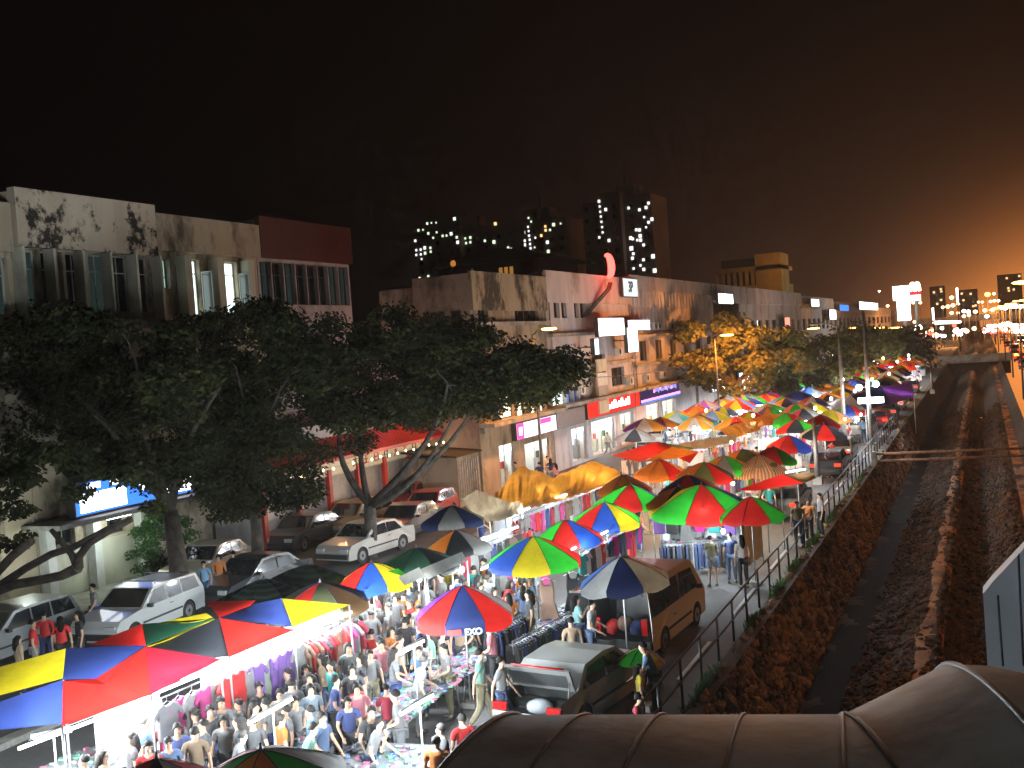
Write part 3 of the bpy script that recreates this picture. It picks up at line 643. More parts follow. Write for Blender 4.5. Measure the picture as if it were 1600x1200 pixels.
L2=Z3([(528,247,10,2),(500,350,8,0),(520,352,11,0),(602,385,8,0),(618,392,7,0),(625,440,9,2),(733,217,6,0),(748,238,6,0),(730,268,6,1),(704,296,9,1),(734,292,6,1),(736,318,7,1),(740,342,7,1),(742,366,7,1),(745,390,7,1),(748,414,8,1),(698,345,8,1),(700,368,9,1),(772,330,6,1),(768,385,5,0),(843,268,7,2),(845,290,8,2),(820,320,8,2),(890,258,10,0),(870,288,7,0),(855,358,10,1),(860,410,10,0),(864,456,6,0),(912,456,10,0),(930,252,5,0)],620,280,3.636)
tower('stepped dark apartment tower with a bright column of stair windows',300,760,884,340,470,L2,2,[(0,.45,0,4),(.45,.62,2.5,2),(.62,1,-1,0)])
L3=Z3([(1148,125,8,1),(1152,155,6,1),(1155,185,6,1),(1159,212,6,1),(1162,242,6,1),(1166,272,6,1),(1169,302,6,1),(1186,172,9,1),(1205,348,9,1),(1137,328,7,1),(1298,158,8,0),(1360,168,8,1),(1398,155,9,1),(1412,130,8,1),(1432,222,10,1),(1412,240,8,1),(1387,210,6,1),(1342,283,8,1),(1360,284,9,1),(1398,268,6,1),(1310,330,10,1),(1322,335,8,1),(1348,342,7,1),(1364,318,10,1),(1367,342,9,1),(1314,390,12,1),(1325,420,8,1),(1320,446,9,1),(1327,505,7,1),(1384,370,8,1),(1383,455,8,1),(1385,510,9,1),(1438,435,12,1),(1448,517,12,1),(1366,487,7,1)],620,280,3.636)
tower('tallest brown apartment tower directly behind the red crescent neon',290,904,1012,306,470,L3,3,[(0,.28,-1,2),(.28,.6,1.2,0),(.6,1,0,3)])
# dark old roof with a small orange lamp behind the mildewed parapets
t=thing('hipped_roof_house','dark house with hipped roof and one small orange lamp behind the terrace','building',(0,0,0))
Yh=78; a=FYp(688,470,Yh); c=FYp(838,470,Yh); e=FYp(700,395,Yh); f=FYp(800,405,Yh)
m=MB(); m.box(((a.x+c.x)/2,Yh+5,(e.z-1.2)/2),(c.x-a.x,10,e.z-1.2),roofm); m.build('wall',t)
zb=e.z-1.2; m=MB(); A=[(a.x-.5,Yh-.6,zb),(c.x+1.5,Yh-.6,zb),(c.x+1.5,Yh+10.6,zb),(a.x-.5,Yh+10.6,zb)]; B=[(a.x+2.2,Yh+5,e.z+.5),(c.x-3,Yh+5,e.z+.2)]
m.poly([A[0],A[1],B[1],B[0]],roofm); m.poly([A[2],A[3],B[0],B[1]],roofm); m.poly([A[1],A[2],B[1]],roofm); m.poly([A[3],A[0],B[0]],roofm); m.build('roof',t)
q=FYp(708,412,Yh-.3); m=MB(); m.ell(q,(.25,.1,.28),emat('dim_orange_lamp',(.9,.30,.05),.6),10,6); m.build('lamp',t)
q=FYp(790,427,Yh-.3)
for k in range(3): m=MB(); m.box((q.x-.5+k*.45,q.y+.25,q.z),(.28,.06,1.0),emat('amber_window',(.9,.42,.08),.35)); m.build('lit_window',t)
# ochre building with open top storey
t=thing('ochre_building','ochre office building with an open colonnade under its flat roof','building',(0,0,0)); D=190
a=FYp(1112,452,D); c=FYp(1222,440,D); zt=FYp(1168,408,D).z; ochre=pmat('ochre_wall',(.55,.34,.10),.8,0,.3,.3)
z1=FYp(1168,446,D).z; z2=FYp(1168,424,D).z
m=MB(); m.box(((a.x+c.x)/2,D+6,z1/2),(c.x-a.x,12,z1),ochre); m.box(((a.x+c.x)/2+.5,D+6,(z2+zt-1)/2),(c.x-a.x-1,12,zt-1-z2),ochre); m.box((c.x-2.2,D+4,(z1+zt+1)/2),(4.4,8,zt+1-z1),ochre); m.build('wall',t)
for k in range(7): m=MB(); m.box((a.x+1+(c.x-a.x-6)*k/6,D+.4,(z1+z2)/2),(.5,.5,z2-z1),ochre); m.build('column',t)
m=MB(); m.box(((a.x+c.x)/2,D+8,(z1+z2)/2),((c.x-a.x)*.96,2,z2-z1-.02),roofm); m.build('dark_wall',t)
m=MB(); m.box(((a.x+c.x)/2-1,D+6,zt-.5),((c.x-a.x)*.6,7,2.2),roofm); m.build('roof',t)
plight(t,((a.x+c.x)/2+8,D-9,z1+2),(1,.5,.12),900,1)

bg_=thing('road_bridge','low concrete road bridge closing off the far end of the canal','bridge',(0,205,0)); m=MB(); m.box((-1.7,4,-.1),(12,9,.5),concrete); m.build('deck',bg_)
m=MB(); m.box((-1.7,-.4,.5),(12,.3,1.1),concrete); m.build('parapet',bg_); m=MB(); m.box((-1.7,.2,-1.4),(11.4,.5,2.2),soil); m.build('abutment',bg_)
# ================================================================== TREES
def leaves(name,parent,clumps,n,size,mat,seed,loc=(0,0,0)):
    r=np.random.default_rng(seed); C=np.array([c[:3] for c in clumps]); Rr=np.array([c[3] for c in clumps]); w_=Rr**2.2; w_/=w_.sum()
    idx=r.choice(len(clumps),n,p=w_); d=r.normal(size=(n,3)); d/=np.linalg.norm(d,axis=1)[:,None]
    rad=Rr[idx]*r.random(n)**.42; p=C[idx]+d*rad[:,None]*np.array([1,1,.6])
    # orientation: random, drooping
    a=r.random(n)*2*PI; dirv=np.stack([np.cos(a),np.sin(a),-.3-.7*r.random(n)],1); dirv/=np.linalg.norm(dirv,axis=1)[:,None]
    s=r.normal(size=(n,3)); s-=dirv*(s*dirv).sum(1)[:,None]; s/=np.linalg.norm(s,axis=1)[:,None]
    L_=size*(.6+.8*r.random(n))[:,None]; Wd=L_*.26
    nn=np.cross(dirv,s)
    V=np.stack([p,p+dirv*L_*.5+s*Wd+nn*L_*.04,p+dirv*L_,p+dirv*L_*.5-s*Wd+nn*L_*.04],1).reshape(-1,3)
    me=bpy.data.meshes.new(name); me.vertices.add(4*n); me.vertices.foreach_set('co',V.ravel()); me.loops.add(4*n); me.loops.foreach_set('vertex_index',np.arange(4*n))
    me.polygons.add(n); me.polygons.foreach_set('loop_start',np.arange(n)*4); me.polygons.foreach_set('loop_total',np.full(n,4)); me.materials.append(mat); me.update(); me.validate()
    o=bpy.data.objects.new(name,me); COL.objects.link(o); o.parent=parent; return o
def limb(m,p0,p1,r0,r1,bend,rnd,n=7):
    p0=Vector(p0);p1=Vector(p1); pts=[]
    off=Vector(((rnd.random()-.5),(rnd.random()-.5),.3))*bend
    for k in range(n+1):
        t=k/n; pts.append(p0.lerp(p1,t)+off*math.sin(PI*t)+Vector((rnd.random()-.5,rnd.random()-.5,rnd.random()-.5))*bend*.12)
    m.tube(pts,[r0+(r1-r0)*k/n for k in range(n+1)],barkm,8); return pts
def tree(label,base,fork,limbs,clumps,n,size,mat,seed,r0=.25,group=None,twigs=True,cat='tree'):
    rnd=random.Random(seed); t=thing('street_tree',label,cat,base,0,group); B=Vector(base)
    m=MB(); f=Vector(fork)-B; m.tube([(0,0,-.1),f*.5+Vector((.06,0,0)),f],[r0*1.25,r0,r0*.85],barkm,10); ends=[]
    for (e,mid) in limbs:
        e=Vector(e)-B
        if mid:
            mm=Vector(mid)-B; pts=[]
            for k in range(9):
                u=k/8; pts.append((1-u)**2*f+2*u*(1-u)*mm+u*u*e)
            m.tube(pts,[r0*.62*(1-u/8*.72) for u in range(9)],barkm,8)
        else: limb(m,f,e,r0*.55,r0*.15,.6,rnd)
        ends.append(e)
    cl=[(c[0]-B.x,c[1]-B.y,c[2]-B.z,c[3]) for c in clumps]
    if twigs:
        nodes=[(e,.16) for e in ends]
        for c in sorted(cl,key=lambda c:(Vector(c[:3])-f).length):
            v=Vector(c[:3]); e,w_=min(nodes,key=lambda q:(q[0]-v).length-(.3 if q[1]>.1 else 0)); limb(m,e,v,r0*w_,r0*w_*.55,.3,rnd,5); nodes.append((v,max(.03,w_*.62)))
    m.build('trunk',t); leaves('crown',t,cl,n,size,mat,seed); return t
def clumpset(px_list,Y0,spread,seed,rr=(.9,1.5)):
    """px_list: centres of leaf masses at depth Y0 (px,py); spread in depth"""
    r=random.Random(seed); out=[]
    for (px,py,s) in px_list:
        for k in range(2):
            q=FYp(px+r.uniform(-10,10),py+r.uniform(-8,8),Y0+r.uniform(-spread,spread)); out.append((q.x,q.y,q.z,s*r.uniform(*rr)))
    return out
def blob(x0,x1,y0,y1,n,s,seed,rej=None):
    r=random.Random(seed); o=[]
    while len(o)<n:
        x=r.uniform(x0,x1); y=r.uniform(y0,y1); u=(x-(x0+x1)/2)/((x1-x0)/2); v=(y-(y0+y1)/2)/((y1-y0)/2)
        if abs(u)**3+abs(v)**3>1: continue
        if rej and rej(x,y): continue
        o.append((x,y,s*r.uniform(.75,1.25)))
    return o
# near-left tree mass (two trees), middle tree, far row
rejL=lambda x,y: (y>700 and 215<x<290 and y>770) or (y>735 and x<215) or (715<y and 60<x<215)
cl=clumpset(blob(-60,310,492,775,70,.80,1,rejL),29,2.0,1)+clumpset([(320,760,.6),(300,700,.9),(250,720,.8)],29,1.5,2)
b0=G(286,955,0); 
tree('broad dark street tree whose crown hides the shophouses at far left',b0,(b0.x-.2,b0.y,3.4),[((b0.x-2.5,b0.y-1,7.2),None),((b0.x+1.5,b0.y+1,7.4),None),((b0.x-4,b0.y+.8,6.6),None),((b0.x,b0.y-1.2,8),None)],cl,62000,.19,leafm,11,.30)
rejM=lambda x,y: False
cl=clumpset(blob(270,510,485,640,34,.8,3),35,2.2,3)+clumpset(blob(300,485,630,800,32,.72,4),34,1.5,4)
b1=G(405,900,0)
tree('dark street tree with hanging foliage between the two car rows',b1,(b1.x,b1.y,3.6),[((b1.x-1,b1.y,7.2),None),((b1.x+1.6,b1.y,7.0),None),((b1.x+.5,b1.y-1,8),None)],cl,44000,.19,leafm,12,.22)
b2=G(577,872,0); FY=b2.y
def q(px,py,dy=0): return tuple(FYp(px,py,FY+dy))
cl=clumpset(blob(470,730,495,650,40,.85,5),FY+.5,2.3,5)+clumpset(blob(640,895,515,625,34,.85,6),FY+1,2.0,6)+clumpset([(540,660,.8),(600,650,.7),(500,640,.9),(660,645,.6),(700,640,.6),(565,690,.6),(840,590,.8),(880,560,.7),(760,640,.5),(500,700,.7),(480,740,.7)],FY,1.2,7)
tree('large spreading street tree with forked trunk over the parked cars',b2,q(578,790),[(q(548,640),q(500,700)),(q(560,620,1.5),q(560,740)),(q(715,640),q(650,775)),(q(700,600,-1.5),q(690,690)),(q(760,600,1),q(700,730))],cl,62000,.19,leafm,13,.27)
# near limb reaching in from outside the left edge
t=thing('street_tree','bare forked limb of a tree standing beyond the left edge of view','tree',G(-60,1010,0)); B=Vector(t.location)
def ql(px,py): return FYp(px,py,24)-B
m=MB(); m.tube([(0,0,0),ql(-60,960),ql(-10,925)],[.3,.24,.19],barkm,10)
m.tube([ql(-10,925),ql(20,914),ql(60,907),ql(95,900),ql(122,887)],[.17,.15,.14,.14,.17],barkm,9)
m.tube([ql(122,887),ql(123,870),ql(140,848),ql(170,830),ql(205,812)],[.16,.13,.11,.10,.08],barkm,8)
m.tube([ql(122,887),ql(112,866),ql(95,845),ql(80,828)],[.14,.10,.09,.07],barkm,8)
m.tube([ql(5,912),ql(40,888),ql(80,866),ql(115,855),ql(170,825),ql(205,810)],[.14,.12,.11,.10,.08,.06],barkm,8)
m.tube([ql(-10,900),ql(20,868),ql(50,845)],[.15,.14,.12],barkm,8); m.build('trunk',t)
cl=[]
for (px,py,s) in blob(-50,215,690,775,16,.5,8)+[(40,835,.3),(20,850,.35),(-20,850,.6),(30,795,.5),(-20,800,.6),(240,790,.35)]:
    v=FYp(px,py,24+random.uniform(-.8,.8))-B; cl.append((*v,s))
leaves('crown',t,cl,5200,.2,leafm,18)
# leafy green bush by the cream wall
cl=[]; b3=G(245,905,0)
for k in range(26):
    px=random.uniform(192,300); py=random.uniform(785,890); v=FYp(px,py,b3.y+random.uniform(-.5,.5))-b3; cl.append((*v,.45))
t=thing('bush','tall green leafy bush against the cream shop wall','bush',b3); m=MB()
for k in range(7): limb(m,(0,0,0),Vector(cl[k*3][:3]),.04,.015,.3,random)
m.build('stem',t); leaves('crown',t,cl,6500,.13,bushm,21)
t=thing('bush','dark round bush at the right end of the restaurant shutters','bush',G(690,775,0)); m=MB(); cl=[]
for k in range(16): v=FYp(random.uniform(672,705),random.uniform(690,770),t.location.y+random.uniform(-.6,.6))-Vector(t.location); cl.append((*v,.6))
for k in range(5): limb(m,(0,0,0),Vector(cl[k*3][:3]),.04,.015,.3,random)
m.build('stem',t); leaves('crown',t,cl,2500,.16,leafm,22)
# small shrub bottom of left wall
t=thing('bush','scrappy plants in front of the pale wall behind the people in red','bush',G(75,935,0)); cl=[]
for k in range(12): v=FYp(random.uniform(40,100),random.uniform(920,945),t.location.y+random.uniform(-.5,.5))-Vector(t.location); cl.append((v.x,v.y,max(v.z,.2),.3))
leaves('crown',t,cl,900,.14,bushm,23); m=MB(); [limb(m,(0,0,0),Vector(c[:3]),.02,.01,.1,random) for c in cl[:5]]; m.build('stem',t)
# far row of trees: crown lit by the street lamps hidden in them
FT=[((1157,668),(1150,600),(1015,1255,500,600),26,1.15,8000,'spreading street tree lit orange by the lamp in its crown'),
    ((1213,655),(1215,615),(1185,1305,525,600),15,1.05,4500,'dark spreading tree next after the lamp-lit one'),
    ((1262,640),(1262,600),(1250,1340,530,590),11,1.3,3500,'yellow-lit street tree behind the third row of stalls'),
    ((1330,590),(1332,570),(1310,1372,520,560),9,1.9,3500,'bright yellow-green tree beside the two tall lamp posts'),
    ((1385,580),(1385,560),(1365,1430,520,556),9,2.2,3000,'farthest dark tree crown before the white pylon sign')]
for i,(bp,fk,bb,nc,s,n,lb) in enumerate(FT):
    base=G(*bp,0); Y_=base.y
    if Y_>200: base=G(bp[0],bp[1],0)
    cl=clumpset(blob(*bb,nc,s*Y_/110,30+i),Y_,5,31+i)
    ql_=lambda a,b_: tuple(FYp(a,b_,Y_))
    w_=bb[1]-bb[0]; cx=(bb[0]+bb[1])/2; zt=bb[2]*.55+bb[3]*.45
    tree(lb,base,ql_(*fk),[(ql_(cx-w_*.25,zt),None),(ql_(cx+w_*.25,zt),None),(ql_(cx-w_*.05,zt-8),None),(ql_(cx+w_*.38,zt+6),None),(ql_(cx-w_*.38,zt+8),None)],cl,n,.55*Y_/110,leafy if i!=1 else leafm,40+i,.3)
# ================================================================== UMBRELLAS AND CANOPIES
FAB={}
CN={'red':(.62,.02,.015),'green':(.03,.42,.03),'yellow':(.78,.60,.02),'blue':(.015,.05,.26),'navy':(.012,.02,.075),'white':(.75,.75,.73),'orange':(.75,.20,.02),'black':(.012,.013,.015),
    'olive':(.05,.055,.02),'grey':(.26,.25,.24),'darkgreen':(.012,.055,.03),'brown':(.22,.12,.05),'purple':(.16,.03,.25),'tan':(.55,.42,.26),'skyblue':(.10,.22,.62),'maroon':(.25,.01,.02),'amber':(.80,.30,.03),'teal':(.03,.3,.28)}
def fab(c,trans=.42):
    k=(c,trans)
    if k not in FAB: FAB[k]=pmat(c+'_fabric',CN[c],.6,0,.38,1.3,.12,trans=trans,spec=.35,lo=.3,hi=.7)
    return FAB[k]
stripem=None
def stripe_fab(name,c1,c2,n=3.5,ring=False):
    m,nt,out=base_mat(name); N=nt.nodes.new; L=nt.links.new; tc=N('ShaderNodeTexCoord'); sp=N('ShaderNodeSeparateXYZ'); L(tc.outputs['Object'],sp.inputs[0])
    def mt(op,a,b=None):
        q=N('ShaderNodeMath'); q.operation=op
        for i,v in enumerate((a,b)):
            if v is None: continue
            if isinstance(v,(int,float)): q.inputs[i].default_value=v
            else: L(v,q.inputs[i])
        return q.outputs[0]
    if ring: v=mt('POWER',mt('ADD',mt('MULTIPLY',sp.outputs[0],sp.outputs[0]),mt('MULTIPLY',sp.outputs[1],sp.outputs[1])),.5); v=mt('SINE',mt('MULTIPLY',v,n))
    else: v=mt('SINE',mt('MULTIPLY',mt('ARCTAN2',sp.outputs[1],sp.outputs[0]),n))
    r=N('ShaderNodeMix'); r.data_type='RGBA'; L(mt('GREATER_THAN',v,.25),r.inputs[0]); r.inputs[6].default_value=(*c1,1); r.inputs[7].default_value=(*c2,1)
    b=N('ShaderNodeBsdfDiffuse'); t=N('ShaderNodeBsdfTranslucent'); L(r.outputs[2],b.inputs[0]); L(r.outputs[2],t.inputs[0]); mi=N('ShaderNodeMixShader'); mi.inputs[0].default_value=.4; L(b.outputs[0],mi.inputs[1]); L(t.outputs[0],mi.inputs[2]); L(mi.outputs[0],out.inputs[0]); return m
ironm=pmat('umbrella_frame',(.25,.25,.25),.4,.8,.2,5); polem=pmat('umbrella_pole',(.6,.6,.58),.4,.5,.2,5)
LAND=[]   # (x,y,name) landmarks for labels
def canopy_mesh(r,cols,h=.62,valance=.16,face=0.0,nseg=8,custom=None,sub=4,rings=6):
    m=MB(); n=nseg*sub; ws=random.random()*50; wob=.05
    def P(i,t):
        a=face-PI/nseg+2*PI*i/n; k=(i%sub)/sub; sag=1-.055*math.sin(PI*k)*t; rr=r*t*sag
        z=-h*(t**1.35)-.05*math.sin(PI*k)*t*t*(1-t*.3)+(wob*noise.noise(Vector((rr*math.cos(a)*2+ws,rr*math.sin(a)*2,ws)))*t)
        return (rr*math.cos(a),rr*math.sin(a),z)
    for s in range(nseg):
        mat=custom if custom else fab(cols[s%len(cols)])
        vs=[];fs=[]
        for j in range(rings+1):
            for i in range(sub+1): vs.append(P(s*sub+i,.02+.98*j/rings))
        for j in range(rings):
            for i in range(sub): a=j*(sub+1)+i; fs.append((a,a+sub+1,a+sub+2,a+1))
        b=len(vs)
        if valance:
            for i in range(sub+1):
                p=P(s*sub+i,1); vs.append((p[0]*1.012,p[1]*1.012,p[2]-valance*(1+.18*math.sin(PI*i/sub))))
            e=rings*(sub+1)
            for i in range(sub): fs.append((e+i,b+i,b+i+1,e+i+1))
        m.raw(vs,fs,mat,True)
    m.tube([(0,0,-.02),(0,0,.10)],[.04,.015],ironm,6)
    return m
def umbrella(label,px,py,r,cols,ztop=2.75,h=.62,val=.14,custom=None,detail=True,mesh=None,pos=None,tilt=(0,0),jit=True,group='market umbrellas over the stalls',land=None):
    p=G(px,py,ztop) if pos is None else Vector(pos); t=thing('market_umbrella',label,'umbrella',(p.x,p.y,0),0,group)
    face=math.atan2(-p.y,-p.x)+(random.uniform(-.12,.12) if jit else 0); tilt=(random.uniform(-.07,.07),random.uniform(-.07,.07)) if jit else tilt
    c=canopy_mesh(r,cols,h,val,face,custom=custom,sub=4 if detail else 2,rings=6 if detail else 3).build('canopy',t); c.location=(0,0,ztop); c.rotation_euler=(*tilt,0)
    m=MB(); m.tube([(0,0,0),(0,0,ztop-.03)],.022,polem,6); m.build('pole',t)
    if detail:
        m=MB(); m.box((0,0,.06),(.36,.36,.12),concrete); m.build('base',t)
        for k in range(8):
            a=face-PI/8+k*PI/4; m=MB(); pts=[]
            for j in range(7): u=j/6; pts.append((r*u*1.003*math.cos(a),r*u*1.003*math.sin(a),-h*(u**1.35)+.006))
            m.tube(pts,.007,fab('navy'),4,False); o=m.build('seam',t); o.location=(0,0,ztop); o.rotation_euler=(*tilt,0); m=MB(); pts=[]
            for j in range(5): u=j/4; pts.append((r*u*math.cos(a),r*u*math.sin(a),-h*(u**1.35)-.02))
            m.tube(pts,.008,ironm,4); m.tube([(0,0,-.75),(r*.5*math.cos(a),r*.5*math.sin(a),-h*(.5**1.35)-.02)],.006,ironm,4)
            o=m.build('rib',t); o.location=(0,0,ztop); o.rotation_euler=(*tilt,0)
    if land: LAND.append((p.x,p.y,land))
    return t
# colour order: facing the camera, then counter-clockwise seen from above
u=umbrella('red and navy umbrella with lettered valance in the middle of the crowd',722,915,1.13,['navy','red','white','orange','red','navy','purple','red'],2.75,.62,.2,jit=False,land='the red and navy umbrella')
# lettering on the valance
pu=u.location; fc=math.atan2(-pu.y,-pu.x); rr=1.13*math.cos(PI/8)*1.02+.05
o=text_mesh('EXO',.19,white_paint,u,'lettering',.004,((rr+.07)*math.cos(fc)-.17*math.sin(fc),(rr+.07)*math.sin(fc)+.17*math.cos(fc),2.75-.62-.14),(PI/2,0,fc+PI/2),.008)
mm=MB(); mm.box((0,0,0),(.30,.008,.12),redpaint); o=mm.build('lettering_patch',u); o.location=((rr+.05)*math.cos(fc)+.24*math.sin(fc),(rr+.05)*math.sin(fc)-.24*math.cos(fc),2.75-.62-.13); o.rotation_euler=(0,0,fc+PI/2)
umbrella('big bright green, blue and yellow umbrella beside the jeans rack',833,838,1.32,['yellow','green','red','blue','yellow','green','green','blue'],2.8,.66,land='the yellow, blue and green umbrella')
umbrella('red, blue and green umbrella tucked behind the big yellow and green one',883,812,1.12,['red','blue','red','green','blue','red','green','green'],2.75,.6,land='the red, blue and green umbrella')
umbrella('blue, yellow and red umbrella between two hanging clothes rows',945,785,1.15,['blue','yellow','green','red','blue','yellow','green','red'],2.8,.6,land='the blue and yellow umbrella')
umbrella('green and red umbrella with yellow edge behind the blue and yellow one',985,757,1.4,['red','green','navy','yellow','red','green','yellow','green'],2.85,.66,land='the green and red umbrella')
umbrella('faded blue and white umbrella beside the open-backed van',970,870,1.12,['navy','tan','brown','white','navy','white','skyblue','white'],2.8,.58,land='the blue and white umbrella')
umbrella('bright green umbrella with red front panel above the clothes stall',1096,757,1.9,['red','green','navy','red','yellow','red','yellow','green'],2.9,.85,land='the green umbrella with the red panel')
umbrella('blue, red and yellow umbrella over the far crowd edge',580,878,1.05,['blue','yellow','yellow','green','red','blue','yellow','red'],2.75,.55,land='the yellow, red and blue umbrella')
umbrella('dark olive umbrella with one red side next to the yellow canopy',500,910,1.15,['olive','brown','black','red','olive','black','olive','red'],2.75,.5,land='the dark olive umbrella')
umbrella('black-green ringed umbrella nearest the white station wagon',412,905,1.25,None,2.7,.5,custom=stripe_fab('dark_ringed_fabric',(.01,.018,.014),(.03,.045,.03),26,True))
umbrella('dark green ringed umbrella behind the olive umbrella',482,882,1.2,None,2.75,.5,custom=stripe_fab('green_ringed_fabric',(.012,.03,.018),(.035,.055,.03),24,True))
umbrella('navy and grey umbrella at the foot of the orange tarpaulins',705,790,1.15,['grey','navy','tan','brown','navy','grey','navy','navy'],2.75,.55,land='the navy and grey umbrella')
umbrella('black umbrella with grey panels and orange-coloured highlights beside the tent roof',712,828,1.05,['black','grey','brown','orange','black','grey','brown','orange'],2.75,.55)  # orange cloth panels stand in for lamp highlights on the dark umbrella
umbrella('wide dark green umbrella over the grey stall roof',650,856,1.2,['darkgreen','black','darkgreen','olive','darkgreen','black','darkgreen','darkgreen'],2.7,.5)
umbrella('red and black umbrella cut by the bottom of the view',245,1186,1.0,['black','white','red','red','black','red','red','red'],2.8,.5,land='the nearest red and black umbrella')
umbrella('nearest umbrella, orange and green with a white edge',408,1172,1.2,['orange','green','white','white','blue','red','green','amber'],2.8,.5,land='the nearest orange and green umbrella')
# mid distance, hand placed
MID=[(1030,718,1.15,['orange','red','orange','orange','red','orange','amber','orange'],'orange and red umbrella before the glowing bare bulb'),
(975,742,1.1,['orange','amber','red','orange','amber','red','orange','orange'],'plain orange umbrella beside the crinkled tarpaulin'),
(1100,722,1.25,['olive','red','black','orange','olive','amber','orange','orange'],'olive and orange umbrella behind the bright green one'),
(1075,742,1.2,['red','navy','red','orange','navy','red','orange','navy'],'flat red and navy umbrella peeping over the bright green one'),
(1132,712,1.25,['grey','green','amber','orange','grey','red','green','orange'],'grey, green and orange umbrella left of the striped one'),
(1160,702,1.3,['olive','olive','brown','red','olive','brown','orange','orange'],'wide dull olive umbrella touching the striped one'),
(1060,760,1.2,['olive','green','navy','orange','olive','orange','amber','orange'],'olive umbrella between the two green and red ones'),
(1172,776,1.05,['red','green','maroon','red','green','red','green','red'],'red and green square umbrella right of the bright green one'),
(1232,680,1.15,['red','blue','purple','red','yellow','blue','amber','red'],'red, blue and yellow umbrella over a white lit table'),
(1208,698,1.1,['red','green','green','red','green','red','red','red'],'red umbrella with a green side behind the striped one'),
(1245,655,1.25,['black','green','red','red','green','red','red','red'],'red and dark green umbrella before the first lamp post'),
(1287,662,1.25,['red','black','black','red','tan','red','tan','black'],'red and black umbrella right beside the first lamp post'),
(1283,648,1.2,['red','red','orange','red','red','orange','red','red'],'all red umbrella just behind the red and black one'),
(1200,636,1.1,['orange','green','green','purple','orange','purple','purple','purple'],'purple and orange umbrella below the street trees'),
(1243,630,1.2,['green','yellow','blue','red','yellow','red','red','red'],'rainbow umbrella of red, green, yellow and blue below the trees'),
(1228,645,1.1,['green','red','red','orange','green','red','green','green'],'small green and red umbrella below the rainbow one'),
(1300,640,1.3,['yellow','amber','blue','blue','red','navy','green','yellow'],'yellow and blue umbrella crossed by the first lamp post'),
(1325,632,1.2,['blue','red','red','navy','blue','yellow','yellow','green'],'blue umbrella with red edge between the lamp posts')]
for px,py,r,c,l in MID: umbrella(l,px,py,r,c,2.8,.6,.12)
striped=stripe_fab('orange_white_striped_fabric',(.62,.20,.04),(.80,.62,.45),48)
us=umbrella('orange umbrella with thin white stripes and round printed badges',1186,710,1.15,None,2.8,.72,.18,custom=striped,land='the striped orange umbrella')
for k in (-1,0,1):
    a=math.atan2(-us.location.y,-us.location.x)+k*PI/4; m=MB(); t_=.68; pts=[]
    for j in range(12): b_=2*PI*j/12; pts.append((0.0,.2*math.cos(b_),.13*math.sin(b_)))
    m.poly(pts,fab('brown',.2)); o=m.build('badge',us); rr=1.15*t_; o.location=(rr*math.cos(a)*1.03,rr*math.sin(a)*1.03,2.8-.72*t_**1.35+.03); o.rotation_euler=(0,-R(42),a)
# far umbrellas, each with its own colours
names=['red','green','yellow','blue','navy','white','orange','black','amber','purple','teal','grey','maroon','skyblue']
rnd=random.Random(5); combos=set(); FAR=[]
rows=[-8.6,-11.3,-14.0,-17.0,-19.4]; y=52.0; k=0
taken=[G(px,py,2.8) for px,py,*_ in MID]+[G(1225,745,2.6),G(1160,680,2.3),G(1110,695,2.3)]
while y<170:
    for i,x in enumerate(rows):
        yy_=y+rnd.uniform(-1,1); xx=x+rnd.uniform(-.5,.5)
        if yy_<62 and x<-12: continue
        if any((xx-t.x)**2+(yy_-t.y)**2<2.3**2 for t in taken): continue
        if rnd.random()<.03: continue
        while True:
            a,b_,c=rnd.sample(names if y<110 else ['red','orange','amber','green','yellow','navy','white','red','orange'],3) if rnd.random()<.9 else rnd.sample(['orange','red','amber','yellow'],3)
            if (a,b_,c) not in combos: combos.add((a,b_,c)); break
        w1=rnd.choice(['in the far market rows','over a distant stall','among the distant stalls'])
        lb=uniq([f'{a} and {b_} umbrella with {c} panels {q}' for q in ('over a distant stall','among the distant stalls','in the far market rows')])
        umbrella(lb,0,0,rnd.uniform(1.1,1.5),[a,b_,c,a,b_,a,b_,c] if rnd.random()<.6 else [a,b_]*4,rnd.uniform(2.6,3.0),.58,.1,detail=False,pos=(xx,yy_,0))
        FAR.append((xx,yy_))
    y+=2.6+.008*(y-50)
# ---- sewn canopies near left: panels given by their corner points (height in metres)
def cloth(m,corners,mat,n=6,sag=.05,noisea=.02,seed=0):
    """corners: 3 or 4 Vectors; subdivided with a slight sag and wrinkle"""
    c=[Vector(x) for x in corners]
    if len(c)==3: c=[c[0],c[1],c[2],c[2]]
    vs=[];fs=[]
    for j in range(n+1):
        for i in range(n+1):
            s,t=i/n,j/n; p=(c[0]*(1-s)+c[1]*s)*(1-t)+(c[3]*(1-s)+c[2]*s)*t
            p=p+Vector((0,0,-sag*16*s*(1-s)*t*(1-t)+noisea*noise.noise(p*2.2+Vector((seed,0,0)))*(1 if 0<s<1 and 0<t<1 else 0))); vs.append(p)
    for j in range(n):
        for i in range(n): a=j*(n+1)+i; fs.append((a,a+1,a+n+2,a+n+1))
    m.raw(vs,fs,mat,True)
def gz(px,py,z): return G(px,py,z)
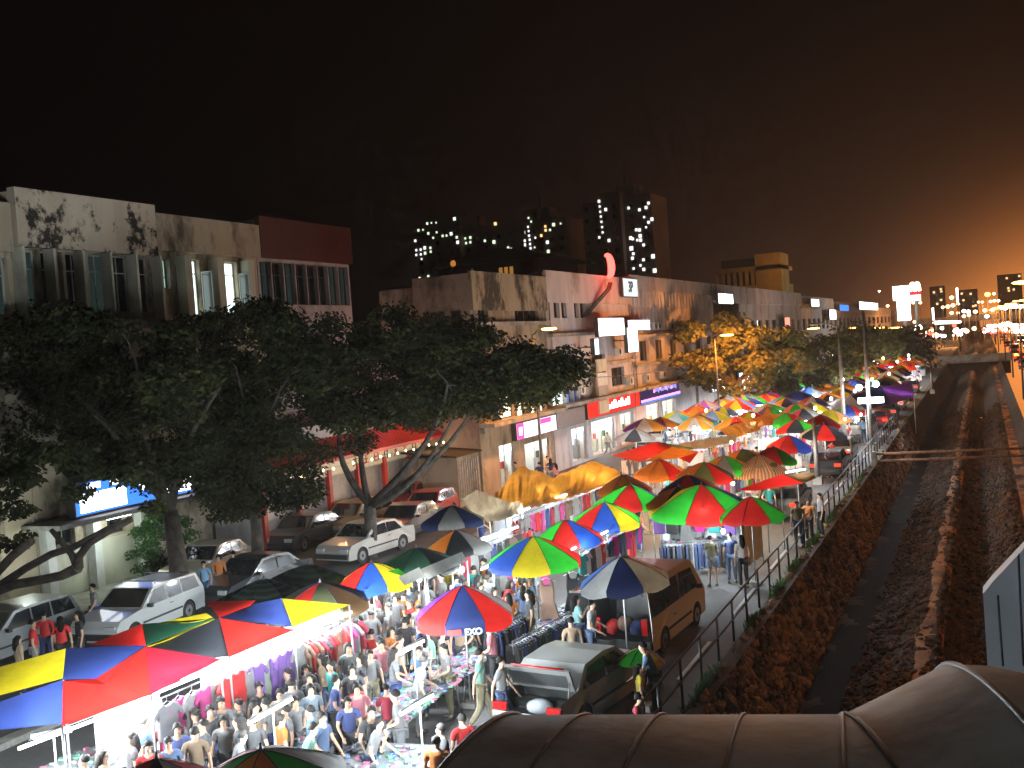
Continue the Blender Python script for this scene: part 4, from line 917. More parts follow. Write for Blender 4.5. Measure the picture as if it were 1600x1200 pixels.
def sewn(label,panels,poles,land=None,name='market_canopy',cat='canopy'):
    c0=G(*poles[0][:2],poles[0][2]); t=thing(name,label,cat,(c0.x,c0.y,0),0,'cloth canopies of the nearest stalls'); B=Vector((c0.x,c0.y,0)); m=MB()
    for pts,colr in panels:
        P=[G(*p)-B for p in pts]
        if len(P)<=4: cloth(m,P,fab(colr,.45),8,.06)
        else:
            c=sum(P,Vector())/len(P)
            for i in range(len(P)): cloth(m,[P[i],P[(i+1)%len(P)],c],fab(colr,.45),6,.03)
    m.build('canopy_cloth',t)
    for pp in poles:
        q=G(*pp)-B; m=MB(); m.tube([(q.x,q.y,0),(q.x,q.y,q.z)],.022,polem,6); m.build('pole',t)
    if land: LAND.append((c0.x,c0.y,land))
    return t
sewn('canopy of yellow and dark navy cloth panels at the left edge',[
  ([(-70,1062,2.55),(103,1013,2.85),(98,1060,2.6),(-70,1105,2.3)],'yellow'),
  ([(103,1013,2.85),(228,1008,2.75),(150,1060,2.55),(98,1062,2.6)],'navy')],[(98,1062,2.6),(-60,1100,2.3)],'the yellow and navy canopy')
sewn('nearest canopy, slate blue on one half and lit red on the other',[
  ([(-90,1128,2.35),(98,1062,2.8),(97,1130,2.3),(-90,1150,2.2)],'navy'),
  ([(98,1064,2.8),(150,1060,2.72),(228,1010,2.75),(235,1086,2.25),(97,1134,2.3)],'red'),
  ([(228,1010,2.75),(345,1030,2.4),(235,1086,2.25)],'maroon')],[(97,1131,2.3),(236,1085,2.25),(344,1030,2.4)],'the nearest red canopy')
sewn('canopy of black, green, yellow and red cloth triangles',[
  ([(138,1008,2.35),(222,975,2.7),(228,1009,2.6)],'red'),
  ([(222,975,2.7),(335,966,2.8),(228,1009,2.6)],'darkgreen'),
  ([(243,974,2.76),(322,958,2.75),(333,965,2.84),(300,972,2.86)],'yellow'),
  ([(335,967,2.82),(336,967.5,2.83),(228,1013,2.64),(231,1008,2.66)],'yellow'),
  ([(228,1011,2.62),(343,966,2.85),(358,1026,2.4),(300,1028,2.4)],'black'),
  ([(343,966,2.85),(460,984,2.45),(358,1027,2.35)],'red')],[(343,966,2.85),(358,1027,2.35),(459,984,2.4)],'the black and red triangle canopy')
sewn('canopy with a bright yellow panel beside navy and red ones',[
  ([(322,940,2.5),(400,938,2.55),(385,952,2.6),(343,965,2.6)],'red'),
  ([(343,965,2.6),(400,943,2.6),(440,935,2.8),(457,979,2.45)],'navy'),
  ([(440,935,2.8),(546,945,2.5),(457,980,2.4),(456,979,2.4)],'yellow')],[(440,935,2.8),(457,979,2.4),(546,945,2.5)],'the yellow-panelled canopy')
sewn('low red canopy with a tan flap above the dark railing stall',[
  ([(1150,766,2.3),(1222,741,2.75),(1256,755,2.4),(1180,767,2.2)],'red'),
  ([(1222,741,2.75),(1272,739,2.6),(1275,747,2.5),(1256,755,2.4)],'brown')],[(1220,760,2.3),(1196,764,2.3)])
sewn('bright red flat canopy behind the orange tarpaulins',[([(955,712,2.5),(1025,690,2.9),(1055,700,2.6),(1000,722,2.4)],'red'),([(1025,690,2.9),(1085,700,2.5),(1055,712,2.35),(1035,705,2.5)],'olive')],[(1025,690,2.9),(1000,722,2.4)])
sewn('second red canopy with a dark fold near the bare bulb',[([(1005,722,2.5),(1050,698,2.8),(1092,706,2.6),(1060,716,2.4)],'orange'),([(1060,716,2.4),(1092,706,2.6),(1078,724,2.3)],'red')],[(1050,698,2.8)])
sewn('long patchwork tent of grey, purple and blue cloth behind the lamp posts',[([(1290,628,2.6),(1330,618,3.1),(1352,640,2.5),(1310,645,2.3)],'grey'),([(1330,618,3.1),(1378,604,3.2),(1392,632,2.6),(1352,640,2.5)],'navy'),([(1378,604,3.2),(1425,598,3.0),(1428,620,2.6),(1392,632,2.6)],'purple')],[(1352,640,2.5),(1428,620,2.6)])
# crinkled tarpaulins
tarpm={}
def tarp(label,rowA,rowB,colr,crinkle=.16,poles=True,trans=.5,seed=0,nx=90,ny=26,mid=.0):
    if colr not in tarpm: tarpm[colr]=pmat(colr+'_tarpaulin',CN[colr],.32,0,.25,1.3,.6,trans=trans,spec=.7)
    A=[G(*p) for p in rowA]; Bq=[G(*p) for p in rowB]
    t=thing('tarpaulin',label,'tarpaulin',(A[0].x,A[0].y,0),0,'tarpaulins stretched over the stalls'); B0=Vector((A[0].x,A[0].y,0))
    def samp(row,s):
        k=s*(len(row)-1); i=min(int(k),len(row)-2); f=k-i; return row[i]*(1-f)+row[i+1]*f
    m=MB(); vs=[];fs=[]
    for j in range(ny+1):
        for i in range(nx+1):
            s=i/nx; tt=j/ny; a=samp(A,s); b_=samp(Bq,s); p=a.lerp(b_,tt)
            Lw=(A[-1]-A[0]).length; w1=.35*noise.noise(Vector((s*3,tt*2,seed+7))); n1=(1-2*abs(noise.noise(Vector(((s+w1*.12)*Lw*1.3+seed,tt*.7,0)))))*.9+.55*(1-2*abs(noise.noise(Vector(((s+w1*.1)*Lw*3.1,tt*1.3,seed+2)))))-.5; p=p+Vector((0,0,(mid*4*tt*(1-tt))+crinkle*(n1*.8)*(.3+.7*math.sin(PI*min(max(tt,0),1))))); vs.append(p-B0)
    for j in range(ny):
        for i in range(nx): q_=j*(nx+1)+i; fs.append((q_,q_+1,q_+nx+2,q_+nx+1))
    m.raw(vs,fs,tarpm[colr],True); m.build('sheet',t)
    for p in (Bq[0],Bq[len(Bq)//2],Bq[-1],A[-1]):
        q_=p-B0; m=MB(); m.tube([(q_.x,q_.y,0),(q_.x,q_.y,p.z+.02)],.022,polem,6); m.build('pole',t)
tarp('crinkled amber tarpaulin glowing from the lamps below, with two peaks',[(775,772,2.3),(815,728,3.0),(865,748,2.5),(925,722,2.9),(968,738,2.5)],[(765,806,2.1),(815,798,2.1),(850,790,2.1),(905,772,2.1),(968,755,2.1)],'amber',.42,seed=1,trans=.68)
tarp('smaller tan tarpaulin crumpled over the navy umbrella stalls',[(718,782,2.6),(748,768,2.9),(790,786,2.5),(815,790,2.3)],[(745,812,2.1),(765,815,2.1),(790,812,2.1),(818,802,2.1)],'tan',.42,seed=5,trans=.65)
tarp('flat tan tarpaulin leading to the glowing bare bulb',[(1060,694,2.4),(1100,686,2.5),(1150,680,2.5)],[(1062,706,2.2),(1110,699,2.2),(1150,690,2.3)],'tan',.1,seed=9)
tarp('short yellow tarpaulin nearest the tan one',[(1122,672,2.5),(1150,662,2.6),(1190,658,2.5)],[(1142,686,2.2),(1165,680,2.2),(1188,672,2.2)],'amber',.12,seed=12)
tarp('orange tarpaulin further along toward the trees',[(1160,660,2.5),(1190,650,2.6),(1225,646,2.5)],[(1180,668,2.2),(1205,664,2.2),(1232,655,2.2)],'orange',.12,seed=15)
# grey tent roof + white scalloped roof between dark umbrella and crowd
sewn('grey flat stall roof with white frame under the dark green umbrella',[([(655,890,2.5),(722,862,2.5),(730,876,2.25),(668,906,2.2)],'grey')],[(668,906,2.2),(730,876,2.25),(706,886,2.2)],'the grey stall roof')
sewn('small white scalloped stall roof behind the blue and yellow umbrella',[([(622,902,2.5),(655,886,2.6),(664,902,2.3),(632,915,2.2)],'white'),([(600,895,2.5),(622,888,2.6),(640,902,2.3),(622,905,2.3)],'green')],[(664,902,2.2)])
# ================================================================== STALL GOODS
GC={'red':(.62,.03,.03),'pink':(.85,.12,.40),'lime green':(.28,.62,.08),'white':(.80,.80,.80),'black':(.02,.02,.022),'navy':(.03,.045,.14),'grey':(.28,.28,.29),'brown':(.22,.13,.09),'purple':(.20,.10,.35),'sage green':(.38,.46,.33),'cream':(.70,.62,.48),'sky blue':(.25,.45,.68),'maroon':(.28,.02,.04),'denim blue':(.07,.11,.22),'yellow':(.75,.6,.06),'orange':(.75,.25,.06),'teal':(.03,.35,.33),'magenta':(.65,.03,.30)}
def shirt_mesh():
    m=MB(); prof=[(-.10,.0),(-.21,-.05),(-.36,-.22),(-.29,-.30),(-.21,-.20),(-.22,-.68),(.22,-.68),(.21,-.20),(.29,-.30),(.36,-.22),(.21,-.05),(.10,.0),(.05,-.05),(-.05,-.05)]
    m.prism(prof,'y',-.045,.045,clothm); o=m.build('tmpl_shirt',None,.03); return o
def trouser_mesh():
    m=MB(); prof=[(-.18,0),(-.22,-.35),(-.20,-1.0),(-.06,-1.0),(-.01,-.38),(.01,-.38),(.06,-1.0),(.20,-1.0),(.22,-.35),(.18,0)]
    m.prism(prof,'y',-.05,.05,clothm); return m.build('tmpl_trouser',None,.03)
def dress_mesh():
    m=MB(); prof=[(-.09,.0),(-.14,-.02),(-.15,-.3),(-.13,-.45),(-.27,-1.05),(.27,-1.05),(.13,-.45),(.15,-.3),(.14,-.02),(.09,0),(.06,-.12),(-.06,-.12)]
    m.prism(prof,'y',-.045,.045,clothm); return m.build('tmpl_dress',None,.03)
def hanger_mesh():
    m=MB(); m.tube([(-.2,0,-.06),(0,0,.03),(.2,0,-.06)],.008,white_paint,4); m.tube([(0,0,.03),(0,0,.1),(.03,0,.13)],.005,steel,4); return m.build('tmpl_hanger',None)
def bake(o):
    dg=bpy.context.evaluated_depsgraph_get(); me=bpy.data.meshes.new_from_object(o.evaluated_get(dg)); bpy.data.objects.remove(o); return me
GM={'T-shirt':bake(shirt_mesh()),'pair of jeans':bake(trouser_mesh()),'dress':bake(dress_mesh())}; HM=bake(hanger_mesh())
GCOUNT=[0]
def garment(kind,colr,loc,rz,anchor,hang=True,sc=1,detail=True):
    me=GM[kind]; nm={'T-shirt':'hanging_shirt','pair of jeans':'hanging_trousers','dress':'hanging_dress'}[kind]
    lb=uniq([f'{colr} {kind} hanging {anchor}',f'{colr} {kind} hanging {anchor}'])
    lb=f'{colr} {kind} hanging {anchor}'
    if detail:
        o=bpy.data.objects.new(nm,me); COL.objects.link(o); o.color=(*GC[colr],1); tag(o,lb,'clothing','clothes hanging on the stall rails')
        o.location=loc; o.rotation_euler=(0,random.uniform(-.04,.04),rz); o.scale=(sc,sc,sc)
        h=bpy.data.objects.new('hanger',HM); COL.objects.link(h); h.parent=o
    else:
        o=bpy.data.objects.new(nm,me); COL.objects.link(o); o.color=(*GC[colr],1); tag(o,lb,'clothing','clothes hanging on the stall rails'); o.location=loc; o.rotation_euler=(0,0,rz); o.scale=(sc,sc,sc)
    GCOUNT[0]+=1; return o
def rail(label,a,b,z,cols,kinds,anchor,step=.17,faceout=False,legs=True,detail=True,sc=1,seed=0):
    r=random.Random(seed); a=Vector((a[0],a[1],0)); b=Vector((b[0],b[1],0)); d=(b-a); L_=d.length; ang=math.atan2(d.y,d.x)
    t=thing('clothes_rail',label,'clothes rail',a,ang); m=MB(); m.tube([(0,0,z),(L_,0,z)],.016,steel,6); m.build('bar',t)
    if legs:
        for x in (.03,L_-.03):
            m=MB(); m.tube([(x,0,.02),(x,0,z)],.016,steel,6); m.tube([(x,-.28,.02),(x,.28,.02)],.014,steel,6); m.build('upright',t)
    n=int(L_/step)
    for k in range(n):
        p=a+d*((k+.5)/n); fo=faceout or r.random()<.12
        garment(r.choice(kinds),cols[k%len(cols)] if r.random()<.6 else r.choice(cols),(p.x+r.uniform(-.02,.02),p.y+r.uniform(-.02,.02),z-.11),ang+(0 if faceout else PI/2)+r.uniform(-.18,.18)+(0 if not fo or faceout else -PI/2),anchor,detail=detail,sc=sc*r.uniform(.9,1.05))
    return t
# R1 : under the near canopies
def g2(px,py,z): p=G(px,py,z); return (p.x,p.y)
rail('clothes rail under the nearest red canopy',g2(250,1092,2.05),g2(345,1052,2.05),2.05,['grey','magenta','pink','pink','white','navy','cream','lime green','white'],['T-shirt'],'under the nearest red canopy',.3,True,seed=1)
rail('clothes rail under the black and red canopy',g2(348,1050,2.1),g2(470,997,2.1),2.1,['red','red','white','sage green','sage green','purple','purple','navy','white'],['T-shirt','T-shirt','dress'],'under the black and red canopy',.27,True,seed=2)
rail('clothes rail under the bright yellow canopy panel',g2(462,1003,2.0),g2(560,960,2.0),2.0,['brown','brown','red','pink','white','black','maroon','white','grey'],['T-shirt'],'under the bright yellow canopy panel',.14,seed=3)
rail('lower clothes rail behind the crowd under the yellow panel',g2(400,1062,1.25),g2(520,1005,1.25),1.25,['navy','purple','red','grey','white','red'],['T-shirt'],'on the low rail behind the crowd',.14,seed=4)
# R2: under the amber tarpaulins
rail('long clothes rail below the crinkled tan tarpaulin',g2(722,862,2.1),g2(830,822,2.1),2.1,['maroon','white','black','grey','navy','red','white','brown','black'],['dress','T-shirt','pair of jeans'],'below the crinkled tan tarpaulin',.36,True,seed=5)
rail('long clothes rail below the glowing amber tarpaulin',g2(800,810,2.15),g2(965,748,2.15),2.15,['brown','white','black','maroon','white','sage green','navy','red','white','pink','grey'],['dress','T-shirt','dress'],'below the glowing amber tarpaulin',.42,True,seed=6)
rail('second clothes rail behind the yellow and green umbrella',g2(770,890,1.9),g2(850,852,1.9),1.9,['red','white','pink','black','white','red'],['T-shirt','dress'],'behind the yellow and green umbrella',.38,True,seed=7)
rail('clothes rail beside the blue and yellow umbrella',g2(905,862,2.0),g2(1000,812,2.0),2.0,['teal','white','black','magenta','red','white','navy'],['T-shirt','pair of jeans'],'beside the blue and yellow umbrella',.36,True,seed=8)
rail('low jeans rail before the yellow and green umbrella',g2(800,1003,1.1),g2(905,950,1.1),1.1,['black','black','navy','black'],['pair of jeans'],'on the low rail before the yellow and green umbrella',.12,seed=9)
rail('jeans rail beside the seller in the beige shirt',g2(765,985,1.15),g2(815,960,1.15),1.15,['black','navy','black'],['pair of jeans'],'on the jeans rail by the red bucket',.13,seed=10)
for (px,py,kind,c,an) in [(853,905,'dress','brown','on the pole under the yellow and green umbrella'),(895,895,'dress','black','beside the long brown dress'),(918,900,'pair of jeans','black','at the end above the jeans rail')]:
    p=G(px,py,2.0); garment(kind,c,(p.x,p.y,2.0),.3,an,sc=1.25)
# R4 stall under green umbrella, facing camera
pa=g2(1018,800,2.05); pb=g2(1148,800,2.05)
rail('high clothes rail across the stall under the bright green umbrella',pa,pb,2.1,['black','magenta','black','grey','teal','teal','white','purple','black'],['T-shirt','T-shirt','dress'],'high in the stall under the bright green umbrella',.42,True,seed=11)
pa=g2(1030,850,1.15); pb=g2(1135,842,1.15)
rail('low jeans rail across the stall under the bright green umbrella',pa,pb,1.15,['denim blue','navy','denim blue','black','grey','denim blue'],['pair of jeans'],'low in the stall under the bright green umbrella',.10,seed=12,sc=.8)
# far rails
fr=random.Random(9); ri=0
wherel=['past the striped umbrella','beyond the red canopies','near the first lamp post','near the second lamp post','under the yellow tarpaulin','among the far stalls','at the far end of the market']
for y_ in np.arange(40,112,4.6):
    for x_ in (-10.2,-13.2,-17.6):
        if fr.random()<.25: continue
        near=y_<60
        kk=min(6,int((y_-40)/12)); ri+=1
        oc=['inner','middle','outer'][(-10.2,-13.2,-17.6).index(x_)]
        rail(uniq([f'{oc} clothes rail {wherel[kk]}',f'{oc} metal clothes rail {wherel[kk]}, second along',f'{oc} third clothes rail {wherel[kk]}',f'{oc} crowded clothes rail {wherel[kk]}']),(x_,y_),(x_+.3,y_+2.6),1.95,fr.sample(list(GC),5)+['white','white'],['T-shirt','dress','pair of jeans'],wherel[kk],.6 if near else .95,True,detail=False,seed=100+ri,sc=1.0)
print('garments',GCOUNT[0])
# tables with small goods
tabm=pmat('folding_table_top',(.35,.36,.38),.5,0,.2,2); clothw=pmat('white_sheet',(.74,.76,.79),.8,0,.1,2)
goodsm=[pmat('goods_'+n,c,.35,0,.2,8) for n,c in (('silver',(.55,.58,.62)),('blue',(.15,.25,.5)),('white',(.75,.77,.8)),('dark',(.05,.05,.06)),('pink',(.6,.2,.3)),('green',(.12,.3,.2)))]
def table(label,corners,z,goods,seed,cover=None,dens=90):
    P=[Vector(g2(px,py,z)).to_3d() for px,py in corners]; c=sum(P,Vector())/4; t=thing('stall_table',label,'table',(c.x,c.y,0),0,'trestle tables of the market'); m=MB()
    m.poly([(p.x-c.x,p.y-c.y,z) for p in P],tabm); m.poly([(p.x-c.x,p.y-c.y,z-.04) for p in reversed(P)],tabm)
    for i in range(4):
        a=P[i]-c;b_=P[(i+1)%4]-c; m.poly([(a.x,a.y,z-.04),(b_.x,b_.y,z-.04),(b_.x,b_.y,z),(a.x,a.y,z)],tabm)
    m.build('table_top',t)
    for p in P:
        q_=(p-c)*.9; m=MB(); m.tube([(q_.x*.9,q_.y*.9,0),(q_.x,q_.y,z-.04)],.02,steel,5); m.build('leg',t)
    r=random.Random(seed); m=MB()
    u=P[1]-P[0]; v=P[3]-P[0]
    nu=max(3,int(u.length/.16)); nv=max(2,int(v.length/.16))
    for i in range(nu):
        for j in range(nv):
            if r.random()<.12: continue
            s_=(i+.5+r.uniform(-.3,.3))/nu; t_=(j+.5+r.uniform(-.3,.3))/nv; p=P[0]+u*s_+v*t_
            m.box((p.x,p.y,z+.02+.02*r.random()),(.08+.06*r.random(),.05+.07*r.random(),.02+.03*r.random()),r.choice(goodsm),r.random()*3)
    o=m.build('trinkets'); tag(o,f'scattered small packets and trinkets on the {goods}','merchandise',None,'stuff')
    if cover: 
        m=MB(); m.poly([(P[cover[0]].x-c.x,P[cover[0]].y-c.y,z),(P[cover[1]].x-c.x,P[cover[1]].y-c.y,z),(P[cover[1]].x-c.x,P[cover[1]].y-c.y,.1),(P[cover[0]].x-c.x,P[cover[0]].y-c.y,.1)],clothw); m.build('table_cloth',t)
    return t
table('long trinket table running away from the tube lamp',[(560,1112),(628,1055),(700,1010),(690,1085)][:0] or [(545,1120),(690,1022),(735,1045),(610,1150)],.8,'long table by the tube lamp',1)
table('nearest trinket table behind the walkway roof',[(510,1195),(560,1158),(700,1165),(665,1215)],.8,'nearest table',2)
table('table of small goods beside the striped-shirt person',[(440,1175),(485,1135),(520,1148),(480,1190)],.8,'table by the striped shirt',3)
table('seller table under the red and navy umbrella',[(668,1052),(735,1012),(775,1022),(712,1062)],.85,'table under the red and navy umbrella',4)
table('white-covered table below the long brown dress',[(838,972),(900,930),(925,940),(862,985)],.95,'white-covered table',5,(0,3))
table('brightly lit display table under the green umbrella',[(1035,838),(1135,832),(1140,842),(1040,850)],1.0,'table under the green umbrella',6,(3,2))
table('pale box table at the left edge by the white backdrop',[(60,1200),(150,1165),(190,1180),(100,1225)],.8,'table by the white backdrop',7)
# white cloth backdrops that close the stalls
def backdrop(label,p0,p1,z0,z1,mat=clothw):
    a=Vector((*p0,0)); b_=Vector((*p1,0)); t=thing('stall_backdrop',label,'cloth',a,math.atan2((b_-a).y,(b_-a).x)); L_=(b_-a).length; m=MB(); vs=[];fs=[]; n=24
    for j in range(2):
        for i in range(n+1): vs.append((L_*i/n,.05*math.sin(i*1.9)+.03*math.sin(i*.7),z0 if j==0 else z1))
    for i in range(n): fs.append((i,i+1,i+n+2,i+n+1))
    m.raw(vs,fs,mat,True); m.build('cloth',t)
    for x in (0,L_): m=MB(); m.tube([(x,0,0),(x,0,z1+.05)],.02,polem,5); m.build('pole',t)
backdrop('white sheet hung behind the nearest stall',g2(150,1150,1.4),g2(250,1105,1.4),.6,2.25)
backdrop('white sheet behind the rail under the black and red canopy',(G(345,1052,2.05).x-.5,G(345,1052,2.05).y),(G(470,997,2.1).x-.5,G(470,997,2.1).y),.5,2.2)
backdrop('white sheet behind the rail under the yellow panel',(G(462,1003,2.0).x-.5,G(462,1003,2.0).y),(G(560,960,2.0).x-.5,G(560,960,2.0).y),.5,2.2)
backdrop('white sheet at the back of the bright green umbrella stall',(pa[0]-.3,pa[1]+1.3),(pb[0]+.3,pb[1]+1.3),.3,2.4)
backdrop('white sheet behind the long amber tarpaulin rail',(G(800,810,2.1).x-.7,G(800,810,2.1).y),(G(965,748,2.1).x-.7,G(965,748,2.1).y),.4,2.2)
backdrop('white sheet behind the crinkled tan tarpaulin rail',(G(722,862,2.1).x-.7,G(722,862,2.1).y),(G(830,822,2.1).x-.7,G(830,822,2.1).y),.4,2.1)
backdrop('slanted white sheet at the right side of the green stall',(pb[0]+.6,pb[1]-.4),(pb[0]+.9,pb[1]+1.4),.3,2.0)
# red bucket, red dressed mannequin bag etc
def bucket(label,px,py,colr,s=1,z=0):
    p=G(px,py,z); t=thing('bucket',label,'bucket',p); m=MB(); mat=pmat('bucket_'+colr,GC[colr],.4)
    m.tube([(0,0,0),(0,0,.34*s)],[.15*s,.2*s],mat,14,False); m.poly([(.15*s*math.cos(a),.15*s*math.sin(a),.01) for a in [2*PI*k/14 for k in range(14)]],mat); m.build('pail',t)
    m=MB(); m.tube([(.2*s*math.cos(a),.2*s*math.sin(a),.34*s) for a in [2*PI*k/14 for k in range(15)]],.014*s,mat,5); m.build('rim',t)
bucket('big red plastic bucket beside the person in pink','' or 783,1036,'red',1.4)
bucket('small red bin at the right of the green umbrella stall',1168,858,'red',1.3)
# ================================================================== PEOPLE
def skin_mesh(nodes,edges,name,mat,sub=1,root=0):
    me=bpy.data.meshes.new(name); me.from_pydata([n[:3] for n in nodes],edges,[]); o=bpy.data.objects.new(name,me); COL.objects.link(o)
    o.modifiers.new('s','SKIN'); 
    for i,n in enumerate(nodes): 
        v=me.skin_vertices[0].data[i]; r_=n[3]; v.radius=(r_,n[4]) if len(n)>4 else (r_,r_); v.use_root=(i==root)
    if sub: s=o.modifiers.new('u','SUBSURF'); s.levels=sub; s.render_levels=sub
    dg=bpy.context.evaluated_depsgraph_get(); m2=bpy.data.meshes.new_from_object(o.evaluated_get(dg)); bpy.data.objects.remove(o)
    m2.materials.clear(); m2.materials.append(mat)
    for p in m2.polygons: p.use_smooth=True
    m2.name=name; return m2
def rotx(p,a,c):   # lean forward about x axis at height c
    y,z=p[1],p[2]-c; return (p[0],y*math.cos(a)+z*math.sin(a),-y*math.sin(a)+z*math.cos(a)+c)
POSES={
 'stand':dict(el=[(-.235,-.03,1.10),(.235,-.03,1.10)],wr=[(-.24,.03,.86),(.24,.03,.86)],lean=0,kn=[(-.10,.02,.48),(.10,.02,.48)],an=[(-.11,-.02,.08),(.11,-.02,.08)]),
 'browse':dict(el=[(-.24,.03,1.12),(.24,.03,1.10)],wr=[(-.15,.27,1.05),(.17,.26,.98)],lean=.10,kn=[(-.10,.03,.48),(.11,.0,.48)],an=[(-.11,.02,.08),(.12,-.06,.08)]),
 'walk':dict(el=[(-.23,.08,1.11),(.23,-.12,1.12)],wr=[(-.21,.25,.92),(.22,-.14,.88)],lean=.05,kn=[(-.09,.17,.50),(.09,-.04,.47)],an=[(-.09,.22,.10),(.10,-.28,.14)]),
 'reach':dict(el=[(-.23,.16,1.18),(.24,.0,1.10)],wr=[(-.16,.42,1.12),(.20,.16,.92)],lean=.38,kn=[(-.10,.02,.48),(.10,.0,.48)],an=[(-.12,.05,.08),(.12,-.06,.08)]),
 'hip':dict(el=[(-.32,-.06,1.13),(.235,-.02,1.10)],wr=[(-.17,.05,1.0),(.24,.05,.86)],lean=0,kn=[(-.11,.02,.48),(.09,.0,.48)],an=[(-.15,-.02,.08),(.09,-.04,.08)]),
 'carry':dict(el=[(-.235,-.02,1.10),(.22,.05,1.13)],wr=[(-.24,.06,.87),(.10,.20,1.28)],lean=0,kn=[(-.10,.06,.48),(.10,-.02,.48)],an=[(-.10,.06,.08),(.11,-.12,.09)]),
 'sit':dict(el=[(-.23,.05,1.10),(.23,.05,1.10)],wr=[(-.14,.25,1.0),(.14,.25,1.0)],lean=.2,kn=[(-.12,.38,.86),(.12,.38,.86)],an=[(-.12,.36,.44),(.12,.36,.44)]),
}
PM={}
def make_pose(nm,d):
    ln=d['lean']; T=lambda p:rotx(p,ln,.95)
    hips=[(-.085,0,.90),(.085,0,.90)]; sh=[(-.175,-.005,1.355),(.175,-.005,1.355)]
    el=[T(p) for p in d['el']]; wr=[T(p) for p in d['wr']]; shT=[T(p) for p in sh]
    N_=[(0,0,.95,.125,.10)]; E_=[]
    def add_(p,r,par,r2=None):
        N_.append((*p,r,r2) if r2 else (*p,r)); E_.append((par,len(N_)-1)); return len(N_)-1
    b=add_(T((0,0,1.08)),.115,0,.09); c=add_(T((0,0,1.24)),.135,b,.10); n0=add_(T((0,-.005,1.38)),.07,c); n1=add_(T((0,.01,1.44)),.05,n0)
    hp=lambda p:rotx(T(p),-ln*.4,1.44)
    h0=add_(hp((0,.03,1.50)),.062,n1); h1=add_(hp((0,.018,1.56)),.074,h0,.080); h2=add_(hp((0,.005,1.61)),.056,h1); add_(hp((0,.098,1.545)),.013,h1)
    for s in (0,1):
        a=add_(shT[s],.052,c if False else n0); e=add_(el[s],.038,a); w_=add_(wr[s],.026,e)
        d_=(Vector(wr[s])-Vector(el[s])).normalized(); pm=Vector(wr[s])+d_*.06; pa_=add_(tuple(pm),.030,w_,.018)
        side=d_.cross(Vector((0,0,1)) if abs(d_.z)<.8 else Vector((0,1,0))).normalized()
        for k,(o_,l) in enumerate(((-.024,.065),(-.008,.078),(.009,.074),(.025,.058))):
            f1=pm+d_*.035+side*o_; j=add_(tuple(f1),.0095,pa_); 
            add_(tuple(f1+d_*l+Vector((0,.012,-.012))),.0075,j)
        tb=pm-d_*.015+side*(-.04 if s else .04); j=add_(tuple(tb),.011,pa_); add_(tuple(tb+d_*.04),.008,j)
        hi=add_(hips[s],.085,0); k_=add_(d['kn'][s],.055,hi); an=add_(d['an'][s],.036,k_); 
        add_((d['an'][s][0],d['an'][s][1]+.13,max(.03,d['an'][s][2]-.045)),.032,an)
    body=skin_mesh(N_,E_,'person_body_'+nm,skin,1)
    # shirt
    SN=[(*T((0,0,1.08)),.150,.118)];SE=[]
    def sadd(p,r,par,r2=None): SN.append((*p,r,r2) if r2 else (*p,r)); SE.append((par,len(SN)-1)); return len(SN)-1
    lo=sadd(T((0,0,.90)),.155,0,.122); c=sadd(T((0,0,1.23)),.158,0,.120); n0=sadd(T((0,-.005,1.365)),.088,c)
    for s in (0,1):
        a=sadd(shT[s],.075,n0); m_=Vector(shT[s]).lerp(Vector(el[s]),.62); sadd(tuple(m_),.062,a)
    shirt=skin_mesh(SN,SE,'shirt_'+nm,clothm,1)
    out={'body':body,'shirt':shirt}
    for kind,fr_ in (('trousers',.97),('shorts',.45)):
        TN=[(0,0,.93,.142,.118)];TE=[]
        def tadd(p,r,par): TN.append((*p,r)); TE.append((par,len(TN)-1)); return len(TN)-1
        for s in (0,1):
            hi=tadd(hips[s],.100,0); kn=Vector(d['kn'][s]); an=Vector(d['an'][s])
            if kind=='trousers': k_=tadd(tuple(kn),.074,hi); tadd(tuple(kn.lerp(an,.95)),.062,k_)
            else: tadd(tuple(Vector(hips[s]).lerp(kn,.75)),.085,hi)
        out[kind]=skin_mesh(TN,TE,kind+'_'+nm,clothm,1)
    # hair
    hc=Vector(hp((0,.0,1.585)))
    def hair(long):
        m=MB(); vs=[];fs=[]; nu,nv=14,8
        for j in range(nv+1):
            ph=PI*.62*j/nv
            for i in range(nu):
                a=2*PI*i/nu; front=max(0,math.sin(a)); ph2=ph*(1-.42*front); r_=.089+.008*math.sin(5*a+j)+.005*math.sin(11*a-j*2)
                p=Vector((r_*.95*math.sin(ph2)*math.cos(a),r_*1.08*math.sin(ph2)*math.sin(a)-.006,r_*1.02*math.cos(ph2)))
                vs.append(p+hc)
        for j in range(nv):
            for i in range(nu): fs.append((j*nu+i,(j+1)*nu+i,(j+1)*nu+(i+1)%nu,j*nu+(i+1)%nu))
        m.raw(vs,fs,hairm,True)
        if long:
            b_=hc+Vector((0,-.05,-.02)); e_=b_+Vector((0,-.055,-.30)); m.tube([b_+Vector((0,0,.04)),b_.lerp(e_,.35),b_.lerp(e_,.75),e_],[.085,.095,.08,.03],hairm,10)
        o=m.build('tmp'); me=o.data; bpy.data.objects.remove(o); return me
    out['hair']=hair(False); out['long']=hair(True)
    # face: eyes, brows, nose, mouth, ears as one small child
    fwn=(Vector(hp((0,.10,1.56)))-Vector(hp((0,0,1.56)))).normalized(); upn=(Vector(hp((0,0,1.6)))-Vector(hp((0,0,1.5)))).normalized(); hc2=Vector(hp((0,.018,1.555)))
    def one(m): o=m.build('tmp'); me=o.data; bpy.data.objects.remove(o); return me
    out['eyes']=[]; out['shoe']=[]
    for s in (-1,1):
        m=MB(); m.ell(hc2+Vector((s*.028,0,0))+fwn*.070+upn*.012,(.013,.009,.008),hairm,6,4); out['eyes'].append(one(m))
